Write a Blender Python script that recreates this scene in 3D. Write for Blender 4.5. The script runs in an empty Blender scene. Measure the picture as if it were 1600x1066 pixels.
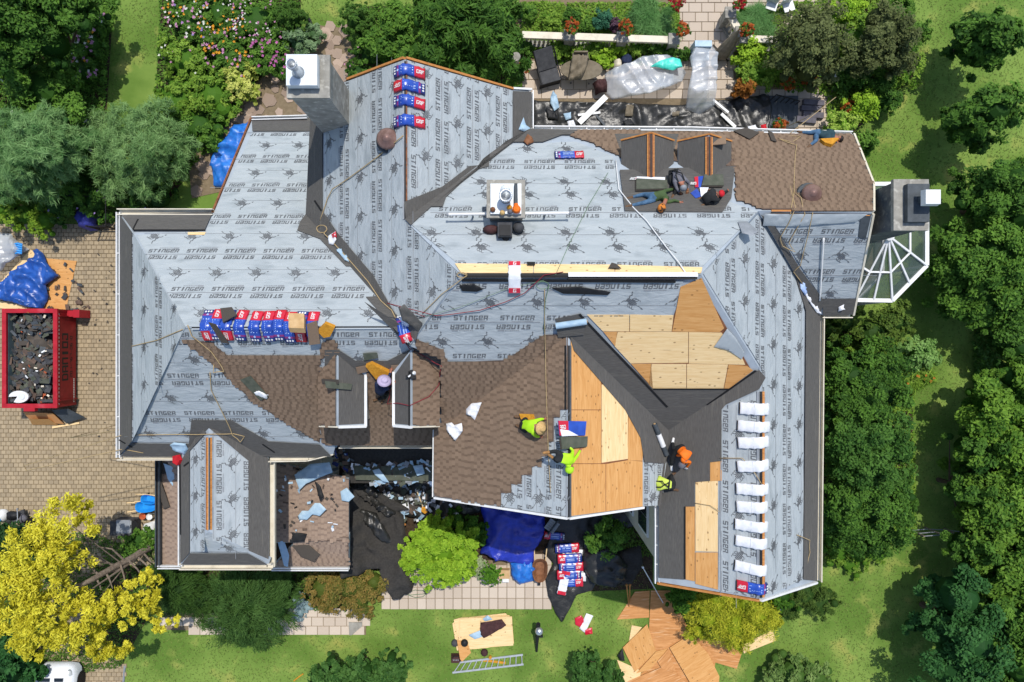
import bpy, bmesh, math, random
import numpy as np
from mathutils import Vector, Matrix, noise
random.seed(7); RNG = np.random.default_rng(7)
SC = bpy.context.scene; COL = SC.collection
# ------------------------------------------------------------------ camera, sky, sun, exposure
CAM_H, FPX = 32.0, 1066.7
cam_d = bpy.data.cameras.new('camera'); cam_d.lens = 24; cam_d.sensor_width = 36; cam_d.clip_end = 400
cam = bpy.data.objects.new('camera', cam_d); cam.location = (0, 0, CAM_H); COL.objects.link(cam); SC.camera = cam
SUN = Vector((0.15, 0.42, 1.0)).normalized()
world = bpy.data.worlds.new("World"); SC.world = world; world.use_nodes = True
wn = world.node_tree.nodes; wl = world.node_tree.links
sky = wn.new('ShaderNodeTexSky'); sky.sky_type = 'NISHITA'; sky.sun_disc = False
sky.sun_elevation = math.asin(SUN.z); sky.sun_rotation = math.atan2(SUN.x, SUN.y)
wl.new(sky.outputs[0], wn['Background'].inputs[0]); wn['Background'].inputs[1].default_value = 0.15
sun_d = bpy.data.lights.new('sun', 'SUN'); sun_d.energy = 3.25; sun_d.angle = math.radians(0.5); sun_d.color = (1, .955, .88)
sun = bpy.data.objects.new('sun', sun_d); sun.rotation_euler = SUN.to_track_quat('Z', 'Y').to_euler(); sun.location = (10, 20, 45); COL.objects.link(sun)
SC.view_settings.view_transform = 'Standard'; SC.view_settings.look = 'None'; SC.view_settings.gamma = 1
SC.view_settings.use_curve_mapping = False; SC.view_settings.exposure = 0.18
SC.cycles.max_bounces = 6; SC.cycles.diffuse_bounces = 3; SC.cycles.transparent_max_bounces = 8

# ------------------------------------------------------------------ helpers: survey from the photograph to metres
def P(u, v, z=0.0):
    k = (CAM_H - z) / FPX
    return Vector(((u - 800) * k, (533 - v) * k, z))
def G(u, v): p = P(u, v, 0); return (p.x, p.y)
class Pl:                                   # plane z = a x + b y + c with its slope frame
    def __init__(s, a, b, c):
        s.a, s.b, s.c = a, b, c
        s.o = Vector((0, 0, c)); s.n = Vector((-a, -b, 1)).normalized()
        s.e2 = Vector((a, b, a*a + b*b)).normalized() if abs(a) + abs(b) > 1e-6 else Vector((0, 1, 0))
        s.e1 = s.e2.cross(s.n)
    def hit(s, u, v):
        dx, dy = (u - 800) / FPX, (533 - v) / FPX
        t = (CAM_H - s.c) / (1 + s.a*dx + s.b*dy)
        return Vector((dx*t, dy*t, CAM_H - t))
    def st(s, p): d = p - s.o; return (d.dot(s.e1), d.dot(s.e2))
    def at(s, q, off=0.0): return s.o + s.e1*q[0] + s.e2*q[1] + s.n*off
    def pst(s, poly): return [s.st(s.hit(u, v)) for u, v in poly]
    def z(s, x, y): return s.a*x + s.b*y + s.c
def inside(px, py, poly):
    px = np.asarray(px, float); py = np.asarray(py, float); r = np.zeros(px.shape, bool)
    n = len(poly); j = n - 1
    for i in range(n):
        xi, yi = poly[i][:2]; xj, yj = poly[j][:2]
        if yi != yj:
            r ^= ((yi > py) != (yj > py)) & (px < (xj - xi)*(py - yi)/(yj - yi) + xi)
        j = i
    return r
def area(p): return sum(p[i-1][0]*p[i][1] - p[i][0]*p[i-1][1] for i in range(len(p)))/2

# ------------------------------------------------------------------ object helpers
def link(name, me, mat=None, parent=None):
    o = bpy.data.objects.new(name, me); COL.objects.link(o)
    if mat is not None and me is not None:
        for m in (mat if isinstance(mat, (list, tuple)) else [mat]): me.materials.append(m)
    if parent is not None:
        o.parent = parent; o.matrix_parent_inverse = wmat(parent).inverted()
    return o
def wmat(o):
    m = o.matrix_basis.copy()
    return m if o.parent is None else wmat(o.parent) @ o.matrix_parent_inverse @ m
def tag(o, label=None, cat=None, group=None, kind=None):
    if label: o['label'] = label
    if cat: o['category'] = cat
    if group: o['group'] = group
    if kind: o['kind'] = kind
    return o
def thing(name, label, cat, loc=(0, 0, 0), group=None):
    o = bpy.data.objects.new(name, None); COL.objects.link(o); o.location = loc; o.empty_display_size = .2
    return tag(o, label, cat, group)
def pyd(name, v, f, mat=None, parent=None, mi=None, uv=None, smooth=False):
    me = bpy.data.meshes.new(name); me.from_pydata([tuple(x) for x in v], [], f); me.update()
    if mi: me.polygons.foreach_set('material_index', mi)
    if uv is not None:
        l = me.uv_layers.new(name='UVMap'); vi = np.zeros(len(me.loops), int); me.loops.foreach_get('vertex_index', vi)
        l.data.foreach_set('uv', np.asarray(uv, float)[vi].ravel())
    if smooth: me.polygons.foreach_set('use_smooth', [True]*len(me.polygons))
    return link(name, me, mat, parent)
class MB:                                   # collects shapes, builds ONE mesh
    def __init__(s): s.v = []; s.f = []; s.m = []
    def add(s, v, f, m=0):
        b = len(s.v); s.v += [tuple(x) for x in v]; s.f += [tuple(i + b for i in q) for q in f]; s.m += [m]*len(f); return s
    def box(s, c, size, rz=0.0, m=0, M=None, taper=1.0):
        x, y, z = size[0]/2, size[1]/2, size[2]/2
        R = Matrix.Rotation(rz, 4, 'Z') if M is None else M
        vs = [Vector((sx*x*(taper if sz > 0 else 1), sy*y*(taper if sz > 0 else 1), sz*z)) for sz in (-1, 1) for sx, sy in ((-1, -1), (1, -1), (1, 1), (-1, 1))]
        vs = [R @ q + Vector(c) for q in vs]
        return s.add(vs, [(3, 2, 1, 0), (4, 5, 6, 7), (0, 1, 5, 4), (1, 2, 6, 5), (2, 3, 7, 6), (3, 0, 4, 7)], m)
    def bar(s, a, b, w, h, m=0):            # box from a to b
        a, b = Vector(a), Vector(b); d = b - a; L = d.length
        if L < 1e-6: return s
        q = d.to_track_quat('X', 'Z').to_matrix().to_4x4()
        return s.box((a + b)/2, (L, w, h), M=q, m=m)
    def tube(s, pts, r, n=6, m=0, cap=True):
        pts = [Vector(p) for p in pts]; rs = r if isinstance(r, (list, tuple)) else [r]*len(pts); vs = []; fs = []
        for i, p in enumerate(pts):
            d = (pts[min(i+1, len(pts)-1)] - pts[max(i-1, 0)]); d = d.normalized() if d.length > 1e-9 else Vector((0, 0, 1))
            a = d.orthogonal().normalized() if abs(d.z) > .95 else d.cross(Vector((0, 0, 1))).normalized(); b = d.cross(a)
            for k in range(n):
                t = 2*math.pi*k/n; vs.append(p + (a*math.cos(t) + b*math.sin(t))*rs[i])
        for i in range(len(pts)-1):
            for k in range(n): fs.append((i*n+k, i*n+(k+1) % n, (i+1)*n+(k+1) % n, (i+1)*n+k))
        if cap: fs += [tuple(range(n-1, -1, -1)), tuple((len(pts)-1)*n+k for k in range(n))]
        return s.add(vs, fs, m)
    def lathe(s, prof, c=(0, 0, 0), n=14, m=0, sx=1, sy=1):
        vs = []; fs = []
        for r, z in prof:
            for k in range(n): t = 2*math.pi*k/n; vs.append(Vector((r*sx*math.cos(t), r*sy*math.sin(t), z)) + Vector(c))
        for i in range(len(prof)-1):
            for k in range(n): fs.append((i*n+k, i*n+(k+1) % n, (i+1)*n+(k+1) % n, (i+1)*n+k))
        if prof[0][0] > 1e-5: fs.append(tuple(range(n-1, -1, -1)))
        if prof[-1][0] > 1e-5: fs.append(tuple((len(prof)-1)*n+k for k in range(n)))
        return s.add(vs, fs, m)
    def prism(s, poly, z0, z1, m=0):
        if area(poly) < 0: poly = poly[::-1]
        n = len(poly)
        vs = [(p[0], p[1], z0 if len(p) < 3 else p[2] + z0) for p in poly] + [(p[0], p[1], z1 if len(p) < 3 else p[2] + z1) for p in poly]
        return s.add(vs, [tuple(range(n-1, -1, -1)), tuple(range(n, 2*n))] + [(i, (i+1) % n, n+(i+1) % n, n+i) for i in range(n)], m)
    def build(s, name, mat, parent=None, smooth=False): return pyd(name, s.v, s.f, mat, parent, s.m, None, smooth)
def copy_of(o, name=None, parent=None, loc=None, rz=None):
    c = o.copy(); COL.objects.link(c)
    if parent is not None: c.parent = parent
    if loc is not None: c.location = loc
    if rz is not None: c.rotation_euler.z = rz
    for ch in list(o.children): copy_of(ch, parent=c)
    return c

# ------------------------------------------------------------------ materials (all procedural)
def lin(h):
    if isinstance(h, tuple): return h + (1,) if len(h) == 3 else h
    c = [int(h[i:i+2], 16)/255 for i in (0, 2, 4)]
    return tuple(x/12.92 if x <= .04045 else ((x+.055)/1.055)**2.4 for x in c) + (1,)
def mk(name, c1, c2=None, scale=4, rough=.7, bump=0, bscale=20, stretch=(1, 1, 1), coord='Object', metal=0, detail=4, c3=None, s3=1.0, f3=.5,
       tint=False, spec=.3, trans=0, wave=None, lo=.35, hi=.65, distort=0, brick=None, emit=None, alpha=None, bdist=.02, knots=False):
    m = bpy.data.materials.new(name); m.use_nodes = True; nt = m.node_tree; N = nt.nodes; L = nt.links
    b = N['Principled BSDF']; b.inputs['Roughness'].default_value = rough; b.inputs['Metallic'].default_value = metal
    b.inputs['Specular IOR Level'].default_value = spec
    tc = N.new('ShaderNodeTexCoord'); mp = N.new('ShaderNodeMapping'); mp.inputs['Scale'].default_value = stretch; L.new(tc.outputs[coord], mp.inputs[0])
    V = mp.outputs[0]; out = None
    if c2 is None: c2 = c1
    nz = N.new('ShaderNodeTexNoise'); nz.inputs['Scale'].default_value = scale; nz.inputs['Detail'].default_value = detail; nz.inputs['Distortion'].default_value = distort; L.new(V, nz.inputs['Vector'])
    fac = nz.outputs[0]
    if wave:
        w = N.new('ShaderNodeTexWave'); w.inputs['Scale'].default_value = wave[0]; w.inputs['Distortion'].default_value = wave[1]; w.inputs['Detail'].default_value = 3; w.inputs['Detail Scale'].default_value = wave[2]; L.new(V, w.inputs['Vector']); fac = w.outputs['Fac']
    r = N.new('ShaderNodeMapRange'); r.inputs[1].default_value = lo; r.inputs[2].default_value = hi; L.new(fac, r.inputs[0])
    mx = N.new('ShaderNodeMix'); mx.data_type = 'RGBA'; mx.inputs[6].default_value = lin(c1); mx.inputs[7].default_value = lin(c2); L.new(r.outputs[0], mx.inputs[0]); out = mx.outputs[2]
    if tint:
        at = N.new('ShaderNodeAttribute'); at.attribute_name = 'tint'
        L.new(at.outputs['Fac'], mx.inputs[0])
    if c3 is not None:
        n3 = N.new('ShaderNodeTexNoise'); n3.inputs['Scale'].default_value = s3; n3.inputs['Detail'].default_value = 5; L.new(V, n3.inputs['Vector'])
        r3 = N.new('ShaderNodeMapRange'); r3.inputs[1].default_value = f3; r3.inputs[2].default_value = f3 + .15; L.new(n3.outputs[0], r3.inputs[0])
        m3 = N.new('ShaderNodeMix'); m3.data_type = 'RGBA'; L.new(r3.outputs[0], m3.inputs[0]); L.new(out, m3.inputs[6]); m3.inputs[7].default_value = lin(c3); out = m3.outputs[2]
    if knots:
        vo = N.new('ShaderNodeTexVoronoi'); vo.inputs['Scale'].default_value = 4.2; mp2 = N.new('ShaderNodeMapping'); mp2.inputs['Scale'].default_value = (.8, 1.3, 1); L.new(tc.outputs[coord], mp2.inputs[0]); L.new(mp2.outputs[0], vo.inputs['Vector'])
        rk = N.new('ShaderNodeMapRange'); rk.inputs[1].default_value = .10; rk.inputs[2].default_value = .17; rk.inputs[3].default_value = .75; rk.inputs[4].default_value = 0; L.new(vo.outputs['Distance'], rk.inputs[0])
        mk_ = N.new('ShaderNodeMix'); mk_.data_type = 'RGBA'; L.new(rk.outputs[0], mk_.inputs[0]); L.new(out, mk_.inputs[6]); mk_.inputs[7].default_value = lin('7d5730'); out = mk_.outputs[2]
    L.new(out, b.inputs['Base Color'])
    if bump:
        bn = N.new('ShaderNodeTexNoise'); bn.inputs['Scale'].default_value = bscale; bn.inputs['Detail'].default_value = 5; bn.inputs['Distortion'].default_value = distort; L.new(V, bn.inputs['Vector'])
        bp = N.new('ShaderNodeBump'); bp.inputs['Strength'].default_value = bump; bp.inputs['Distance'].default_value = bdist; L.new(bn.outputs[0], bp.inputs['Height']); L.new(bp.outputs[0], b.inputs['Normal'])
    if trans:
        t = N.new('ShaderNodeBsdfTranslucent'); L.new(out, t.inputs[0]); ms = N.new('ShaderNodeMixShader'); ms.inputs[0].default_value = trans
        L.new(b.outputs[0], ms.inputs[1]); L.new(t.outputs[0], ms.inputs[2]); L.new(ms.outputs[0], N['Material Output'].inputs[0])
    if alpha is not None:
        b.inputs['Alpha'].default_value = alpha
    return m
M = {}
M['underlay'] = mk('underlay_sheet', 'a0a8ac', 'a9b0b3', 1.2, .55, .6, 2.6, (1, 2.6, 1), 'UV', c3='90989c', s3=.9, f3=.56, bdist=.05, distort=.6)
M['print'] = mk('printed_ink', '595c60', '66696c', 8, .7)
M['print_small'] = mk('printed_ink_light', '85888c', '909498', 8, .7)
M['membrane'] = mk('ice_shield_membrane', '504e4b', '5e5c59', 9, .8, .5, 60, (.5, 5, 1), 'UV', c3='67645e', s3=1.6, f3=.58)
M['seam_and_shade'] = mk('selvedge_and_shade_black', '141415', '1d1d1e', 20, .7)  # membrane edges, and the painted shadow strip below the main ridge
M['ply_light'] = mk('plywood_light', 'ebce9c', 'e0be88', 2.5, .7, .15, 20, (.6, 6, 1), 'UV', c3='94683a', s3=1.9, f3=.64, distort=1.2, knots=True)
M['ply_dark'] = mk('plywood_dark', 'd3a064', 'c48d50', 2.2, .75, .15, 20, (.6, 6, 1), 'UV', c3='8a5a2c', s3=2.4, f3=.66, distort=1.2, knots=True)
M['ply_old'] = mk('plywood_weathered', 'cf9660', 'b47a45', 2.0, .8, .15, 14, (.5, 5, 1), 'UV', c3='dbb48a', s3=2.0, f3=.58, distort=1.5)
M['wood'] = mk('raw_lumber', 'c58a4e', 'a96d36', 6, .7, .1, 20, (1, 6, 1))
M['wood_dark'] = mk('old_lumber', '8a5a3c', '6d452e', 6, .8, .1, 20)
M['shingle'] = mk('brown_asphalt_shingle', '877361', '5b4c40', 3, .95, .6, 120, tint=True, spec=.1)
M['shingle_lo'] = mk('pale_porch_shingle', 'a28d7c', '74645a', 3, .95, .6, 120, tint=True, spec=.1)  # paler brown than the upper roof shingles
M['scrap'] = mk('torn_shingle', '4d4843', '6e645a', 5, .95, .5, 60, tint=True, spec=.1)
M['scrap_green'] = mk('shingle_back', '4e5348', '5d6055', 5, .95, .5, 60, spec=.1)
M['deck'] = mk('roof_deck', 'a3adb6', '98a2ab', 3, .8)
M['lap'] = mk('shingle_backing', '5d4e44', '6b5a4f', 6, .95)
M['wall'] = mk('stucco', 'c9c2b2', 'bdb5a4', 2, .9, .3, 60)
M['trim'] = mk('cream_trim', 'd8d0bd', 'cdc4b0', 3, .5, c3='b5ac9a', s3=2, f3=.6)
M['white'] = mk('white_paint', 'e4e4e2', 'd8d9d8', 5, .45)
M['white_wrap'] = mk('white_plastic_wrap', 'e8e9ec', 'd9dce2', 6, .35, .5, 9, spec=.5)
M['metal'] = mk('galvanised_metal', 'c9cdd0', 'b2b7bb', 5, .35, .1, 10, metal=.75)
M['whitemetal'] = mk('white_cap_metal', 'dfe4e6', 'ced6da', 3, .4, .1, 6, spec=.5)
M['alu'] = mk('aluminium', 'd0d3d4', 'bfc3c5', 6, .35, metal=.5)
M['copper'] = mk('brown_copper', '7d6159', '8f736a', 6, .45, metal=.3)
M['stone'] = mk('grey_chimney_render', '9d9a91', '86837b', 3, .9, .6, 22, c3='b4b1a7', s3=5, f3=.55)
M['stone_dark'] = mk('weathered_chimney', '6b6c69', '53565a', 3, .9, .6, 16, c3='8e8c84', s3=4, f3=.56)
M['flash'] = mk('dark_flashing', '4c5257', '3e4448', 4, .6, .4, 8)
M['black'] = mk('black_rubber', '17181a', '202123', 5, .6)
M['black_cloth'] = mk('black_tarp', '232322', '2e2e2c', 4, .38, 1.0, 4, spec=.5, distort=1.0)
M['felt'] = mk('black_landscape_fabric', '363432', '403e3b', 12, .9, .4, 9, spec=.15)
M['blue_tarp'] = mk('blue_tarp', '1c468f', '2a5cb0', 4, .35, .7, 7, spec=.5)
M['blue_tarp2'] = mk('sky_blue_tarp', '1d5fb6', '2d7ad0', 4, .4, .7, 7, spec=.5)
M['navy_tarp'] = mk('deep_blue_tarp', '20309a', '2a3bb0', 4, .4, .7, 7, spec=.5)
M['purple_tarp'] = mk('violet_blue_tarp', '32357e', '40479c', 4, .45, .7, 9, spec=.4)
M['lblue'] = mk('light_blue_film', '93b0c6', 'a9c2d3', 4, .45, .5, 8)
M['plastic'] = mk('clear_plastic_sheet', 'c8ced4', 'b4bcc6', 1.6, .3, .3, 5, spec=.6, c3='dde2e6', s3=1.4, f3=.55, bdist=.03, alpha=.62)
M['mint'] = mk('mint_plastic', '3fc7b4', '5fd6c6', 4, .35, .5, 7)
M['red'] = mk('red_painted_steel', 'b02230', '9c1a26', 3, .5, c3='b8404a', s3=1.6, f3=.6)
M['red_shaded'] = mk('shaded_red_steel', '8c1a20', '7a151b', 3, .5, c3='9a2a2e', s3=1.6, f3=.6)  # same red darkened: grazing sun on the dumpster walls put into the colour
M['steel'] = mk('worn_steel', '5e6f73', '4c5a5e', 3, .6, .2, 8)
M['paver'] = mk('driveway_paver', 'a9987c', '978870', 3, .9, .4, 40, tint=True, spec=.15)
M['joint'] = mk('paver_joint_sand', '82735c', '746650', 6, .95)
M['tile'] = mk('terrace_stone', 'cdbfae', 'b9aa99', 3, .9, .4, 30, tint=True, spec=.15)
M['flag'] = mk('flagstone', 'b29d8b', '8d7b6c', 3, .9, .5, 20, tint=True)
M['mulch'] = mk('dark_soil', '33291f', '4a3b2d', 6, .95, .8, 30)
M['lawn'] = mk('lawn', '5b7830', '768f42', .4, .9, .8, 40, detail=10, c3='94984e', s3=.8, f3=.57, lo=.4, hi=.6, spec=.15)
M['blade'] = mk('grass_blade', '50692a', '8a9a50', 1, .8, tint=True, spec=.2, trans=.25)
M['glass'] = mk('conservatory_glass', '56675b', '64756a', 1, .06, spec=.6, alpha=.30)
M['winglass'] = mk('window_glass', '20262b', '2b3238', 1, .08, spec=.6)
M['skin'] = mk('skin', 'a8705a', '94604c', 6, .6)
M['straw'] = mk('straw', 'cfae76', 'bd9a62', 30, .8, .4, 90)
M['lav'] = mk('lavender_cotton', 'b7abc4', 'a99cb8', 8, .8)
M['hivis'] = mk('hi_vis_yellow', 'b4e62a', 'a2d81e', 6, .6, .2, 14)
M['hivis2'] = mk('hi_vis_lime_pale', 'cfe064', 'bfd350', 6, .6, .2, 14)
M['orange'] = mk('orange_cotton', 'e8741a', 'd8650f', 6, .7, .2, 14)
M['denim'] = mk('denim', '4d6d8c', '38556f', 9, .85, .3, 25)
M['navy'] = mk('navy_cotton', '232f4c', '1b253e', 8, .8, .2, 14)
M['greenshirt'] = mk('green_shirt', '4b5f38', '3e5130', 8, .8, .2, 14)
M['greyshirt'] = mk('grey_shirt', '6e6e76', '5c5c64', 8, .8, .2, 14)
M['teal'] = mk('dark_teal_shirt', '2b4750', '203840', 8, .8, .2, 14)
M['pants'] = mk('black_trousers', '1f2122', '292b2c', 8, .85)
M['boot'] = mk('brown_boot', '5a4330', '6b513a', 8, .7)
M['tanboot'] = mk('tan_boot', 'a67c4c', '8f683c', 8, .7)
M['foam'] = mk('yellow_foam', 'cf9430', 'b87e22', 14, .9, .6, 30)
M['camo'] = mk('orange_camouflage', 'c9792f', '3c2a1c', 12, .8, lo=.48, hi=.54)
M['hair'] = mk('dark_hair', '1c1613', '2a201b', 20, .6)
M['redcap'] = mk('red_cap', 'c8202c', 'b31722', 6, .7)
M['bl_blue'] = mk('wrapper_blue', '1f3f98', '2a52b4', 3, .3, .2, 10, spec=.6)
M['bl_red'] = mk('wrapper_red', 'cc2038', 'bb1a30', 3, .3, .2, 10, spec=.6)
M['bl_navy'] = mk('wrapper_navy', '1b2a70', '22367f', 3, .3, .2, 10, spec=.6)
M['bl_purple'] = mk('wrapper_magenta', '8f2a6e', '7c2a78', 3, .3, spec=.6)
M['bl_cyan'] = mk('wrapper_pale_print', '9db9e8', 'b7cbee', 3, .3, spec=.6)
M['card'] = mk('cardboard', 'c9a87c', 'b89668', 5, .85)
M['rope'] = mk('tan_rope', 'b8a27a', '9d8760', 30, .9)
M['redcord'] = mk('red_air_hose', '7d2630', '8f3038', 10, .6)
M['greencord'] = mk('green_cord', '5f7a60', '70896e', 10, .6)
M['rust'] = mk('rusty_tray', '8a5f42', '6f4930', 6, .8, .3, 12)
M['gray'] = mk('grey_plastic', '8d9298', '7e8389', 5, .5)
M['dkgray'] = mk('dark_grey_fabric', '4a4b4e', '3d3e41', 6, .8, .3, 20)
M['tan'] = mk('tan_canvas', '7d7362', '6c6353', 5, .85, .3, 14)
M['blueplastic'] = mk('blue_plastic', '1d86d2', '2a95e0', 3, .35, spec=.5)
M['terra'] = mk('terracotta', 'b5603a', '9f5030', 5, .8)
M['carwhite'] = mk('white_car_paint', 'e2e5e8', 'dcdfe3', 2, .18, spec=.7)
M['carglass'] = mk('car_glass', '1a1f22', '20262a', 2, .05, spec=.8)
M['slate'] = mk('dark_slate', '57545c', '66636b', 4, .8, .4, 20)
M['bark'] = mk('bark', '6b5a4a', '54463a', 10, .9, .8, 30)
M['greybark'] = mk('grey_bark', '8a7d70', '6c6056', 10, .9, .8, 30)
M['brownbag'] = mk('maroon_fabric', '3a2424', '4c3030', 8, .8, .4, 12)
# ================================================================== THE HOUSE
house = thing('house', 'large pale house with a half stripped roof under grey underlayment', 'house')
PL = dict(
    W1N=Pl(0, -.833, 10.875), W1S=Pl(0, .76, 10.158), W1W=Pl(.871, 0, 19.47), NWW=Pl(.833, 0, 13.30), NWE=Pl(-.833, 0, 7.70),
    MN=Pl(0, -.833, 13.69), MS=Pl(0, .72, 10.65), ME=Pl(-.833, 0, 16.65), SW=Pl(.55, 0, 9.8375), SE=Pl(-.65, 0, 11.94), EW=Pl(.60, 0, 5.212),
    NES=Pl(0, .833, 6.79), GW=Pl(.6, 0, 14.32), GE=Pl(-.6, 0, 1.48), GS=Pl(0, .6, 11.926),
    DLW=Pl(.8, 0, 14.42), DLE=Pl(-.8, 0, 5.38), DRW=Pl(.8, 0, 12.70), DRE=Pl(-.8, 0, 7.50),
    D1W=Pl(.75, 0, 5.825), D1E=Pl(-.75, 0, 12.755), D2W=Pl(.75, 0, 4.374), D2E=Pl(-.75, 0, 14.206),
    PO=Pl(-.13, 0, 2.75), POS=Pl(0, .5, 7.75), PW=Pl(.28, 0, 7.25), PM=Pl(0, .12, 3.55))
SLOPE = dict(
    W1N=[(290,512),(634,511),(478,336),(486,330),(487,184),(394,187),(334,333),(190,336)],
    W1S=[(290,512),(634,511),(690,545),(690,694),(525,694),(520,712),(190,712)],
    W1W=[(190,336),(290,512),(190,712)],
    NWW=[(633,93),(545,126),(505,141),(487,186),(487,337),(478,338),(633,511),(640,540),(720,429),(633,345)],
    NWE=[(633,93),(800,141),(829,143),(829,200),(633,345)],
    MN=[(633,345),(720,429),(1095,429),(1185,330),(1362,332),(1362,288),(1332,212),(829,202)],
    ME=[(1095,429),(1185,330),(1279,492),(1274,908),(1190,936),(1187,577)],
    MS=[(720,429),(1095,429),(1187,577),(1044,672),(885,520),(690,672),(690,560),(640,541)],
    SW=[(888,520),(888,808),(680,776),(680,672)],
    SE=[(885,520),(1044,672),(1030,790),(1005,791),(888,808)],
    EW=[(1187,577),(1187,936),(1028,909),(1028,790),(1044,672)],
    NES=[(1185,331),(1362,332),(1331,491),(1279,492)],
    GW=[(326,662),(326,830),(284,881),(284,705)],
    GE=[(326,662),(326,830),(420,881),(420,705),(372,672)],
    GS=[(326,830),(284,881),(420,881)])
DORM = dict(
    DLW=[(527,546),(527,665),(500,665),(500,575)], DLE=[(527,546),(527,667),(572,665),(572,580)],
    DRW=[(643,546),(643,667),(615,665),(615,580)], DRE=[(643,546),(643,667),(686,665),(686,572)],
    D1W=[(1017,209),(1017,282),(971,290),(971,220)], D1E=[(1017,209),(1052,221),(1052,290),(1017,282)],
    D2W=[(1108,211),(1108,280),(1059,292),(1059,222)], D2E=[(1108,211),(1142,222),(1142,290),(1108,280)])
LOW = dict(PO=[(425,722),(545,748),(545,845),(425,845)], POS=[(425,888),(545,888),(545,838),(470,838)], PW=[(248,716),(283,716),(283,885),(248,885)],
           PM=[(518,690),(682,690),(682,755),(545,755)])
ALLP = {}; ALLP.update(SLOPE); ALLP.update(DORM); ALLP.update(LOW)
def surf(u, v, h=0.0):
    best = None
    for k, poly in ALLP.items():
        if inside([u], [v], poly)[0]:
            p = PL[k].hit(u, v)
            if best is None or p.z > best: best = p.z
    return P(u, v, (best or 0.0) + h)

def tri2d(poly):
    bm = bmesh.new()
    if area(poly) < 0: poly = poly[::-1]
    q = []
    for p in poly:
        if not q or (abs(q[-1][0]-p[0]) + abs(q[-1][1]-p[1])) > 1e-5: q.append(p)
    f = bm.faces.new([bm.verts.new((p[0], p[1], 0)) for p in q])
    f.normal_update(); bmesh.ops.triangulate(bm, faces=[f], ngon_method='EAR_CLIP'); return bm
def cut(bm, co, no, clear=False):
    g = bm.verts[:] + bm.edges[:] + bm.faces[:]
    bmesh.ops.bisect_plane(bm, geom=g, dist=1e-6, plane_co=co, plane_no=no, clear_outer=clear)
def lift(bm, fr, off, thick, wr=None):
    """flat 2-D sheet -> solid sheet on slope fr: top at off, sides thick deep, bottom closed by vertical drop"""
    bm.verts.ensure_lookup_table(); vs = []; uv = []
    for i, v in enumerate(bm.verts): v.index = i
    n = len(bm.verts)
    for v in bm.verts:
        s, t = v.co.x, v.co.y; vs.append(fr.at((s, t), off + (wr(s, t) if wr else 0))); uv.append((s, t))
    fs = [tuple(l.vert.index for l in f.loops) for f in bm.faces]
    for v in bm.verts: p = vs[v.index] - fr.n*thick; vs.append(p); uv.append(uv[v.index])
    for e in bm.edges:
        if len(e.link_faces) == 1:
            l = e.link_faces[0].loops
            for lp in l:
                if lp.edge == e: a, b = lp.vert.index, lp.link_loop_next.vert.index; fs.append((b, a, a+n, b+n))
    return vs, fs, uv
def patch(name, key, poly, mat, off, thick, parent=None, wr=None, pl=None):
    fr = pl or PL[key]; bm = tri2d(fr.pst(poly))
    vs, fs, uv = lift(bm, fr, off, thick, wr); bm.free()
    return pyd(name, vs, fs, mat, parent, None, uv)
ROOF = {}
for k, poly in SLOPE.items():
    ROOF[k] = patch('roof_slope', k, poly, M['deck'], 0, .30 if k != 'MS' else .5, house)

# ---- lettering: block capitals from rectangles
R7 = dict(
    S=[(0,.82,1,1),(0,.41,1,.59),(0,0,1,.18),(0,.5,.26,.9),(.74,.1,1,.5)], T=[(0,.82,1,1),(.37,0,.63,.82)], I=[(.3,0,.7,1)],
    N=[(0,0,.26,1),(.74,0,1,1),(.26,.8,.74,1)], G=[(0,.82,1,1),(0,0,.26,.82),(.26,0,1,.18),(.74,.18,1,.5),(.5,.38,.74,.52)],
    E=[(0,0,.26,1),(.26,.82,1,1),(.26,.41,.9,.58),(.26,0,1,.18),(.74,.58,1,.82)], R=[(0,0,.26,1),(.26,.82,1,1),(.74,.5,1,.82),(.26,.38,.85,.52),(.7,0,.98,.38)],
    A=[(0,0,.26,1),(.74,0,1,1),(.26,.8,.74,1),(.26,.34,.74,.5)], F=[(0,0,.28,1),(.28,.8,1,1),(.28,.4,.85,.58)], L=[(0,0,.28,1),(.28,0,1,.2)], D=[(0,0,.26,1),(.74,.1,1,.9),(.26,.82,.86,1),(.26,0,.86,.18)], J=[(.72,0,1,1),(.1,.82,.72,1),(0,0,.72,.2),(0,.2,.26,.4)],
    O=[(0,0,.26,1),(.74,0,1,1),(.26,.8,.74,1),(.26,0,.74,.2)], H=[(0,0,.26,1),(.74,0,1,1),(.26,.4,.74,.6)],
    M=[(0,0,.22,1),(.78,0,1,1),(.22,.8,.78,1),(.4,.3,.6,.8)])
for d, segs in {'0': 'abcdef', '1': 'bc', '2': 'abged', '7': 'abc', '6': 'afgcde', '8': 'abcdefg', '5': 'afgcd', '-': 'g'}.items():
    sg = dict(a=(0,.84,1,1), b=(.76,.5,1,.9), c=(.76,.1,1,.5), d=(0,0,1,.16), e=(0,.1,.24,.5), f=(0,.5,.24,.9), g=(.1,.42,.9,.58)); R7[d] = [sg[x] for x in segs]
def word(s, L, h, shear=.12, gap=.22):
    """quads of a word centred on the origin, L long and h high"""
    n = len(s); w = L/(n + gap*(n-1)); q = []
    for i, ch in enumerate(s):
        x = i*w*(1+gap)
        for a, b, c, d in R7.get(ch, []):
            q.append([(x + px*w + shear*h*py - L/2, (py-.5)*h) for px, py in ((a, b), (c, b), (c, d), (a, d))])
    return q
def dashes(L, h):
    q = []; x = -L/2; r = random.Random(3)
    while x < L/2:
        w = r.uniform(.02, .06); q.append([(x, -h/2), (x+w, -h/2), (x+w, h/2), (x, h/2)]); x += w + .02
    return q
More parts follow.
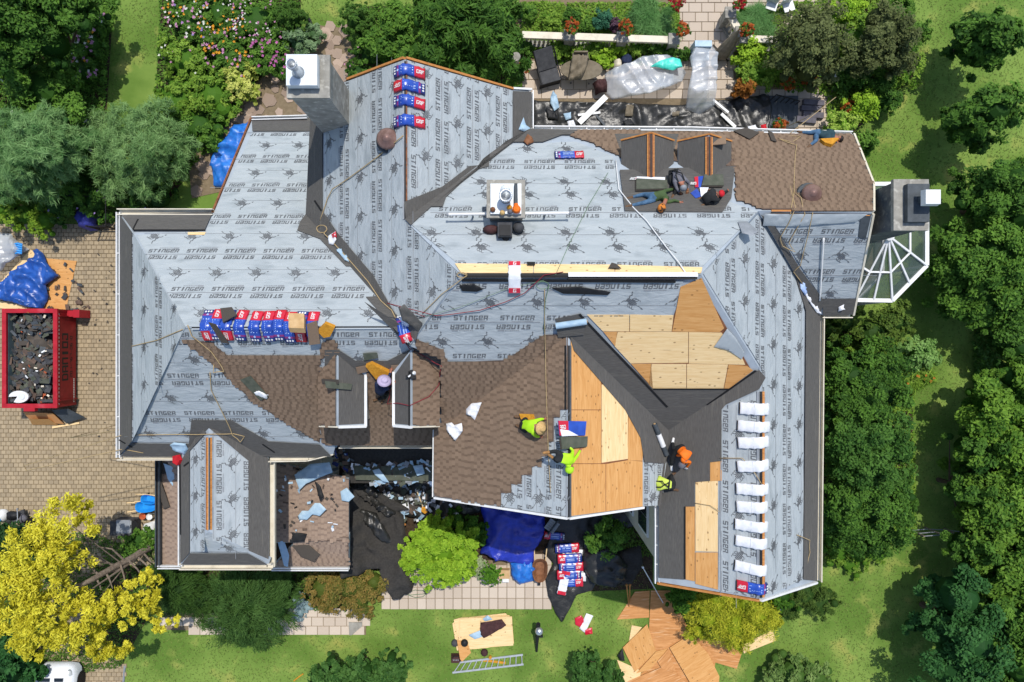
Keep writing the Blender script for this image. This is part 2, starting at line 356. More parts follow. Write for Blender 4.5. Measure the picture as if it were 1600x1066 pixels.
def pline(pts, w0, w1):
    q = []
    for i in range(len(pts)-1):
        (a, b), (c, d) = pts[i], pts[i+1]; L = math.hypot(c-a, d-b) or 1; nx, ny = -(d-b)/L, (c-a)/L
        f0 = i/(len(pts)-1); f1 = (i+1)/(len(pts)-1); k0 = (w0 + (w1-w0)*f0)/2; k1 = (w0 + (w1-w0)*f1)/2
        q.append([(a-nx*k0, b-ny*k0), (c-nx*k1, d-ny*k1), (c+nx*k1, d+ny*k1), (a+nx*k0, b+ny*k0)])
    return q
def scorpion():
    q = []
    # striped body along +x, tail line to +x, two claw arms to -x, curled legs
    for j, (y, x0, x1) in enumerate(((-.085, -.06, .10), (-.045, -.13, .16), (0, -.16, .20), (.045, -.13, .16), (.085, -.06, .10))):
        q += pline([(x0, y), (x1, y)], .034, .030)
    q += pline([(-.16, -.05), (-.16, .05)], .06, .06)
    q += pline([(.20, 0), (.30, .012), (.38, 0)], .016, .012) + pline([(.37, 0), (.44, .0)], .05, .01)
    q += pline([(-.15, .06), (-.20, .14), (-.15, .20), (-.20, .24)], .03, .02) + pline([(-.20, .26), (-.24, .30)], .05, .01)
    q += pline([(-.15, -.06), (-.23, -.10), (-.25, -.18)], .03, .02) + pline([(-.26, -.24), (-.29, -.30)], .05, .01)
    for x, sy in ((-.06, 1), (.02, 1), (.10, 1), (-.06, -1), (.02, -1), (.10, -1)):
        q += pline([(x, sy*.09), (x + .02, sy*.16), (x + .08, sy*.19), (x + .11, sy*.15)], .022, .010)
    return q
W_ST = word('STINGER', 1.04, .168); W_SM = dashes(.42, .03); W_BX = [[(0, -.025), (.2, -.025), (.2, .025), (0, .025)]]; SCORP = scorpion()
def put(quads, sx, ty, rot, poly, V, F, fr, off):
    c, s = math.cos(rot), math.sin(rot)
    for q in quads:
        z = [(sx + c*x - s*y, ty + s*x + c*y) for x, y in q]
        cx = sum(p[0] for p in z)/4; cy = sum(p[1] for p in z)/4
        if inside([cx], [cy], poly)[0]:
            b = len(V); V += [fr.at(p, off(*p) if callable(off) else off) for p in z]; F.append((b, b+1, b+2, b+3))
def underlay(key, poly, seam0, seam1, nsc=1, anchor=None, space=1.36, parent=None, dx=.0, srot=-.62):
    fr = PL[key]; parent = parent or ROOF[key]; st = fr.pst(poly)
    t0 = fr.st(fr.hit(*seam0))[1]; t1 = fr.st(fr.hit(*seam1))[1]; pit = abs(t1 - t0); lo = min(p[1] for p in st); hi = max(p[1] for p in st)
    k0 = math.floor((lo - t0)/pit); k1 = math.ceil((hi - t0)/pit); V = []; F = []; V2 = []; F2 = []
    r = random.Random(hash(key) % 97 if False else sum(map(ord, key)))
    ang = PL[key]
    s_anchor = fr.st(fr.hit(*anchor))[0] if anchor else 0
    for k in range(k0, k1):
        a, b = t0 + k*pit, t0 + (k+1)*pit
        bm = tri2d(st)
        cut(bm, (0, a - .05, 0), (0, -1, 0), True); 
        if bm.faces: cut(bm, (0, b, 0), (0, 1, 0), True)
        if not bm.faces: bm.free(); continue
        # overlapping courses: the lower edge of the upper sheet laps the one below
        wr = lambda s, t, a=a, b=b: .012*(1 - (t - a)/(b - a)) + .010*noise.noise((s*1.1, t*2.6, k*3.1)) + .004*noise.noise((s*4, t*5, k))
        smin = min(v.co.x for v in bm.verts); smax = max(v.co.x for v in bm.verts); x = smin + .3
        while x < smax: cut(bm, (x, 0, 0), (1, 0, 0)); x += .3
        for f_ in (.2, .4, .6, .8): cut(bm, (0, a + (b - a)*f_, 0), (0, 1, 0))
        vs, fs, uv = lift(bm, fr, .016, .010, wr); bm.free(); V = []; F = []; V2 = []; F2 = []
        ph = s_anchor + dx*k + r.uniform(-.12, .12)
        smn = min(p[0] for p in st); smx = max(p[0] for p in st)
        n0 = math.floor((smn - ph)/space) - 1; n1 = math.ceil((smx - ph)/space) + 1
        for n in range(n0, n1):
            s = ph + n*space
            off = lambda s_, t_, wr=wr: .026 + wr(s_, t_)
            put(W_ST, s, a + .17, 0, st, V, F, fr, off); put(W_ST, s, b - .17, math.pi, st, V, F, fr, off)
            put(W_SM, s + .05, a + .36-.33+.0, 0, st, V2, F2, fr, off); put(W_BX, s + .28, a + .03, 0, st, V2, F2, fr, off)
            put(W_SM, s - .05, b - .31, math.pi, st, V2, F2, fr, off); put(W_BX, s - .30, b - .31, math.pi, st, V2, F2, fr, off)
            put([[(-space/2, -.010), (space/2, -.010), (space/2, .010), (-space/2, .010)]], s, a + .01, 0, st, V2, F2, fr, off); put([[(-space/2, -.006), (space/2, -.006), (space/2, .006), (-space/2, .006)]], s + .3, a + pit*.42, 0, st, V2, F2, fr, off)
            rows = [a + pit*.5] if nsc == 1 else [a + pit*.38, b - pit*.36]
            for j, t in enumerate(rows): put(SCORP, s + space*(.42 if j == 0 else .30), t, srot + (math.pi if j else 0), st, V, F, fr, off)
        n0_, n1_, n2_ = len(vs), len(V), len(V2); mi = [0]*len(fs) + [1]*len(F) + [2]*len(F2)
        fs = fs + [tuple(i + n0_ for i in f) for f in F] + [tuple(i + n0_ + n1_ for i in f) for f in F2]; uv = uv + [(0, 0)]*(n1_ + n2_)
        pyd('underlayment_strip', vs + V + V2, fs, [M['underlay'], M['print'], M['print_small']], parent, mi, uv)

underlay('W1N', [(214,368),(322,362),(334,335),(395,207),(487,207),(487,330),(478,338),(633,511),(290,511)], (400,398), (400,458), 1, (417,448), 1.33)
underlay('W1W', [(207,362),(290,511),(207,690)], (249,520), (205,520), 1, (249,580), 1.3)
underlay('W1S', [(289,514),(634,513),(690,560),(680,600),(430,652),(500,692),(208,690)], (250,650), (250,592), 1, (312,641), 1.35)
underlay('NWW', [(632,94),(545,127),(506,142),(506,340),(478,340),(632,511),(641,540),(718,429),(632,345)], (539,300), (590,300), 1, (531,318), 1.32)
underlay('NWE', [(634,94),(800,142),(800,228),(634,344)], (690,200), (738,200), 1, (672,150), 1.32)
underlay('MN', [(635,345),(716,413),(1095,419),(1184,331),(1140,316),(975,332),(958,245),(900,222),(780,228)], (900,258), (900,333), 2, (850,402), 1.38)
underlay('ME', [(1098,428),(1186,332),(1254,440),(1255,905),(1195,932),(1190,577)], (1228,600), (1186,600), 1, (1219,690), 1.33)
underlay('MS', [(720,436),(1068,438),(1049,492),(880,494),(868,510),(850,560),(690,640),(690,560),(641,540)], (850,503), (850,439), 1, (735,515), 1.42)
underlay('EW', [(1128,640),(1187,610),(1187,934),(1122,922)], (1186,700), (1126,700), 1, (1172,775), 1.33)
underlay('NES', [(1200,336),(1362,336),(1337,466),(1284,466)], (1280,430), (1280,368), 1, (1330,457), 1.35)
underlay('GW', [(320,682),(320,862),(298,862),(298,705)], (323,740), (290,740), 1, (313,750), 1.3)
underlay('GE', [(332,680),(388,720),(388,862),(332,845)], (392,740), (334,740), 1, (349,750), 1.3)
underlay('GS', [(324,832),(300,862),(388,862)], (340,890), (340,820), 1, (345,880), 1.3)
underlay('SW', [(880,640),(888,640),(888,807),(770,789),(800,760),(850,710)], (866,750), (820,750), 1, (853,752), 1.3)
underlay('SE', [(1003,722),(1041,722),(1030,790),(1003,791)], (1035,750), (1003,750), 1, (1012,745), 1.2)

# ---- ice and water membrane
def mem(key, *polys, mat='membrane', off=.066, name='ice_shield'):
    for i, p in enumerate(polys): patch(name, key, p, M[mat], off + .003*i, .012, ROOF.get(key))
mem('W1W', [(190,337),(208,362),(208,690),(190,711)]); mem('W1N', [(190,337),(333,334),(321,361),(209,362)], [(470,348),(478,337),(633,511),(622,522),(572,466),(600,465),(560,418),(541,418),(500,375),(465,362)], [(394,188),(487,185),(487,207),(395,207)])
mem('W1S', [(190,711),(208,691),(296,692),(300,655),(362,655),(420,688),(500,693),(519,712)], [(618,500),(634,512),(662,535),(640,540),(570,470)], [(508,545),(530,545),(556,562),(606,562),(640,545),(690,540),(690,575),(620,575),(615,580),(575,580),(508,575)])
mem('NWW', [(478,337),(506,330),(530,365),(555,395),(585,430),(612,478),(633,511)], [(487,186),(506,186),(506,345),(480,338)], [(625,480),(634,478),(660,505),(652,532),(636,515)])
mem('NWE', [(633,345),(630,316),(690,292),(732,260),(757,258),(800,230),(800,143),(829,144),(829,200)])
mem('MN', [(633,345),(829,203),(880,212),(848,224),(803,224),(766,236),(764,262),(742,268),(697,310),(692,325),(674,325),(642,354)], [(968,268),(1148,262),(1142,312),(1128,334),(976,332)], [(835,204),(905,205),(890,213),(832,212)], [(960,212),(1060,212),(1052,240),(968,235)])
mem('ME', [(1187,334),(1196,352),(1240,430),(1258,490),(1279,492)], [(1279,492),(1274,907),(1253,905),(1257,480)])
mem('NES', [(1188,334),(1206,346),(1250,420),(1288,470),(1279,492)], [(1285,466),(1337,466),(1331,490),(1285,491)])
mem('MS', [(880,522),(867,497),(905,489),(1020,606),(1138,606),(1178,577),(1187,578),(1044,671)])
mem('SE', [(888,523),(1044,671),(1038,724),(1005,722),(999,684),(975,640),(895,548)], [(1038,720),(1030,790),(1026,790),(1036,720)])
mem('EW', [(1044,671),(1187,578),(1197,590),(1187,608),(1135,632),(1128,640),(1128,720),(1110,722),(1110,751),(1086,753),(1086,791),(1071,791),(1071,905),(1030,902),(1030,790)])
mem('GW', [(285,720),(284,880),(298,864),(298,705),(324,676),(318,668)]); mem('GE', [(328,670),(388,720),(388,862),(419,880),(419,716),(366,670)]); mem('GS', [(285,880),(298,863),(388,863),(418,880)])
for key, a, b, w in (('MS',(905,489),(1042,634),.07),('MS',(1180,577),(1104,631),.07),('MS',(1020,606),(1138,606),.05),('MS',(722,436),(1055,438),.09),('W1N',(209,362),(322,362),.06),('W1N',(209,361),(217,345),.05),  # long strip below the main ridge is painted shadow, the rest membrane edges
                     ('W1S',(187,685),(208,697),.05),('W1S',(411,692),(430,705),.05),('NWW',(494,314),(505,330),.07),('EW',(1071,791),(1071,904),.06),('GW',(284,722),(285,835),.07),
                     ('GW',(290,728),(298,722),.06),('DRW',(642,580),(642,665),.06),('SW',(885,540),(885,640),.06)):
    fr = PL[key]; p, q = fr.st(fr.hit(*a)), fr.st(fr.hit(*b)); n = Vector((-(q[1]-p[1]), q[0]-p[0])).normalized()*w/2
    bm = tri2d([(p[0]-n.x, p[1]-n.y), (q[0]-n.x, q[1]-n.y), (q[0]+n.x, q[1]+n.y), (p[0]+n.x, p[1]+n.y)]); vs, fs, uv = lift(bm, fr, .082, .014); bm.free()
    pyd('edge_and_shade_strip', vs, fs, M['seam_and_shade'], ROOF.get(key, house), None, uv)

# ---- plywood sheets
patch('sheathing', 'MS', [(945,506),(1050,500),(1066,455),(1094,440),(1172,575),(1139,604),(1018,604)], M['wood_dark'], .029, .01, ROOF['MS']); patch('sheathing', 'SE', [(891,528),(953,600),(1003,690),(1003,791),(891,806)], M['wood_dark'], .029, .01, ROOF['SE'])
def ply(key, mat, *quads):
    for i, q in enumerate(quads): patch('plywood_sheet', key, q, M[mat], .036 + .003*(i % 2), .018, ROOF[key])
ply('MS', 'ply_dark', [(1063,448),(1096,434),(1131,512),(1124,518),(1050,517)], [(943,518),(964,518),(961,540),(959,538)], [(986,568),(1017,568),(1013,606),(1020,606)], [(1138,569),(1167,571),(1176,578),(1139,606),(1131,606)])
ply('MS', 'ply_light', [(917,491),(983,491),(983,517),(942,517)], [(984,491),(1052,492),(1049,517),(984,517)], [(965,518),(1075,518),(1075,566),(985,567),(960,540)], [(1076,518),(1127,519),(1160,560),(1164,569),(1076,567)], [(1018,568),(1072,568),(1072,606),(1014,606)], [(1073,568),(1137,569),(1130,606),(1073,606)])
ply('SE', 'ply_dark', [(891,528),(938,585),(938,640),(891,640)], [(891,641),(938,641),(938,724),(891,724)], [(981,642),(1003,690),(1003,720),(980,719)], [(891,725),(945,725),(945,799),(891,806)], [(946,725),(980,719),(1003,721),(1003,791),(946,799)])
ply('SE', 'ply_light', [(939,601),(953,600),(980,640),(980,717),(939,723)])
ply('EW', 'ply_dark', [(1110,722),(1128,720),(1128,751),(1110,752)], [(1071,791),(1086,791),(1086,908),(1071,905)], [(1087,863),(1122,863),(1122,921),(1087,912)]); ply('EW', 'ply_light', [(1087,753),(1122,751),(1122,862),(1087,861)])
ply('MN', 'ply_light', [(711,413),(833,414),(833,428),(721,428)], [(834,414),(960,415),(960,428),(834,428)], [(961,415),(1097,419),(1095,428),(961,428)])
ply('W1N', 'ply_light', [(294,364),(322,364),(320,368),(294,368)])

# ---- shingles: every course and tab has its own thickness
def shingles(key, poly, parent=None, mat='shingle', exp=.125, holes=(), seed=1, jag=True, pl=None):
    fr = pl or PL[key]; st = fr.pst(poly); r = random.Random(seed); V = []; F = []; T = []
    t0 = min(p[1] for p in st); t1 = max(p[1] for p in st); s0 = min(p[0] for p in st); s1 = max(p[0] for p in st)
    hs = [fr.pst(h) for h in holes]; t = t0 - exp
    while t < t1:
        s = s0 - r.random()*.3; cand = []
        while s < s1:
            lt = not cand or cand[-1][1] < .11; w = r.uniform(.12, .20) if lt else r.uniform(.06, .10); cand.append((s, w)); s += w
        cs = np.array([a + w/2 for a, w in cand]); ok = inside(cs, np.full(len(cs), t + exp*.5), st)
        for h in hs: ok &= ~inside(cs, np.full(len(cs), t + exp*.5), h)
        for (a, w), o in zip(cand, ok):
            if not o: continue
            up = w > .11; z = .066 if up else .054; tn = min(1, max(0, r.gauss(.22, .08) + (0 if up else .36)))
            b = len(V); V += [fr.at((a, t - .004), z + .010), fr.at((a + w, t - .004), z + .010), fr.at((a + w, t + exp + .01), .059), fr.at((a, t + exp + .01), .059), fr.at((a, t - .004), .004), fr.at((a + w, t - .004), .004), fr.at((a + w, t + exp), .004), fr.at((a, t + exp), .004)]
            F += [(b, b+1, b+2, b+3), (b+4, b+5, b+1, b), (b+5, b+6, b+2, b+1), (b+7, b+4, b, b+3)]; T += [tn]*4
        t += exp
    if not holes: patch('shingle_underside', key, poly, M['lap'], .050, .01, parent or ROOF.get(key))
    o = pyd('shingle_courses', V, F, M[mat], parent or ROOF.get(key))
    at = o.data.attributes.new('tint', 'FLOAT', 'FACE'); at.data.foreach_set('value', T); o['kind'] = 'stuff'; return o
d1 = [(972,216),(1053,216),(1053,300),(972,300)]; d2 = [(1060,216),(1143,216),(1143,310),(1060,310)]
shingles('MN', [(905,205),(1332,212),(1362,288),(1361,330),(1192,329),(1150,312),(1148,262),(968,245),(945,236),(930,226),(890,214)], holes=(d1, d2), seed=3)
patch('shingle_underside', 'MN', [(905,205),(1332,212),(1362,288),(1361,330),(1192,329),(1150,312),(1148,262),(968,245),(945,236),(930,226),(890,214)], M['lap'], .050, .01, ROOF['MN'])
shingles('W1S', [(286,530),(330,534),(358,556),(500,556),(503,535),(522,530),(530,548),(500,560),(500,690),(440,655),(395,625),(345,578)], seed=4)
shingles('W1S', [(500,664),(575,664),(575,580),(616,580),(616,664),(690,664),(690,694),(525,694),(505,692)], seed=14); shingles('W1S', [(646,532),(690,545),(690,600),(646,570)], seed=15)
shingles('MS', [(648,528),(690,545),(700,565),(790,562),(810,548),(850,522),(884,522),(690,672),(690,560),(652,545)], seed=5)
stair = [(888,522),(888,640),(876,640),(876,652),(866,652),(866,690),(858,690),(858,712),(846,712),(846,728),(832,728),(832,742),(816,742),(816,756),(800,756),(800,770),(784,770),(784,789),(680,775),(680,672)]
shingles('SW', stair, seed=6)
# ---- ridge vents: a dark slot between two sawn strips
def slot(name, a, b, w, mats=('wood', 'black', 'wood'), lift_=.0, parent=house):
    a, b = Vector(a), Vector(b); d = (b - a).normalized(); n = Vector((0, 0, 1)).cross(d).normalized()
    for i, m in enumerate(mats):
        f = (i - (len(mats)-1)/2)*w; mb = MB(); z = (.030 if m != 'black' else -.0) - .75*abs(f)
        mb.bar(a + n*f + Vector((0, 0, z + lift_)), b + n*f + Vector((0, 0, z + lift_)), w*.92, .05); mb.build('ridge_slot_board' if m != 'black' else 'ridge_slot', M[m], parent)
def rp(key, u, v): return PL[key].hit(u, v)
slot('r', rp('W1N', 300, 512), rp('W1N', 612, 511), .045, ('underlay', 'black', 'underlay')); slot('r', rp('NWW', 633, 96), rp('NWW', 633, 343), .05, ('gray', 'black', 'wood_dark'))
slot('r', rp('SE', 888.5, 540), rp('SE', 888.5, 808), .06, ('gray', 'black', 'flash')); slot('r', rp('EW', 1189, 612), rp('EW', 1189, 934), .085, ('gray', 'black', 'wood'))
slot('r', rp('GW', 326, 684), rp('GW', 326, 828), .055, ('wood_dark', 'wood', 'black', 'wood')); slot('r', rp('NES', 1205, 331), rp('NES', 1360, 331.5), .06, ('wood', 'black', 'wood', 'wood_dark'))
slot('r', rp('MN', 725, 430), rp('MN', 888, 430), .05, ('black', 'black', 'black')); slot('r', rp('MN', 888, 431), rp('MN', 1090, 431), .07, ('black', 'white', 'white'))

# ---- gutters: open U channels with hangers
def gutter(pts, mat='trim', w=.15, d=.13, hang=0, wide=0):
    Q = [P(u, v, z) for u, v, z in pts]
    mb = MB()
    for a, b in zip(Q, Q[1:]):
        dd = (b - a).normalized(); n = Vector((0, 0, 1)).cross(dd).normalized()
        mb.bar(a - Vector((0, 0, d)), b - Vector((0, 0, d)), w, .02); mb.bar(a + n*w/2, b + n*w/2, .035, d + .03); mb.bar(a - n*w/2, b - n*w/2, .035, d + .03)
    o = mb.build('gutter', M[mat], house)
    if hang:
        for a, b in zip(Q, Q[1:]):
            k = int((b - a).length/hang); n = Vector((0, 0, 1)).cross((b-a).normalized())
            for i in range(1, k+1):
                p = a.lerp(b, i/(k+1)); h = MB(); h.bar(p - n*w/2 + Vector((0, 0, .03)), p + n*w/2 + Vector((0, 0, .03)), .03, .015); h.build('gutter_hanger', M['white'], o)
gutter([(186,332,7.0),(186,715,7.0)], 'white', .12, hang=1.6); gutter([(184,331.5,7.05),(333,331.5,7.05)], 'trim', .2); gutter([(184,714,6.95),(283,714,6.95)], 'trim', .2); gutter([(420,716,6.95),(480,715,6.95),(520,705,6.95)], 'trim', .24)
gutter([(282.5,722,6.95),(282.5,884,6.95)], 'white', .11); gutter([(281,885,6.95),(425,885,6.95)], 'trim', .2); gutter([(424,720,6.75),(424,885,6.75)], 'trim', .26)
gutter([(830.5,142,7.1),(830.5,202,7.1)], 'white', .12); gutter([(835,200.5,7.3),(1080,202,7.3),(1331,209,7.25),(1331,218,7.25)], 'white', .12, hang=.65)
gutter([(1281,493,7.45),(1277,909,7.45)], 'trim', .26); gutter([(1284,492,7.5),(1331,492,7.5)], 'trim', .2); gutter([(530,695,7.25),(690,695,7.25)], 'trim', .22)
gutter([(680,672,8.3),(679,776,8.3)], 'white', .12); gutter([(1026.5,792,8.2),(1026.5,911,8.2)], 'white', .14, hang=.8); gutter([(394,185.5,3.2),(480,183,3.2)], 'white', .12)
def rake(pts, mat='white', w=.10):
    Q = [P(*p) for p in pts]
    for a, b in zip(Q, Q[1:]):
        mb = MB(); mb.bar(a, b, w*.7, .2); mb.build('rake_board', M[mat], house)
def rk(key, u, v, dz=-.06): p = PL[key].hit(u, v); return (u, v, p.z + dz)
rake([rk('SW', 680, 777.5), rk('SW', 888, 809.5)]); rake([rk('SE', 888, 809.5), rk('SE', 1004, 792.5)]); rake([rk('NWW', 545, 124.5), rk('NWW', 633, 91.5)], 'wood'); rake([rk('NWE', 633, 91.5), rk('NWE', 800, 139.5)], 'wood'); rake([rk('NWE', 800, 139.5), rk('NWE', 829, 141)], 'white')
rake([rk('EW', 1028, 910.5), rk('EW', 1187, 937.5)], 'wood'); rake([rk('ME', 1187, 937.5), rk('ME', 1274, 909.5)], 'white'); rake([rk('MN', 1363, 332), rk('MN', 1363, 288), rk('MN', 1333, 212)], 'trim'); rake([rk('NES', 1363, 333), rk('NES', 1332, 491)], 'trim'); rake([rk('W1N', 333, 334), rk('W1N', 393, 187)], 'wood_dark')

# ---- dormers
def dormer(kW, kE, front_v, south, panels):
    W, E = PL[kW], PL[kE]; pw, pe = DORM[kW], DORM[kE]
    d = patch('dormer', kW, pw, M['deck'], 0, .10, house); patch('dormer_slope', kE, pe, M['deck'], 0, .10, d)
    a = W.hit(*pw[0 if not south else 1]); l = W.hit(*(pw[3] if not south else pw[2])); r = E.hit(*(pe[1] if not south else pe[2])); dy = .12 if south else -.12
    mb = MB(); xs = [l.x + .12, r.x - .12]; zb = min(l.z, r.z) - 1.9; y = (a.y if not south else max(l.y, r.y)) + dy
    mb.add([(xs[0], y, zb), (xs[1], y, zb), (xs[1], y, r.z - .1), (a.x, y, a.z - .12), (xs[0], y, l.z - .1)], [(0, 1, 2, 3, 4) if not south else (4, 3, 2, 1, 0)])
    y2 = y + (1.6 if south else -1.6)
    for x, z in ((xs[0], l.z), (xs[1], r.z)): mb.bar((x, y, (z + zb)/2 - .05), (x, y2, (z + zb)/2 - .05), .06, z - zb - .1)
    mb.build('dormer_wall', M['wall'], d)
    w = MB(); w.box(((xs[0]+xs[1])/2, y - .03*(1 if south else -1), l.z - .75), (.7, .04, .95)); f = w.build('dormer_window', M['white'], d)
    for k, key, poly, mat in panels:
        if k == 'mem': patch('ice_shield', key, poly, M[mat], .02, .02, d)
        else: shingles(key, poly, d, seed=9)
    return d
dL = dormer('DLW', 'DLE', 665, True, [('mem', 'DLE', [(529,552),(529,664),(570,662),(570,585)], 'membrane'), ('sh', 'DLW', [(526,548),(526,664),(500,664),(500,576)], '')])
dR = dormer('DRW', 'DRE', 665, True, [('mem', 'DRW', [(641,552),(641,664),(618,662),(618,585)], 'membrane'), ('sh', 'DRE', [(644,548),(644,664),(685,664),(685,573)], '')])
dA = dormer('D1W', 'D1E', 209, False, [('mem', 'D1W', [(1012,211),(1012,282),(971,290),(971,221)], 'membrane'), ('mem', 'D1E', [(1022,211),(1052,222),(1052,290),(1022,282)], 'membrane')])
dB = dormer('D2W', 'D2E', 211, False, [('mem', 'D2W', [(1103,213),(1103,280),(1060,290),(1060,223)], 'membrane'), ('mem', 'D2E', [(1113,213),(1142,223),(1142,290),(1113,280)], 'membrane')])
for d, ks, ps in ((dL, ('DLE','DLE','DLE'), [(572,581),(572,666),(529,667)]), (dR, ('DRW','DRW','DRW'), [(615.5,581),(615.5,665),(643,667.5)])):
    Q = [PL[k].hit(*p) + Vector((0, 0, .03)) for k, p in zip(ks, ps)]
    for a, b in zip(Q, Q[1:]): mb = MB(); mb.bar(a, b, .085, .10); mb.build('drip_edge', M['white'], d)
Q = [PL['DRE'].hit(*p) for p in ((643,667),(686,666))]; mb = MB(); mb.bar(Q[0], Q[1], .05, .1); mb.build('drip_edge', M['trim'], dR)
Q = [PL['DLW'].hit(*p) for p in ((527,667),(500,666))]; mb = MB(); mb.bar(Q[0], Q[1], .05, .1); mb.build('drip_edge', M['trim'], dL)
slot('r', PL['D1W'].hit(1017, 210), PL['D1W'].hit(1017, 279), .05, ('wood', 'wood_dark', 'black', 'wood_dark', 'wood'), .02, dA); slot('r', PL['D2W'].hit(1108, 214), PL['D2W'].hit(1108, 277), .05, ('wood', 'wood_dark', 'black', 'wood_dark', 'wood'), .02, dB)
for d, k1, k2, ps in ((dA, 'D1W', 'D1E', [(971,219.5),(1017,208),(1052,220)]), (dB, 'D2W', 'D2E', [(1059,221),(1108,210),(1142,221)])):
    Q = [PL[k].hit(*p) for k, p in zip((k1, k1, k2), ps)]
    for a, b in zip(Q, Q[1:]): mb = MB(); mb.bar(a, b, .05, .12); mb.build('rake_board', M['wood'], d)

# ---- single-storey roofs beside the garage wing and over the entrance
for k, nm in (('PO', 'porch_roof'), ('POS', 'porch_roof'), ('PW', 'lean_to_roof'), ('PM', 'entrance_roof')):
    ROOF[k] = patch(nm, k, LOW[k], M['deck'] if k != 'PM' else M['felt'], 0, .25, house)
shingles('PO', LOW['PO'], mat='shingle_lo', seed=11); shingles('POS', LOW['POS'], mat='shingle_lo', seed=12); shingles('PW', LOW['PW'], mat='shingle_lo', seed=13)
gutter([(425,889,3.5),(545,889,3.5)], 'white', .10); gutter([(247,716,3.4),(247,886,3.4)], 'flash', .16); gutter([(247,886,3.4),(283,886,3.4)], 'white', .1)

# ---- walls, with windows that the eaves hide from above
def wall_box(x0, x1, y0, y1, z1, wins=()):
    mb = MB(); mb.box(((x0+x1)/2, (y0+y1)/2, z1/2), (x1-x0, y1-y0, z1)); w = mb.build('wall', M['wall'], house)
    for side, c, zc, ww, hh in wins:
        p = {'w': (x0, c), 'e': (x1, c), 's': (c, y0), 'n': (c, y1)}[side]; rz = 0 if side in 'sn' else math.pi/2
        f = MB(); f.box((p[0], p[1], zc), (ww + .2, .14, hh + .2), rz); fo = f.build('window', M['white'], w)
        g = MB(); g.box((p[0], p[1], zc), (ww/2 - .03, .19, hh), rz)
        q = Vector((math.cos(rz), math.sin(rz), 0))*ww/4
        for sgn in (-1, 1):
            g = MB(); g.box(Vector((p[0], p[1], zc)) + q*sgn, (ww/2 - .04, .19, hh), rz); g.build('window_pane', M['winglass'], w)
wall_box(-13.75, -3.3, -3.7, 3.9, 6.9, [('w', y, z, 1.2, 1.5) for y in (-2, 0, 2) for z in (1.7, 5)] + [('s', -12.8, 5, 1, 1.4), ('s', -6, 4.2, 1.2, 1.4), ('n', -12.5, 5, 1.1, 1.5)])
wall_box(-10.6, -7.2, 3.8, 8.8, 3.0, [('n', -9, 1.6, 1.6, 1.5), ('w', 6.5, 1.6, 1.4, 1.5)]); wall_box(-6.9, .35, 0, 8.55, 7.0, [('n', x, z, 1.2, 1.6) for x in (-5, -3.3, -1.6) for z in (1.6, 4.9)] + [('e', 8, 4.9, .8, 1.4)])
wall_box(-3.2, 7, -2, 7.15, 7.0, [('n', x, z, 1.4, 1.7) for x in (2, 4.5, 6.5) for z in (1.6, 4.9)]); wall_box(-2.3, 4.35, -5.1, 0, 7.6, [('s', x, z, 1.4, 1.6) for x in (-1, 1, 3) for z in (1.6, 4.9)] + [('w', -4, 5, 1.2, 1.5)])
wall_box(5.25, 10.65, -8.0, 3, 7.1, [('w', -6.8, 4.9, 1.3, 1.6), ('w', -6.8, 1.7, 1.3, 1.6), ('s', 7, 4.9, 1.4, 1.6), ('s', 9, 1.7, 1.4, 1.6)] + [('e', y, z, 1.2, 1.5) for y in (-6, -3, 0) for z in (1.7, 5)])
wall_box(6, 11.7, 1.2, 7.2, 7.0, [('n', 9, 4.9, 1.4, 1.6), ('n', 10.8, 1.6, 1.2, 1.6), ('s', 11.2, 5, .6, 1.4)]); wall_box(-11.9, -10.15, -8.1, -3, 6.4, [('s', -10.6, 5, 1.2, 1.4), ('w', -6, 1.5, 1.4, 1.5)])
wall_box(-10.1, -8.1, -8.6, -5.0, 2.9); wall_box(-14.2, -12.2, -8.7, -5, 2.9)
def gable(a, b, c, zb):
    mb = MB(); q = [Vector(x) for x in (a, b, c)]; n = Vector((0, .12, 0)); lo = [Vector((a[0], a[1], zb)), Vector((b[0], b[1], zb))]
    pts = [lo[0], lo[1], q[1], q[2], q[0]]; m = 5
    mb.add([p for p in pts] + [p + n for p in pts], [(0, 1, 2, 3, 4), (9, 8, 7, 6, 5)] + [(i, (i+1) % m, m + (i+1) % m, m + i)[::-1] for i in range(m)]); mb.build('gable_wall', M['wall'], house)
gable((-6.9, 8.45, 7.3), (.35, 8.45, 7.15), (-3.36, 8.45, 10.25), 6.5); gable((-2.3, -5.1, 8.3), (4.3, -5.1, 8.9), (1.75, -5.1, 10.45), 7.0); gable((5.25, -8.05, 8.1), (10.6, -8.05, 7.5), (7.98, -8.05, 9.7), 7.0)
mb = MB(); mb.add([(11.7, 1.2, 7), (11.7, 7.2, 7), (11.7, 7.2, 7.4), (11.7, 4.14, 9.9), (11.7, 1.2, 7.5)], [(0, 1, 2, 3, 4)]); mb.build('gable_wall', M['wall'], house)

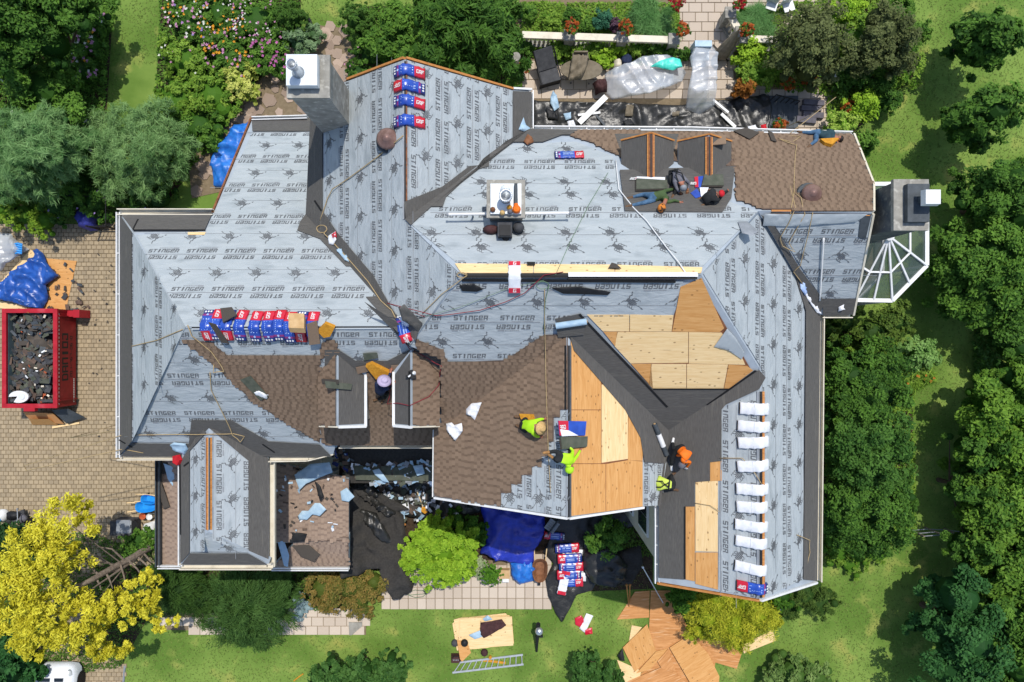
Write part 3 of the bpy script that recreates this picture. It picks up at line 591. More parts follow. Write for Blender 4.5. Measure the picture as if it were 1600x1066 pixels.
# ---- chimneys
def chimney(name, x0, x1, y0, y1, zb, zt, cap, stonecap=.06):
    mb = MB(); mb.box(((x0+x1)/2, (y0+y1)/2, (zb+zt)/2), (x1-x0, y1-y0, zt-zb)); c = mb.build('chimney', M['stone'], house)
    k = MB(); k.box(((x0+x1)/2, (y0+y1)/2, zt + .05), (x1-x0 + .14, y1-y0 + .14, .16)); k.build('chimney_crown', M['stone'], c)
    return c
p0, p1 = P(452, 150, 11.4), P(512, 90, 11.4)
c = chimney('chimney', p0.x, p1.x, p0.y, p1.y, 0, 11.3, 0)
k = MB(); cx, cy = (p0.x+p1.x)/2 - .1, (p0.y+p1.y)/2 + .07; k.box((cx, cy, 11.62), (.92, .92, .26)); k.build('chimney_cap', M['whitemetal'], c)
k = MB(); k.lathe([(.19, 11.76), (.13, 11.8), (.13, 12.3), (.16, 12.32), (.16, 12.42), (.13, 12.42), (.11, 12.1), (0, 12.05)], (cx - .1, cy - .08, 0), 16); k.build('flue_pipe', M['metal'], c, True)
p0, p1 = P(764, 337, 11.5), P(817, 285, 11.5)
c = chimney('chimney', p0.x, p1.x, p0.y, p1.y, 9, 11.4, 0)
k = MB(); cx, cy = (p0.x+p1.x)/2, (p0.y+p1.y)/2; k.box((cx, cy - .02, 11.56), (.92, .90, .14)); k.build('chimney_cap', M['whitemetal'], c)
k = MB(); k.lathe([(.17, 11.62), (.13, 11.66), (.13, 12.0), (.2, 12.02), (.2, 12.1), (.14, 12.1), (.12, 11.8), (0, 11.75)], (cx, cy - .02, 0), 18); k.build('flue_pipe', M['metal'], c, True)
k = MB(); k.lathe([(.14, 11.62), (.14, 11.74), (.10, 11.8), (0, 11.82)], (cx - .02, cy + .24, 0), 16); k.build('vent_cap', M['whitemetal'], c, True)
p0, p1 = P(1399, 357, 10.6), P(1447, 284, 10.6)
c = chimney('chimney', p0.x, p1.x, p0.y, p1.y, 0, 10.5, 0)
c.data.materials[0] = M['stone_dark']
k = MB(); k.box(((p0.x+p1.x)/2 + .1, (p0.y+p1.y)/2 + .02, 10.70), (.68, 1.18, .3)); k.build('chimney_cap', M['flash'], c)
k = MB(); k.box(((p0.x+p1.x)/2 + .17, (p0.y+p1.y)/2 + .1, 10.98), (.2, .2, .3)); k.build('flue_pipe', M['flash'], c)
k = MB(); k.box(((p0.x+p1.x)/2 + .24, (p0.y+p1.y)/2 + .1, 11.25), (.50, .48, .22), taper=.9); k.build('flue_cover', M['white'], c)
fl = [(1352,322),(1368,312),(1374,340),(1366,362),(1352,358)]
patch('chimney_flashing', 'NES', [(1345,333),(1361,333),(1352,372),(1340,370)], M['flash'], .05, .02, ROOF['NES'])

# ---- conservatory: eight-sided glass bay, its ridge running back to the house
hub = Vector((14.7, 4.1, 5.3)); ev = [P(u, v, 4.0) for u, v in ((1290,468),(1335,469),(1393,470),(1447,415),(1447,340),(1394,288),(1335,288),(1290,288))]
ev[0].x = ev[7].x = 11.75; ridge0 = Vector((11.75, 4.1, 5.3)); base = [Vector((p.x, p.y, .0)) for p in ev]
cb = MB()
for a, b in zip(ev[:-1], ev[1:]):
    cb.bar(a, b, .16, .16)
cons = cb.build('conservatory_frame', M['white'], house)
for a, b in zip(ev[:-1], ev[1:]): MB().bar(Vector((a.x, a.y, .4)), Vector((b.x, b.y, .4)), .12, .8).build('sill_wall', M['white'], cons)
top = [ridge0, hub, hub, hub, hub, hub, ridge0]
def face(*p, name='glass_pane', mat='glass'):
    n = (p[1]-p[0]).cross(p[2]-p[0]).normalized(); n = -n if n.z < 0 else n; k = len(p)
    v = list(p) + [q - n*.02 for q in p]; f = [tuple(range(k)), tuple(range(2*k-1, k-1, -1))] + [(i, (i+1) % k, k+(i+1) % k, k+i) for i in range(k)]
    return pyd(name, v, f, M[mat], cons)
fl_ = MB(); fl_.prism([(p.x, p.y) for p in ev], .1, .16); fl_.build('tiled_floor', M['tan'], cons)
U = Vector((0, 0, .04)); rib = lambda a, b, w=.075: MB().bar(a + U, b + U, w, .08).build('rafter', M['white'], cons)
seg = [(ev[0], ev[1], ridge0, ridge0.lerp(hub, .8)), (ev[1], ev[2], hub, hub), (ev[2], ev[3], hub, hub), (ev[3], ev[4], hub, hub), (ev[4], ev[5], hub, hub), (ev[5], ev[6], hub, hub), (ev[6], ev[7], ridge0.lerp(hub, .8), ridge0)]
face(ev[0], ev[1], hub, ridge0); face(ev[6], ev[7], ridge0, hub)
for i in range(1, 6):
    a, b = ev[i], ev[i+1]; m = a.lerp(b, .5); h1, h2 = hub.lerp(a, .55), hub.lerp(b, .55); hm = hub.lerp(m, .55)
    face(hub, h1, hm); face(hub, hm, h2); face(h1, a, m, hm); face(hm, m, b, h2)
    rib(h1, h2, .07); rib(hub, a)
    if i in (1, 2): rib(hub, m)
rib(hub, ev[6]); rib(ridge0, hub, .12); rib(ridge0.lerp(hub, .4), ev[0].lerp(ev[1], .4)); rib(hub.lerp(ev[1], .55), ridge0.lerp(hub.lerp(ev[1], .55), .2))
for a, b in zip(ev[:-1], ev[1:]):
    face(Vector((a.x, a.y, .85)), Vector((b.x, b.y, .85)), b - U*2, a - U*2); MB().bar(Vector((a.x, a.y, .8)), a, .1, .1).build('corner_post', M['white'], cons)
k = MB(); k.lathe([(.22, 5.33), (.2, 5.45), (.08, 5.5), (0, 5.5)], (hub.x, hub.y, 0), 10); k.box((hub.x - .3, hub.y, 5.42), (.5, .2, .12)); k.build('finial', M['white'], cons)
# ================================================================== GROUND AND GARDEN
def ground(name, poly, mat, z, kind='structure', th=.02):
    q = [G(u, v) for u, v in poly]
    mb = MB(); mb.prism(q, z - th, z); o = mb.build(name, M[mat]); o['kind'] = kind; return o
lawn = pyd('lawn', [(-45, -36, 0), (45, -36, 0), (45, 36, 0), (-45, 36, 0)], [(0, 1, 2, 3)], M['lawn']); lawn['kind'] = 'structure'
DRIVE = [(-60,352),(60,352),(150,352),(190,345),(300,345),(300,880),(150,885),(155,1010),(196,1040),(192,1110),(60,1110),(62,900),(30,830),(-60,830)]
drive = ground('driveway', DRIVE, 'joint', .02)
TERR = [(812,-30),(1330,-30),(1330,60),(1310,150),(1300,215),(815,215),(806,120)]
terr = ground('terrace', TERR, 'joint', .02)
PATH = [(596,885),(860,870),(862,952),(596,950)]; path = ground('front_path', PATH, 'joint', .02)
PATH2 = [(258,958),(572,955),(572,992),(258,984)]; path2 = ground('side_path', PATH2, 'joint', .02)
FLAG = [(290,210),(350,190),(400,130),(445,90),(500,40),(545,45),(555,110),(520,180),(420,190),(345,300),(300,310)]
flag = ground('flagstone_path', FLAG, 'joint', .02)
for nm, poly in dict(bed_by_driveway=[(-40,-40),(180,-40),(165,200),(160,335),(-40,345)], bed_by_path=[(255,-40),(470,-40),(470,60),(430,90),(330,230),(265,310),(235,300),(245,120)],
                     terrace_bed=[(815,5),(1060,5),(1060,58),(815,58)], lower_bed=[(812,62),(1060,66),(1060,100),(920,105),(840,100)], bed_by_steps=[(1140,20),(1420,-20),(1430,120),(1330,210),(1290,190),(1290,150),(1150,130)],
                     entrance_bed=[(430,700),(1020,780),(1020,920),(900,925),(860,875),(590,890),(540,955),(250,930),(250,880)], bed_by_wing=[(1283,500),(1400,510),(1425,600),(1430,840),(1290,870)],
                     bed_by_tower=[(560,10),(815,10),(815,140),(560,120)], yellow_tree_bed=[(-20,838),(140,830),(200,850),(250,840),(250,930),(190,1040),(60,1060),(-20,1066)]).items():
    ground('planting_bed', poly, 'mulch', .012)
ground('terrace_planting', [(1180,60),(1320,60),(1320,140),(1180,130)], 'mulch', .05)

def pavers(name, poly, parent, mat, size, rot=0, jit=.006, limit=300, hole=(), zt=.05, bond=True, seed=2, off=(0, 0)):
    """stones laid one by one: the first ones as parts, the rest joined"""
    q = [G(u, v) for u, v in poly]; r = random.Random(seed); hs = [[G(u, v) for u, v in h] for h in hole]
    xs = [p[0] for p in q]; ys = [p[1] for p in q]; w, d = size; items = []; row = 0; y = min(ys) + off[1]
    while y < max(ys):
        x = min(xs) + off[0] - (w/2 if (bond and row % 2) else 0)
        while x < max(xs):
            items.append((x + w/2, y + d/2)); x += w
        y += d; row += 1
    X = np.array([i[0] for i in items]); Y = np.array([i[1] for i in items]); ok = inside(X, Y, q)
    for h in hs: ok &= ~inside(X, Y, h)
    items = [i for i, o in zip(items, ok) if o]
    variants = []
    for k in range(4):
        a, b = w/2 - .008, d/2 - .008; e = .012
        v = [(-a, -b, 0), (a, -b, 0), (a, b, 0), (-a, b, 0), (-a + e, -b + e, zt - .02), (a - e, -b + e, zt - .02), (a - e, b - e, zt - .02), (-a + e, b - e, zt - .02)]
        variants.append((v, [(4, 5, 6, 7), (0, 1, 5, 4), (1, 2, 6, 5), (2, 3, 7, 6), (3, 0, 4, 7)], r.random()))
    V = []; F = []; T = []; meshes = []
    if limit:
        for v, f, t in variants:
            me = bpy.data.meshes.new(name); me.from_pydata(v, [], f); me.materials.append(M[mat]); at = me.attributes.new('tint', 'FLOAT', 'FACE'); at.data.foreach_set('value', [t]*len(f)); meshes.append(me)
    inframe = [i for i in items if abs(i[0]) < 24.2 and abs(i[1]) < 16.2]
    for i, (x, y) in enumerate(items):
        z = .02 + r.uniform(-jit, jit)
        if limit and len(inframe) <= limit:
            o = bpy.data.objects.new(name, r.choice(meshes)); COL.objects.link(o); o.parent = parent; o.location = (x, y, z)
        else:
            v, f, t = variants[0]; b = len(V); t = r.random(); tx, ty = r.uniform(-.02, .02), r.uniform(-.02, .02)
            V += [(x + a, y + c, z + e + a*tx + c*ty) for a, c, e in v]; F += [tuple(k + b for k in g) for g in f]; T += [t]*len(f)
    if V:
        o = pyd(name, V, F, M[mat], parent); at = o.data.attributes.new('tint', 'FLOAT', 'FACE'); at.data.foreach_set('value', T); o['kind'] = 'stuff'
pavers('paver', DRIVE, drive, 'paver', (.235, .20), limit=0)
pavers('stone_tile', TERR, terr, 'tile', (.60, .45), seed=5, hole=([(812,-5),(1056,-5),(1056,100),(812,100)], [(1140,50),(1330,50),(1330,140),(1150,130)], [(812,150),(1205,150),(1205,215),(812,215)]))
pavers('stone_tile', PATH, path, 'tile', (.42, .52), seed=6, bond=False); pavers('stone_tile', PATH2, path2, 'tile', (.55, .42), seed=7)
rr = random.Random(4)
for i in range(230):
    u, v = rr.uniform(285, 560), rr.uniform(40, 310)
    if not inside([u], [v], FLAG)[0]: continue
    k = rr.randint(5, 7); R = rr.uniform(.2, .36); p = G(u, v); mb = MB(); a0 = rr.random()*6
    mb.prism([(p[0] + R*rr.uniform(.8, 1.1)*math.cos(a0 + 6.283*j/k), p[1] + R*rr.uniform(.8, 1.1)*math.sin(a0 + 6.283*j/k)) for j in range(k)], .01, .05 + rr.uniform(0, .02))
    o = mb.build('flagstone', M['flag'], flag); at = o.data.attributes.new('tint', 'FLOAT', 'FACE'); at.data.foreach_set('value', [rr.random()]*len(o.data.polygons))

# grass blades on the open lawn
hid = [DRIVE, TERR, PATH, PATH2, FLAG, SLOPE['ME']]
n = 150000; U_ = RNG.uniform(-10, 1610, n); V_ = RNG.uniform(-10, 1076, n); ok = np.ones(n, bool)
for h in hid: ok &= ~inside(U_, V_, h)
ok &= ~((U_ > 190) & (U_ < 1275) & (V_ > 100) & (V_ < 880)); U_, V_ = U_[ok], V_[ok]; n = len(U_)
X = (U_-800)*CAM_H/FPX; Y = (533-V_)*CAM_H/FPX; ang = RNG.uniform(0, 6.283, n); L = RNG.uniform(.05, .11, n); wd = RNG.uniform(.012, .028, n); hgt = RNG.uniform(.02, .06, n)
vs = np.zeros((n, 3, 3)); c_, s_ = np.cos(ang), np.sin(ang)
vs[:, 0] = np.stack([X - s_*wd, Y + c_*wd, np.zeros(n)], 1); vs[:, 1] = np.stack([X + s_*wd, Y - c_*wd, np.zeros(n)], 1); vs[:, 2] = np.stack([X + c_*L, Y + s_*L, hgt], 1)
def fast_mesh(name, verts, k, mat, tint=None, parent=None):
    nf = len(verts)//k; me = bpy.data.meshes.new(name); me.vertices.add(len(verts)); me.vertices.foreach_set('co', np.ascontiguousarray(verts, np.float32).ravel())
    me.loops.add(nf*k); me.loops.foreach_set('vertex_index', np.arange(nf*k, dtype=np.int32)); me.polygons.add(nf); me.polygons.foreach_set('loop_start', np.arange(0, nf*k, k, dtype=np.int32)); me.polygons.foreach_set('loop_total', np.full(nf, k, np.int32))
    me.update(); 
    if tint is not None: at = me.attributes.new('tint', 'FLOAT', 'FACE'); at.data.foreach_set('value', np.asarray(tint, np.float32))
    return link(name, me, mat, parent)
g = fast_mesh('grass', vs.reshape(-1, 3), 3, M['blade'], np.clip(RNG.normal(.42, .25, n), 0, 1)); g['kind'] = 'stuff'

# ------------------------------------------------------------------ plants
LEAF = {}
def leafmat(c1, c2, trans=.28, rough=.6):
    k = (c1, c2)
    if k not in LEAF: LEAF[k] = mk('leaf_' + c1, c1, c2, 1, rough, tint=True, spec=.12, trans=trans)
    return LEAF[k]
def leaves(name, lobes, n, size, cols, parent=None, aspect=.5, style='leaf', clump=.3, ncl=22, flat=.5, seed=1, core=True, up=1.0):
    rg = np.random.default_rng(seed); lob = np.array(lobes, float)
    vol = lob[:, 3]*lob[:, 4] + lob[:, 5]*lob[:, 3]; pick = rg.choice(len(lob), size=max(ncl*len(lob), 4), p=vol/vol.sum())
    d = rg.normal(size=(len(pick), 3)); d[:, 2] = np.where(d[:, 2] < -.35, -d[:, 2], d[:, 2]); d /= np.linalg.norm(d, axis=1)[:, None]
    cc = lob[pick, :3] + d*lob[pick, 3:6]*np.where(rg.random(len(pick)) < .14, rg.uniform(1.0, 1.28, len(pick)), rg.uniform(.66, 1.0, len(pick)))[:, None]; cr = lob[pick, 3:6].min(1)*clump*rg.uniform(.6, 1.3, len(pick)); ct = rg.normal(0, .17, len(pick))
    k = rg.integers(0, len(pick), n); g3 = rg.normal(size=(n, 3)); g3 /= np.linalg.norm(g3, axis=1)[:, None]; rad = rg.uniform(0, 1, n)**.5
    c = cc[k] + g3*(cr[k]*rad)[:, None]*np.array([1, 1, .75]); c[:, 2] = np.maximum(c[:, 2], .04)
    out = d[k]; nrm = out*.6 + np.array([0, 0, up]) + rg.normal(size=(n, 3))*flat; nrm /= np.linalg.norm(nrm, axis=1)[:, None]
    t = rg.normal(size=(n, 3))
    if style == 'hang': t = out*np.array([1, 1, .2]) + np.array([0, 0, -.5]) + rg.normal(size=(n, 3))*.25
    if style == 'spike': t = out + np.array([0, 0, .5]) + rg.normal(size=(n, 3))*.35
    t -= nrm*(t*nrm).sum(1)[:, None]; t /= np.linalg.norm(t, axis=1)[:, None]; b = np.cross(nrm, t)
    L = size*rg.uniform(.45, 1.5, n)[:, None]; w = L*aspect
    v = np.stack([c - t*L*.5, c + b*w*.5 + nrm*L*.06, c + t*L*.5, c - b*w*.5 + nrm*L*.06], 1)
    v[:, :, 2] = np.maximum(v[:, :, 2], .03)
    tint = np.clip(.5 + rg.normal(0, .2, n) + ct[k], 0, 1)
    o = fast_mesh(name, v.reshape(-1, 3), 4, leafmat(*cols), tint, parent)
    if core and parent is not None:
        mb = MB()
        for x, y, z, rx, ry, rz in lobes: mb.lathe([(0, -rz*.6)] + [(rx*.58*math.sin(a), -rz*.6*math.cos(a)) for a in (.5, 1.0, 1.57, 2.1, 2.6)] + [(0, rz*.6)], (x, y, max(z, rz*.6 + .02)), 9, sy=ry/rx)
        k = mb.build('inner_foliage', leafmat(*cols), parent); k['kind'] = 'stuff'
    return o
def scatter_lobes(cx, cy, R, n, r0, r1, z0, z1, seed):
    r = random.Random(seed); out = []
    for i in range(n): a = i*2.4; q = R*math.sqrt((i + .5)/n); out.append((cx + q*math.cos(a), cy + q*math.sin(a)*.95, z1 - (z1 - z0)*(q/R) + r.uniform(-.2, .2), r.uniform(r0, r1), .75))
    return out
def plant(name, label, cat, lobes_px, n, size, cols, trunk=None, z0=0, group=None, tm='bark', flowers=None, tr=1.0, **kw):
    """lobes_px: (u, v, z, radius_px, rz, squash) read off the photograph at height z"""
    lob = []
    for l in lobes_px:
        u, v, z, r, rz = l[:5]; sq = l[5] if len(l) > 5 else 1; p = P(u, v, z); k = (CAM_H - z)/FPX; lob.append((p.x, p.y, z, r*k, r*k*sq, rz))
    if len(lob) >= 3 and name != 'lime_shrub' and cat in ('tree', 'shrub') and kw.get('style') != 'hang':     # smaller side boughs break the outline
        kw['ncl'] = max(8, int(kw.get('ncl', 22)*1.15*len(lob)/(3*len(lob)))); rb = random.Random(int(lobes_px[0][0]*3 + lobes_px[0][1])); ax_, ay_ = sum(l[0] for l in lob)/len(lob), sum(l[1] for l in lob)/len(lob)
        for l in list(lob):
            for _ in range(2):
                a = math.atan2(l[1]-ay_, l[0]-ax_) + rb.uniform(-1.3, 1.3); q = l[3]*rb.uniform(.28, .45); lob.append((l[0] + math.cos(a)*l[3]*.85, l[1] + math.sin(a)*l[3]*.85, max(.25, l[2] - l[5]*rb.uniform(-.2, .5)), q, q, q*.8))
    cx = sum(l[0] for l in lob)/len(lob); cy = sum(l[1] for l in lob)/len(lob)
    base = (cx, cy) if trunk is None else (G(*trunk) if trunk != 0 else (cx, cy))
    t = thing(name, label, cat, (base[0], base[1], z0), group)
    sd = int(abs(lobes_px[0][0]*7 + lobes_px[0][1]*13)) % 9973
    leaves('crown', lob, n, size, cols, t, seed=sd, **kw)
    top = max(l[2] for l in lob); mb = MB(); r0 = (.05 + .03*top)*tr
    mid = Vector((cx, cy, top*.8)); b0 = Vector((base[0], base[1], z0)); mb.tube([b0, b0.lerp(mid, .5) + Vector((.05, .04, 0)), mid], [r0, r0*.7, r0*.25], 7)
    for l in lob[:6]: mb.tube([b0.lerp(mid, .45), Vector(l[:3])], [r0*.45, r0*.12], 5)
    tr = mb.build('trunk', M[tm], t)
    if flowers:
        rg = random.Random(sd)
        for cols2, cnt, fs in flowers:
            V = []; T = []
            for i in range(cnt):
                l = rg.choice(lob); a = rg.random()*6.28; q = rg.random()**.5*.9; x, y = l[0] + math.cos(a)*l[3]*q, l[1] + math.sin(a)*l[4]*q; z = l[2] + l[5]*math.sqrt(max(0, 1-q*q)) + .08
                for j in range(5):
                    b = a + j*1.256; s = fs*rg.uniform(.7, 1.2); V += [(x, y, z), (x + s*.6*math.cos(b-.5), y + s*.6*math.sin(b-.5), z + .01), (x + s*math.cos(b), y + s*math.sin(b), z + .02), (x + s*.6*math.cos(b+.5), y + s*.6*math.sin(b+.5), z + .01)]; T.append(rg.random())
            f = fast_mesh('blossom', np.array(V), 4, leafmat(*cols2, .2), T, t); f['kind'] = 'stuff'
    return t
DG = ('2d501e', '618a34'); MG = ('3a6022', '70983a'); LG = ('4e7822', '8fae44'); BG = ('3f5f50', '7f9c86'); OL = ('454f2c', '76804e'); LIME = ('6c9622', 'a9cb40'); YE = ('b0a822', 'f2ea52'); WD = ('2c4a1c', '4e6d2e'); GOLD = ('8a9c24', 'd6d344')
WHITE = ('e8e6dc', 'f6f4ea'); PINK = ('c07aa8', 'dfa6c8'); ORF = ('d98a1e', 'eeb03a'); PUR = ('8a72b4', 'b49ad0'); REDF = ('a8302a', 'c8563a')
# wood and lawn trees on the side of the tower bay
plant('young_tree', 'small dark green tree on the lawn, nearest the upper corner', 'tree', [(1512,72,1.6,34,.9),(1535,62,2.6,38,1.0,.9),(1560,55,3.4,34,.9),(1530,88,1.8,30,.8),(1580,60,3.6,18,.6)], 9000, .20, DG, trunk=(1484,84), group='young trees standing on the lawn', ncl=16)
plant('young_tree', 'small dark tree on the lawn below the corner tree', 'tree', [(1505,190,1.4,30,.8),(1528,185,2.4,40,1.0),(1555,172,3.2,36,.9),(1575,160,3.4,18,.6),(1520,212,1.6,26,.7)], 9000, .20, DG, trunk=(1478,188), group='young trees standing on the lawn', ncl=16)
plant('broadleaf_tree', 'deep green tree at the picture edge below the young trees', 'tree', [(1545,310,2.10,50,1.60),(1580,290,2.80,45,1.60),(1590,345,2.80,40,1.60)], 14400, .16, DG)
plant('broadleaf_tree', 'large bright leafed tree beside the glass conservatory', 'tree', [(1505,420,2.08,52,1.54),(1545,400,2.54,52,1.54),(1495,465,1.62,36,1.40),(1530,460,2.08,50,1.40),(1570,440,2.54,46,1.40),(1490,385,1.39,38,1.12)], 32000, .16, MG, ncl=26)
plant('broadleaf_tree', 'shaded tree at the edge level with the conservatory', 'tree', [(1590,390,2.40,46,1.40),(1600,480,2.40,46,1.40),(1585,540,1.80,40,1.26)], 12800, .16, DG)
plant('shrub', 'pale green round shrub alone on the strip of lawn', 'shrub', [(1437,552,.7,24,.6),(1455,560,.5,14,.4),(1422,562,.4,12,.4)], 2600, .13, ('5f8a3e', '93b86a'))
plant('broadleaf_tree', 'tall sunlit tree at the edge across the grass strip', 'tree', [(1560,640,2.30,62,1.68),(1600,620,2.68,50,1.54),(1540,700,1.91,56,1.54),(1590,710,2.68,58,1.68),(1525,640,1.15,34,1.12)], 33000, .17, ('3b6420', '7ba038'), ncl=26)
plant('broadleaf_tree', 'tall light green tree above the dark thicket', 'tree', [(1560,790,2.30,60,1.68),(1600,830,2.68,56,1.61),(1535,850,1.91,50,1.54),(1580,890,2.30,56,1.61),(1525,790,1.53,32,1.19)], 33000, .17, ('3a6220', '769a38'), ncl=26)
plant('broadleaf_tree', 'dark tree in the thicket near the lower corner', 'tree', [(1495,930,2.72,50,1.53),(1470,985,2.21,40,1.36),(1515,1000,2.98,52,1.61),(1485,1050,2.55,46,1.44),(1455,925,1.70,24,1.02)], 24000, .17, ('2a5228', '4a7a3e'), ncl=22)
plant('broadleaf_tree', 'tree filling the lower corner of the wood', 'tree', [(1570,970,2.60,56,1.76),(1600,1040,3.12,56,1.76),(1550,1060,2.08,48,1.60)], 16500, .17, MG)
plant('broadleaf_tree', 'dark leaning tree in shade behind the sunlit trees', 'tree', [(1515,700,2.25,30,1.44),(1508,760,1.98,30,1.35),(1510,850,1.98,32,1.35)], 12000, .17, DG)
for nm, lab, lb, n_, c_ in (('shrub', 'broad glossy shrub against the wing gutter, uppermost of three', [(1325,590,2.2,44,1.5),(1368,575,2,42,1.4),(1335,630,2.4,44,1.5),(1375,615,2,34,1.4),(1310,560,1.5,26,1)], 15000, DG),
                       ('shrub', 'broad glossy shrub against the wing gutter, middle of three', [(1325,690,2.8,46,1.7),(1370,680,2.5,46,1.6),(1395,700,1.6,30,1.2),(1345,730,2.6,44,1.6),(1388,745,1.6,34,1.2)], 16000, ('2c511e', '5c8538')),
                       ('shrub', 'broad glossy shrub against the wing gutter, lowest of three', [(1320,780,2.4,42,1.5),(1365,790,2.2,44,1.5),(1398,790,1.4,30,1.1),(1330,825,1.8,38,1.2),(1375,830,1.6,36,1.1)], 15000, DG)):
    plant(nm, lab, 'shrub', lb, int(n_*1.5), .13, c_, ncl=24, group='broad shrubs along the wing wall')
plant('shrub', 'low shrub with tan stems below the conservatory corner', 'shrub', [(1320,500,.8,34,.7),(1360,520,.9,34,.8),(1400,500,.9,30,.7),(1300,535,.6,20,.5)], 6000, .15, ('35521f', '6c8436'))
plant('shrub', 'bright ground shrub at the end of the wing bed', 'shrub', [(1310,862,.3,26,.3),(1350,862,.25,30,.25),(1300,845,.3,18,.3),(1330,880,.2,24,.2)], 3200, .12, LG)
plant('shrub', 'spiky dark shrub with dry twigs at the wing corner', 'shrub', [(1255,925,.5,30,.5),(1280,945,.4,28,.4),(1235,945,.4,22,.4)], 3600, .22, ('33501f', '66803a'), aspect=.14, style='spike')
plant('daylily_clump', 'orange flowered lily clump on the grass strip', 'flowers', [(1425,595,.3,16,.3),(1448,590,.3,12,.3)], 700, .4, LG, aspect=.10, style='spike', flowers=[(('b8662a', 'c8863a'), 8, .07)], core=False)
# shaded garden in front of the terrace
plant('olive_tree', 'grey green olive tree beside the terrace steps', 'tree', [(1262,62,2.6,46,1.3),(1240,85,2.2,36,1.1),(1290,85,2.3,36,1.1),(1270,40,2.4,30,1.0),(1262,110,1.8,30,.9)], 13000, .13, OL, ncl=26)
plant('olive_tree', 'second grey green olive tree further from the terrace', 'tree', [(1382,55,2.4,40,1.2),(1362,85,2.0,32,1.0),(1400,95,2.0,28,1.0),(1370,30,2.0,28,.9)], 9000, .13, OL, ncl=22)
for i, (u, v, r, lab, col) in enumerate(((1330,60,30,'bright green bush between the two olive trees',LG),(1320,20,26,'yellow green bush above the olive trees',LIME),(1420,60,26,'feathery bush at the lawn edge beside an olive tree',MG),(1330,120,28,'dark bush below the globe lamp gap',DG),
                    (1410,110,28,'light leafed bush at the lawn edge',LG),(1375,130,26,'bush with broad leaves near the lawn shadow',MG),(1345,165,24,'yellow green bush beside the rust red pot',LIME),(1385,160,18,'dark round bush on the lawn edge below the beds',DG),(1310,195,22,'pale hosta bush beside the stone slabs',('6f9a2c','b9cf62')),
                    (1350,225,16,'thin green bush off the roof corner',MG),(1170,85,24,'bright bush behind the folded parasol',LIME),(1180,120,26,'mixed bush at the end of the black ground cloth',LG),(1160,140,14,'small red leaved bush near the parasol',('7a4a26','a8702e')),(1400,20,24,'tall grassy bush near the lawn edge',MG))):
    plant('bush', lab, 'bush', [(u, v, .7, r, .7), (u + r*.6, v - r*.3, .5, r*.6, .5), (u - r*.5, v + r*.4, .5, r*.6, .5)], 2600, .13, col, group='garden bushes beyond the terrace')
# trees above the house
plant('peach_tree', 'large dark willow leafed tree above the gable ridge', 'tree', [(740,50,3.6,56,1.8),(700,80,3.2,44,1.6),(690,25,3.0,44,1.6),(780,85,3.2,40,1.5),(765,10,3.0,46,1.6),(725,110,2.8,36,1.3),(790,40,2.8,30,1.3)], 24000, .30, ('2b4f1c', '5d8534'), aspect=.2, ncl=26)
plant('bush', 'bright green bush left of the large dark tree', 'bush', [(625,45,1.2,34,1.0),(600,75,1.0,28,.8),(650,80,1.2,30,1.0)], 6500, .16, MG)
plant('shrub', 'low dark shrub under the gable end', 'shrub', [(580,85,.5,28,.5),(560,115,.4,22,.4),(620,95,.5,24,.5)], 3200, .14, DG, flowers=[(PINK, 8, .06)])
plant('topiary_ball', 'round clipped evergreen beside the black hose loop', 'topiary', [(458,33,.8,24,.8)], 6000, .08, ('35571f', '587c30'), clump=.12, ncl=120)
plant('topiary_ball', 'round clipped evergreen right of the flagstone gap', 'topiary', [(558,36,.9,28,.9)], 7000, .08, ('35571f', '628838'), clump=.12, ncl=120)
plant('shrub', 'feathery grey green shrub beside the tall chimney', 'shrub', [(470,68,.6,26,.6),(490,55,.5,16,.5)], 3200, .14, ('4a6a3e', '86a074'))
# flower beds
fb = [(WHITE, 26, .07), (PINK, 30, .08), (ORF, 26, .07), (PUR, 14, .07)]
for i, (u, v, r, lab, col, fl) in enumerate(((300,30,40,'flower clump of pink and white bloom at the lawn edge',MG,fb),(350,25,42,'flower clump thick with orange bloom',MG,[(ORF,44,.06),(WHITE,40,.06)]),(400,35,44,'flower clump thick with pink bloom near the ball shrub',MG,[(PINK,60,.06),(WHITE,36,.05)]),
        (290,95,38,'leafy green flower clump below the pink edge',LG,[(WHITE,8,.06),(PINK,8,.06)]),(360,85,42,'flower clump with pink and yellow bloom mid bed',MG,[(PINK,40,.08),(ORF,26,.08)]),(425,90,30,'magenta flower clump beside the tall chimney',MG,[(('a8488a','cf78b4'),44,.08)]),
        (280,160,34,'dense green shrub at the lower lawn edge',LG,None),(330,150,40,'dense bright shrub in the middle of the bed',LG,None),(375,130,26,'pale variegated shrub on the flagstone edge',('93a63e','d6d878'),None),(310,200,36,'dark dense shrub above the blue tarp path',MG,None),(265,200,26,'deep green shrub near the feathery pine',DG,None))):
    plant('flower_clump' if fl else 'shrub', lab, 'flowers' if fl else 'shrub', [(u, v, .6, r, .6), (u + r*.5, v + r*.5, .5, r*.6, .5), (u - r*.5, v - r*.4, .5, r*.6, .5)], 4200, .14, col, flowers=fl, group='clumps in the flower bed')
plant('shrub', 'white flowered viburnum along the left lawn edge', 'shrub', [(70,140,1.6,52,1.2),(115,190,1.4,40,1.1),(30,120,1.6,40,1.2),(120,230,1.2,26,1.0),(60,180,1.5,40,1.1)], 13000, .15, MG, flowers=[(WHITE, 22, .11)])
plant('broadleaf_tree', 'dark broad tree filling the upper left corner', 'tree', [(40,30,3.50,56,1.80),(95,20,3.20,48,1.70),(20,80,3.00,46,1.60),(130,10,2.60,34,1.40),(80,65,2.80,40,1.50)], 25500, .16, DG, ncl=24)
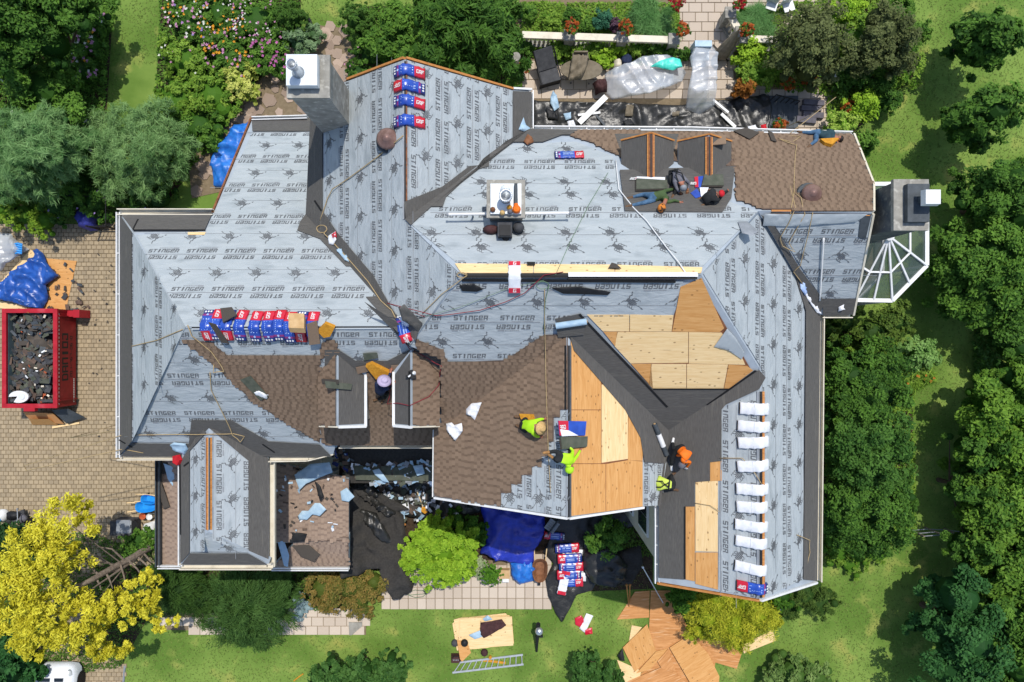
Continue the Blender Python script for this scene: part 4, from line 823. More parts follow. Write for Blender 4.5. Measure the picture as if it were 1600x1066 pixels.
plant('flower_clump', 'pink and white flowers on the left lawn edge', 'flowers', [(140,70,.6,30,.6),(135,115,.5,26,.5),(155,35,.6,24,.6)], 4200, .15, MG, flowers=[(PINK, 46, .09), (WHITE, 24, .08), (ORF, 6, .08)])
plant('pine_tree', 'feathery blue green pine at the left edge', 'tree', scatter_lobes(52, 240, 74, 15, 19, 30, 2.2, 4.6, 5), 24000, .30, ('46703a', '8cb070'), aspect=.08, style='spike', ncl=34, clump=.34)
plant('pine_tree', 'feathery blue green pine beside the mown path', 'tree', scatter_lobes(222, 235, 74, 15, 17, 28, 1.2, 3.4, 6), 24000, .28, ('486f38', '92b472'), aspect=.08, style='spike', ncl=34, clump=.36, core=False)
plant('shrub', 'dark shade shrub between the two pines', 'shrub', [(120,290,.9,36,.9),(150,315,.7,30,.7),(90,320,.8,30,.8)], 6000, .14, DG, flowers=[(PUR, 10, .06)])
plant('shrub', 'bright yellow green shrub at the head of the driveway', 'shrub', [(70,345,.7,26,.6),(40,335,.8,26,.7),(10,325,.9,30,.8)], 5200, .13, ('4a7420', '93b03a'))
plant('shrub', 'dark shrub in front of the purple tarp fence', 'shrub', [(180,300,.6,30,.6),(215,315,.5,26,.5),(250,310,.6,28,.6)], 4600, .14, ('2c4c1e','567a30'), flowers=[(PUR, 8, .06)])
# garden by the entrance
plant('golden_cypress', 'huge golden yellow cypress leaning over the driveway', 'tree', [(110,820,4.2,44,1.3),(70,865,4.6,50,1.5),(95,868,4.2,34,1.2),(35,920,4.8,48,1.4),(75,935,4.8,38,1.4),(140,952,4.0,34,1.2),(195,945,3.4,34,1.1),(130,972,4.2,40,1.3),(72,966,4.6,42,1.4),(225,920,2.8,26,.9),(185,990,3.2,36,1.0),(172,1000,3.2,30,1.0),(60,1000,4.0,24,1.1),(250,965,2.2,20,.7),(10,960,4.6,34,1.2),(130,800,3.4,18,.8),(240,895,2.6,16,.6)],
      46000, .16, YE, trunk=(243,853), tm='greybark', tr=.4, aspect=.32, ncl=30, clump=.23, flat=.9, core=False)
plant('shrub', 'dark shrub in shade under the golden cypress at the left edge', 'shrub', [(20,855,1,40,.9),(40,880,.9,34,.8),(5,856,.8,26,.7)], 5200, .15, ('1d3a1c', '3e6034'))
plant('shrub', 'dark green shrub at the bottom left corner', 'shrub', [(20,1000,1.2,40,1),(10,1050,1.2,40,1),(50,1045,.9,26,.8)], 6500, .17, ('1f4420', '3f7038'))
plant('shrub', 'small leafy shrub at the foot of the cypress trunk', 'shrub', [(215,845,.5,22,.5),(235,835,.4,14,.4),(205,860,.4,14,.4)], 2200, .13, MG)
plant('weeping_yew', 'dark drooping yew beside the garage corner', 'shrub', [(285,920,1.0,38,.9),(320,935,.9,30,.8),(262,905,.9,26,.7),(300,890,.8,30,.6)], 12000, .22, ('26411a', '4a6a2c'), aspect=.10, style='hang', ncl=44)
plant('weeping_yew', 'broad drooping yew, largest below the garage eave', 'shrub', [(395,935,1.5,50,1.1),(365,960,1.3,42,1.0),(430,945,1.3,42,1.0),(400,975,1.1,38,.9),(365,915,1.2,34,.9),(445,910,1.0,26,.8)], 24000, .22, ('2c4a1e', '56783a'), aspect=.10, style='hang', ncl=50)
plant('blue_fescue', 'silvery blue shrub between the yew and bronze bush', 'shrub', [(470,940,.3,13,.3),(468,960,.25,11,.25),(480,948,.2,10,.2)], 1200, .10, ('7f9aa0', 'a8bec2'))
plant('barberry', 'bronze and green bush in front of the porch', 'bush', [(505,918,.9,30,.7),(545,915,1.0,32,.8),(585,908,.9,22,.7),(560,935,.7,28,.6),(520,938,.6,22,.5)], 13000, .10, ('566428', 'a08448'), ncl=34)
plant('lime_shrub', 'round lime green shrub in front of the entrance', 'shrub', [(690,855,1.3,46,1.0),(660,870,1.1,34,.9),(715,880,1.1,34,.9),(680,825,1.0,28,.8),(725,850,1.1,28,.9),(668,840,1.0,26,.8),(690,890,1.0,32,.8)], 26000, .12, LIME, ncl=50, clump=.2)
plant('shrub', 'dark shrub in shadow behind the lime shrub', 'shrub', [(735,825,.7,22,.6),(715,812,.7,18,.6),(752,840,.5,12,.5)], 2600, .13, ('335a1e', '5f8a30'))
plant('topiary_ball', 'small clipped ball beside the paved front path', 'topiary', [(767,897,.5,16,.5)], 5000, .06, ('3d6a1c', '6a9a30'), clump=.10, ncl=140)
plant('shrub', 'pale leafed shrub beside the small clipped ball', 'shrub', [(750,880,.3,9,.3),(748,895,.25,8,.25)], 700, .10, ('8a9a70', 'b8c49c'))
plant('golden_thread_cypress', 'golden yellow cypress at the wing gable on plywood', 'shrub', [(1105,960,1.2,34,.9),(1145,975,1.1,38,.9),(1180,960,1.1,32,.9),(1120,935,1.2,34,.9),(1165,940,1.2,34,.9),(1205,965,.8,18,.6),(1090,985,.7,18,.6)], 22000, .17, GOLD, aspect=.13, ncl=40, flat=.9)
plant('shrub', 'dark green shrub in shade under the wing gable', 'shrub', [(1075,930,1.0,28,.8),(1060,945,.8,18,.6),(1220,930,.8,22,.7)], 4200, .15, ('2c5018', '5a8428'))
plant('shrub', 'dark green shrub hidden under the entrance eave', 'shrub', [(950,835,1.0,26,.9),(930,850,.7,16,.6)], 2400, .15, MG)
for i, (u, v, lab) in enumerate(((515,1045,'tall spiry shrub at the bottom edge, leftmost of three'),(560,1045,'tall spiry shrub at the bottom edge, middle of three'),(610,1040,'tall spiry shrub at the bottom edge, rightmost of three'))):
    plant('spiry_shrub', lab, 'shrub', [(u, v + 14, .9, 26, .9), (u + 2, v - 14, 1.6, 12, .8), (u + 14, v, 1.2, 16, .8), (u - 12, v + 4, 1.0, 14, .7)], 4200, .14, ('2f5422', '5c8440'), group='spiry shrubs along the bottom edge')
plant('spiry_shrub', 'shrub at the bottom edge beside the plywood heap', 'shrub', [(915,1045,.9,24,.8),(945,1058,.9,26,.8),(925,1025,1.2,12,.6)], 4600, .14, ('2f5422', '547c3a'))
plant('shrub', 'feathery shrub at the bottom edge right of the plywood', 'shrub', [(1240,1050,.8,34,.7),(1275,1062,.7,28,.6),(1210,1060,.6,22,.5)], 5200, .15, ('4a6a2c', '86a05a'))
# terrace planting
for i, (u, v, r, lab, col) in enumerate(((825,20,14,'pink flowered plant behind the balustrade end',MG),(860,38,15,'yellow green plant behind the balustrade',LG),(893,28,14,'dark dome plant behind the balustrade',DG),(915,42,12,'mid green plant behind the balustrade pots',MG),(940,32,18,'blue green dome plant behind the balustrade',('2c5a44','4a8060')),(960,40,10,'purple leaved plant behind the balustrade',('4a3440','6a5060')),
        (875,75,18,'bright plant below the balustrade beside the black lounger',LG),(905,85,14,'small round plant between the two loungers',LG),(940,92,18,'golden green plant beside the tan lounger',LIME),(930,72,16,'lime plant in the lower terrace row',LG),(965,76,16,'lime plant left of the row centre',LIME),(995,75,16,'lime plant right of the row centre',LG),(1022,78,15,'dark plant near the row end',MG),(1045,80,12,'plant at the right end of the terrace row',MG),(1067,85,10,'plant beside the wrapped chair',DG),
        (815,75,20,'dark climber at the terrace corner',DG),(1262,120,10,'rust plant beside the globe lamp path',('8a4a26','b4602e')))):
    plant('terrace_plant', lab, 'plant', [(u, v, .35, r, .4), (u + r*.4, v + r*.2, .3, r*.6, .3)], 1500, .10, col, group='plants along the terrace')
for i, (u, v, r, lab) in enumerate(((1015,30,34,'fountain grass behind the balustrade corner'),(1185,40,26,'fountain grass right of the terrace gap'))):
    plant('fountain_grass', lab, 'ornamental grass', [(u, v, .35, r, .45)], 5200, .75, ('4a7a3c', '7da866'), aspect=.022, style='spike', core=True, clump=.6, ncl=20)

# low ground cover filling the planting beds
def cover(label, polys, n, cols, seed, size=.13, h=.22):
    rg = np.random.default_rng(seed); us, vs_ = [], []
    for poly in polys:
        xs = [p[0] for p in poly]; ys = [p[1] for p in poly]; k = int(n*abs(area(poly))/sum(abs(area(p)) for p in polys)*1.8)
        u = rg.uniform(max(-60, min(xs)), min(1660, max(xs)), k); v = rg.uniform(max(-60, min(ys)), min(1120, max(ys)), k); ok = inside(u, v, poly); us.append(u[ok]); vs_.append(v[ok])
    u = np.concatenate(us); v = np.concatenate(vs_); k = CAM_H/FPX; x, y = (u-800)*k, (533-v)*k; n = len(x)
    dens = np.array([noise.noise((a*.9, b*.9, seed)) for a, b in zip(x, y)]); keep = dens > rg.uniform(-.75, .15, n); x, y, dens = x[keep], y[keep], dens[keep]; n = len(x)
    nr = rg.normal(size=(n, 3))*.45 + np.array([0, 0, 1]); nr /= np.linalg.norm(nr, axis=1)[:, None]; t = rg.normal(size=(n, 3)); t -= nr*(t*nr).sum(1)[:, None]; t /= np.linalg.norm(t, axis=1)[:, None]; b = np.cross(nr, t); L = size*rg.uniform(.6, 1.4, n)[:, None]
    c = np.stack([x, y, .05 + h*np.clip(dens + .5, 0, 1)*rg.uniform(.3, 1, n)], 1); q = np.stack([c - t*L*.5, c + b*L*.28, c + t*L*.5, c - b*L*.28], 1); q[:, :, 2] = np.maximum(q[:, :, 2], .03)
    o = fast_mesh('ground_cover', q.reshape(-1, 3), 4, leafmat(*cols), np.clip(rg.normal(.5, .25, n), 0, 1)); o['kind'] = 'stuff'; return o
cover('', [[(-40,-40),(180,-40),(165,200),(160,335),(-40,345)], [(255,-40),(470,-40),(470,60),(430,90),(330,230),(265,310),(235,300),(245,120)], [(560,10),(815,10),(815,140),(560,120)]], 42000, MG, 3)
cover('', [[(1140,20),(1420,-20),(1430,120),(1330,210),(1290,190),(1290,150),(1150,130)], [(1283,500),(1400,510),(1425,600),(1430,840),(1290,870)], [(815,5),(1060,5),(1060,58),(815,58)], [(812,62),(1060,66),(1060,100),(920,105),(840,100)]], 34000, LG, 4)
cover('', [[(1510,280),(1700,200),(1700,1100),(1500,1100),(1520,700)]], 14000, DG, 5, .2, .5)
cover('', [[(430,890),(590,890),(540,955),(250,930),(250,880)], [(-20,838),(140,830),(200,850),(250,840),(250,930),(190,1040),(60,1060),(-20,1066)], [(930,820),(1020,800),(1020,870),(950,870)]], 16000, ('3a5a22','6d8a3a'), 6, .11)
# ================================================================== THINGS ON AND ROUND THE HOUSE
def ridged(x, y, s=0.0):
    return 1 - abs(noise.noise((x, y, s)))*2
def tarp(name, label, cat, poly, mat, z0=.05, amp=.12, freq=1.4, res=.12, seed=0, hump=0.0, mats=None, group=None, dz=None, kind=None):
    """a crumpled sheet: outline from the photograph, its own folds"""
    q = [tuple(P(u, v, z0)[:2]) for u, v in poly]; bm = tri2d(q); xs = [p[0] for p in q]; ys = [p[1] for p in q]
    cx, cy = sum(xs)/len(xs), sum(ys)/len(ys); R = max(max(xs)-min(xs), max(ys)-min(ys))/2
    for lo, hi, no in ((min(xs), max(xs), (1, 0, 0)), (min(ys), max(ys), (0, 1, 0))):
        t = lo + res
        while t < hi: cut(bm, (t if no[0] else 0, t if no[1] else 0, 0), no); t += res
    bm.verts.ensure_lookup_table()
    for v in bm.verts:
        x, y = v.co.x, v.co.y; bd = any(len(e.link_faces) == 1 for e in v.link_edges)
        w = 1 - min(1, math.hypot(x-cx, y-cy)/R)
        n1 = ridged(x*freq*.6 + 3*noise.noise((x*.4, y*.4, seed)), y*freq*.45, seed*3.7); n2 = noise.noise((x*freq*2.6, y*freq*2.6, seed + 9)); cr = 0
        for q_ in range(3):       # straight creases crossing each other
            th_ = seed*1.9 + q_*2.2; ph_ = (x*math.cos(th_) + y*math.sin(th_))*freq*(.7 + .45*q_) + 1.1*noise.noise((x*.5, y*.5, seed + q_*5))
            tri_ = 1 - abs((ph_ % 1) - .5)*4; cr += max(0, tri_)**1.5*max(0, .35 + noise.noise((x*.6, y*.6, seed + 20 + q_)))
        h = amp*(.35 + .40*n1 + .75*cr)*(.35 if bd else 1) + amp*.10*n2*(0 if bd else 1) + hump*min(1, max(0, w)*2.6)
        v.co.z = z0 + max(.0, h) + (dz(x, y) if dz else 0)
        if not bd: v.co.x += .03*n2; v.co.y += .03*noise.noise((y*2, x*2, seed))
    for i, v in enumerate(bm.verts): v.index = i
    V = [v.co.copy() for v in bm.verts]; F = [tuple(l.vert.index for l in f.loops) for f in bm.faces]; bm.free()
    o = pyd(name, V, F, M[mat], smooth=True)
    tag(o, label, cat, group, kind); return o
def scraps(name, label, poly, cnt, mats, size, zf, seed=1, parent=None, zr=.12):
    r = random.Random(seed); mb = MB(); us = [p[0] for p in poly]; vs_ = [p[1] for p in poly]; k = 0
    while k < cnt:
        u, v = r.uniform(min(us), max(us)), r.uniform(min(vs_), max(vs_))
        if not inside([u], [v], poly)[0]: continue
        k += 1; p = zf(u, v); R = Matrix.Rotation(r.uniform(0, 6.28), 4, 'Z') @ Matrix.Rotation(r.uniform(-.5, .5), 4, 'X') @ Matrix.Rotation(r.uniform(-.4, .4), 4, 'Y')
        mb.box(p + Vector((0, 0, r.uniform(.01, zr))), (size*r.uniform(.4, 1.5), size*r.uniform(.25, .8), .02), M=R, m=r.randrange(len(mats)))
    o = mb.build(name, [M[m] for m in mats], parent); o['kind'] = 'stuff'
    if parent is None: tag(o, label, 'debris')
    return o

# ---------------------------------------------------------------- people
EDGE = [('pelvis', 'spine'), ('spine', 'chest'), ('chest', 'neck'), ('neck', 'crown')] + [(a + s, b + s) for s in 'LR' for a, b in (('sh', 'el'), ('el', 'wr'), ('wr', 'pa'), ('hip', 'kn'), ('kn', 'an'), ('an', 'to'))] + [('chest', 'shL'), ('chest', 'shR'), ('pelvis', 'hipL'), ('pelvis', 'hipR')]
RAD = dict(pelvis=.15, spine=.145, chest=.17, neck=.065, crown=.075, sh=.075, el=.052, wr=.036, pa=.04, hip=.105, kn=.075, an=.05, to=.045)
def person(label, key, J, shirt, pants, shoe, hat=None, sleeves=True, harness=None, face=(1, 0), hair='hair', glove=None):
    fr = PL[key]; X = {}
    for k, (u, v, h) in J.items(): p = fr.hit(u, v); X[k] = P(u, v, p.z + h)
    X['spine'] = X['pelvis'].lerp(X['chest'], .5) + Vector((0, 0, .03))
    hd = X['head']; ax = (hd - X['neck']).normalized(); X['crown'] = hd - ax*.02
    t = (X['chest'] - X['pelvis']).normalized(); side = t.cross(Vector((0, 0, 1))); side = side.normalized() if side.length > .1 else Vector((1, 0, 0))
    for s in 'LR':
        sg = 1 if (X['ha'+s] - X['chest']).dot(side) > (X['ha' + ('R' if s == 'L' else 'L')] - X['chest']).dot(side) else -1
        X.setdefault('sh'+s, X['chest'].lerp(X['neck'], .45) + side*sg*.19)
        sk = 1 if (X['kn'+s] - X['pelvis']).dot(side) > (X['kn' + ('R' if s == 'L' else 'L')] - X['pelvis']).dot(side) else -1
        X['hip'+s] = X['pelvis'] + side*sk*.10 - t*.05
        d = (X['ha'+s] - X['el'+s]).normalized(); X['wr'+s] = X['ha'+s] - d*.08; X['pa'+s] = X['ha'+s]
        f = X['an'+s] - X['kn'+s]; f.z = 0; f = f.normalized() if f.length > .02 else t; X['to'+s] = (X['an'+s] + (f*.17 if 'to'+s not in J else Vector())) if 'to'+s not in J else X['to'+s]
        X['to'+s].z = max(X['to'+s].z, fr.z(X['to'+s].x, X['to'+s].y) + .05)
    names = sorted({n for e in EDGE for n in e}); names.remove('pelvis'); names = ['pelvis'] + names; idx = {n: i for i, n in enumerate(names)}
    me = bpy.data.meshes.new('body'); me.from_pydata([tuple(X[n]) for n in names], [(idx[a], idx[b]) for a, b in EDGE], []); o = bpy.data.objects.new('body', me); COL.objects.link(o)
    sm = o.modifiers.new('skin', 'SKIN'); sm.use_smooth_shade = True
    for n in names: me.skin_vertices[0].data[idx[n]].radius = (RAD.get(n, RAD.get(n[:-1], .05)),)*2
    me.skin_vertices[0].data[0].use_root = True
    sb = o.modifiers.new('sub', 'SUBSURF'); sb.levels = sb.render_levels = 2
    dg = bpy.context.evaluated_depsgraph_get(); m2 = bpy.data.meshes.new_from_object(o.evaluated_get(dg)); bpy.data.objects.remove(o); bpy.data.meshes.remove(me)
    V = [v.co.copy() for v in m2.vertices]; F = [tuple(p.vertices) for p in m2.polygons]; mi = []
    seg = [(a, b, X[a], X[b]) for a, b in EDGE]
    def near(p):
        best = None
        for a, b, A, B in seg:
            d = B - A; tt = max(0, min(1, (p - A).dot(d)/max(d.length_squared, 1e-9))); q = (p - A - d*tt).length - RAD.get(b, RAD.get(b[:-1], .05))*.6
            if best is None or q < best[0]: best = (q, a, b, tt)
        return best
    mats = [M[shirt], M[pants], M[shoe], M['skin'], M['white'], M['hair']]
    if glove: mats.append(M[glove])
    G_ = 6 if glove else 3
    for p in m2.polygons:
        q, a, b, tt = near(p.center); k = a[:2]
        if b in ('crown',): m = 3
        elif a in ('chest', 'spine') or k in ('sh',): m = 0
        elif a == 'pelvis': m = 0 if (b == 'spine' and tt > .35) else 1
        elif k == 'el': m = 0 if sleeves else 3
        elif k == 'wr': m = G_
        elif k in ('hi',): m = 1
        elif k == 'kn': m = 1 if tt < .85 else 2
        elif k == 'an': m = 2
        else: m = 0
        mi.append(m)
    bpy.data.meshes.remove(m2); mb = MB()
    # head with its face, joined to the same body
    fw = Vector((face[0], face[1], -.25)); fw = (fw - ax*fw.dot(ax)).normalized(); sd = ax.cross(fw).normalized()
    def hp(f, s, u): return hd + fw*f + sd*s + ax*u
    pr = [(0, -.115)] + [(.088*math.sin(a)*(1 if a > 1.2 else .92), -.115*math.cos(a)) for a in (.45, .9, 1.3, 1.7, 2.1, 2.5, 2.85)] + [(0, .115)]
    vs = []; fs = []; n = 14
    for r_, z in pr:
        for k in range(n): th = 6.2832*k/n; vs.append(hp(r_*1.15*math.cos(th), r_*.93*math.sin(th), z))
    for i in range(len(pr)-1):
        for k in range(n): fs.append((i*n+k, i*n+(k+1) % n, (i+1)*n+(k+1) % n, (i+1)*n+k))
    mb.add(vs, fs, 3)
    mb.add([hp(.095, -.015, -.02), hp(.095, .015, -.02), hp(.125, 0, -.025), hp(.096, 0, .03)], [(0, 1, 2), (0, 2, 3), (1, 3, 2)], 3)
    for s in (-1, 1):
        mb.box(hp(.094, s*.034, .018), (.018, .018, .012), m=5); mb.add([hp(.01, s*.08, .02), hp(-.02, s*.10, .02), hp(-.015, s*.085, -.035), hp(.005, s*.08, -.03)], [(0, 1, 2, 3), (3, 2, 1, 0)], 3)
    mb.box(hp(.093, 0, -.05), (.012, .04, .008), m=5)
    # five unequal, bent fingers on each palm
    for s in 'LR':
        w, h = X['wr'+s], X['pa'+s]; d = (h - w).normalized(); sdv = d.cross(Vector((0, 0, 1))); sdv = sdv.normalized() if sdv.length > .05 else Vector((1, 0, 0)); dn = sdv.cross(d).normalized()
        dn = dn if dn.z < 0 else -dn
        mb.box(h + d*.015, (.075, .07, .03), M=Matrix((d, sdv, dn)).transposed().to_4x4(), m=G_)
        for j, L in enumerate((.068, .08, .075, .06)):
            a = h + d*.035 + sdv*(j-1.5)*.021; mb.tube([a, a + d*L*.5 + dn*.008, a + d*L*.85 + dn*.032, a + d*L*.9 + dn*.055], [.0095, .009, .0085, .007], 6, G_)
        a = h - d*.01 - sdv*.034; mb.tube([a, a - sdv*.03 + d*.025, a - sdv*.03 + d*.055 + dn*.015], [.012, .0105, .008], 6, G_)
    nb = len(V); V += [Vector(v) for v in mb.v]; F += [tuple(i + nb for i in f) for f in mb.f]; mi += mb.m
    base = X['pelvis'].copy(); base.z = fr.z(base.x, base.y)
    t_ = thing('person', label, 'person', base)
    pyd('body', V, F, mats, t_, mi, None, True)
    def cap(prof, mat, name, sx=1.0):
        vs = []; fs = []; n = 18
        for r_, z in prof:
            for k in range(n): th = 6.2832*k/n; vs.append(hp(r_*1.1*math.cos(th), r_*math.sin(th), z))
        for i in range(len(prof)-1):
            for k in range(n): fs.append((i*n+k, i*n+(k+1) % n, (i+1)*n+(k+1) % n, (i+1)*n+k))
        pyd(name, vs, fs, M[mat], t_, None, None, True)
    cap([(.101, .01), (.105, .05), (.085, .10), (.04, .124), (0, .128)], hair, 'hair')
    if hat:
        kind, hm = hat
        if kind == 'brim': cap([(.02, .045), (.21, .035), (.215, .045), (.13, .06), (.105, .075), (.098, .15), (.06, .165), (0, .155)], hm, 'sun_hat')
        elif kind == 'hood': cap([(.10, -.10), (.122, -.04), (.125, .03), (.105, .10), (.05, .138), (0, .142)], hm, 'hood')
        else:
            cap([(.108, .02), (.112, .06), (.092, .112), (.045, .138), (0, .142)], hm, 'cap'); b = MB()
            b.add([hp(.10, -.075, .03), hp(.10, .075, .03), hp(.19, .05, .02), hp(.19, -.05, .02), hp(.10, -.075, .042), hp(.10, .075, .042), hp(.19, .05, .03), hp(.19, -.05, .03)], [(3, 2, 1, 0), (4, 5, 6, 7), (0, 1, 5, 4), (1, 2, 6, 5), (2, 3, 7, 6), (3, 0, 4, 7)]); b.build('cap_peak', M[hm], t_)
    if harness:
        hb = MB(); c, nk, pv = X['chest'], X['neck'], X['pelvis']; up = side.cross(t); up = up if up.z > 0 else -up
        for s in (-1, 1): hb.tube([pv.lerp(c, .25) + side*s*.10 + up*.165, c.lerp(pv, .3) + side*s*.02*-1 + up*.20, c + side*s*.10 + up*.185, nk + side*s*.10 + up*.09], .022, 6)
        hb.tube([pv.lerp(c, .25) - side*.17 + up*.08, pv.lerp(c, .25) + up*.18, pv.lerp(c, .25) + side*.17 + up*.08], .026, 6); hb.build('safety_harness', M[harness], t_)
    return t_
person('person in navy shirt and lavender sun hat crouching between two dormers', 'W1S', dict(pelvis=(594,613,.42), chest=(595,606,.72), neck=(598,600,.86), head=(600,596,.96), elL=(607,590,.55), haL=(611,579,.3), elR=(608,607,.55), haR=(616,598,.55), knL=(606,613,.22), anL=(600,624,.08), knR=(601,620,.2), anR=(590,624,.08)), 'navy', 'pants', 'boot', ('brim', 'lav'), face=(.8, .4))
person('person in yellow safety shirt and straw hat kneeling on brown shingles', 'SW', dict(pelvis=(819,663,.34), chest=(831,667,.52), neck=(838,668,.58), head=(844,669,.64), elL=(846,655,.30), haL=(852,655,.12), elR=(838,682,.30), haR=(846,683,.1), knL=(824,655,.16), anL=(811,652,.09), knR=(822,675,.16), anR=(812,668,.09)), 'hivis', 'pants', 'boot', ('brim', 'straw'), face=(1, -.1))
person('person in yellow safety shirt bending over the ridge beside an open bundle', 'SE', dict(pelvis=(874,714,.30), chest=(889,718,.42), neck=(893,725,.40), head=(890,733,.34), elL=(895,704,.26), haL=(887,696,.12), elR=(902,712,.22), haR=(908,701,.08), knL=(869,705,.16), anL=(856,707,.1), knR=(872,722,.16), anR=(862,714,.08)), 'hivis', 'pants', 'tanboot', ('hood', 'hivis'), face=(0, -1))
person('person in orange shirt and grey hood crouching on the black membrane', 'EW', dict(pelvis=(1063,702,.42), chest=(1073,711,.58), neck=(1071,719,.56), head=(1066,726,.50), elL=(1061,712,.42), haL=(1054,711,.2), elR=(1079,722,.4), haR=(1072,732,.14), knL=(1052,702,.35), anL=(1051,691,.08), knR=(1050,715,.3), anR=(1049,729,.08)), 'orange', 'pants', 'white', ('hood', 'greyshirt'), face=(-.6, -.8), glove='white')
person('person in pale lime shirt with black harness stooping beside the valley', 'EW', dict(pelvis=(1049,757,.40), chest=(1034,755,.52), neck=(1025,756,.46), head=(1019,756,.40), elL=(1024,766,.28), haL=(1012,768,.1), elR=(1030,744,.28), haR=(1033,739,.1), knL=(1049,746,.3), anL=(1050,742,.08), knR=(1044,764,.24), anR=(1053,765,.08)), 'hivis2', 'pants', 'boot', ('hood', 'hivis2'), harness='black', face=(-1, 0), glove='gray')
person('person in jeans and green shirt lying in the dormer valley, orange camouflage hood', 'MN', dict(pelvis=(1019,309,.24), chest=(1038,303,.30), neck=(1040,314,.32), head=(1034,325,.30), elL=(1050,296,.24), haL=(1056,297,.1), elR=(1054,313,.22), haR=(1065,317,.1), knL=(1005,304,.22), anL=(986,309,.1), knR=(1006,317,.18), anR=(984,322,.1)), 'greenshirt', 'denim', 'boot', ('hood', 'camo'), face=(.3, -1))
person('person in grey shirt with black and yellow harness bending between two dormers', 'MN', dict(pelvis=(1053,270,.50), chest=(1061,280,.66), neck=(1065,287,.64), head=(1067,292,.60), elL=(1077,288,.42), haL=(1074,299,.2), elR=(1058,296,.4), haR=(1064,303,.15), knL=(1048,281,.32), anL=(1050,294,.08), knR=(1057,297,.3), anR=(1052,305,.08)), 'greyshirt', 'pants', 'boot', ('cap', 'gray'), harness='black', face=(.3, -1), glove='rust')
person('person in black shirt and red cap kneeling by an open shingle bundle', 'MN', dict(pelvis=(1105,311,.36), chest=(1114,306,.58), neck=(1121,304,.66), head=(1125,303,.73), elL=(1112,299,.36), haL=(1109,297,.14), elR=(1131,301,.36), haR=(1138,298,.12), knL=(1116,316,.18), anL=(1102,320,.08), knR=(1108,302,.2), anR=(1096,309,.08)), 'pants', 'pants', 'boot', ('cap', 'redcap'), face=(.7, .4))
person('person in jeans and dark teal shirt lying on shingles along the gutter', 'MN', dict(pelvis=(1278,210,.24), chest=(1295,213,.28), neck=(1305,215,.27), head=(1312,217,.25), elL=(1293,203,.2), haL=(1299,205,.1), elR=(1303,223,.2), haR=(1309,222,.1), knL=(1264,208,.2), anL=(1252,207,.1), knR=(1276,219,.26), anR=(1265,228,.1)), 'teal', 'denim', 'boot', None, face=(.2, -1))

# ---------------------------------------------------------------- foam pads, tools, scraps on the roof
def slab(name, label, cat, key, poly, mat, h=.08, off=.07, group=None, parent=None):
    o = patch(name, key, poly, M[mat], off + h, h, parent)
    if parent is None: tag(o, label, cat, group)
    return o
slab('foam_pad', 'curled yellow foam pad above the crouching roofer in the lavender hat', 'foam pad', 'W1S', [(573,566),(582,562),(612,577),(609,583),(589,586)], 'foam', .16, group='yellow foam pads')
slab('foam_pad', 'yellow foam pad under the roofer lying at the gutter', 'foam pad', 'MN', [(1279,224),(1310,222),(1297,233),(1286,230)], 'foam', .12, group='yellow foam pads')
slab('foam_pad', 'yellow foam pad behind the kneeling roofer in the straw hat', 'foam pad', 'SW', [(815,646),(836,647),(838,656),(818,655)], 'foam', .10, group='yellow foam pads')
slab('foam_pad', 'dark yellow foam block at the end of the wrapped bundles', 'foam pad', 'W1S', [(498,512),(510,500),(525,506),(518,520),(508,522)], 'foam', .14, group='yellow foam pads')
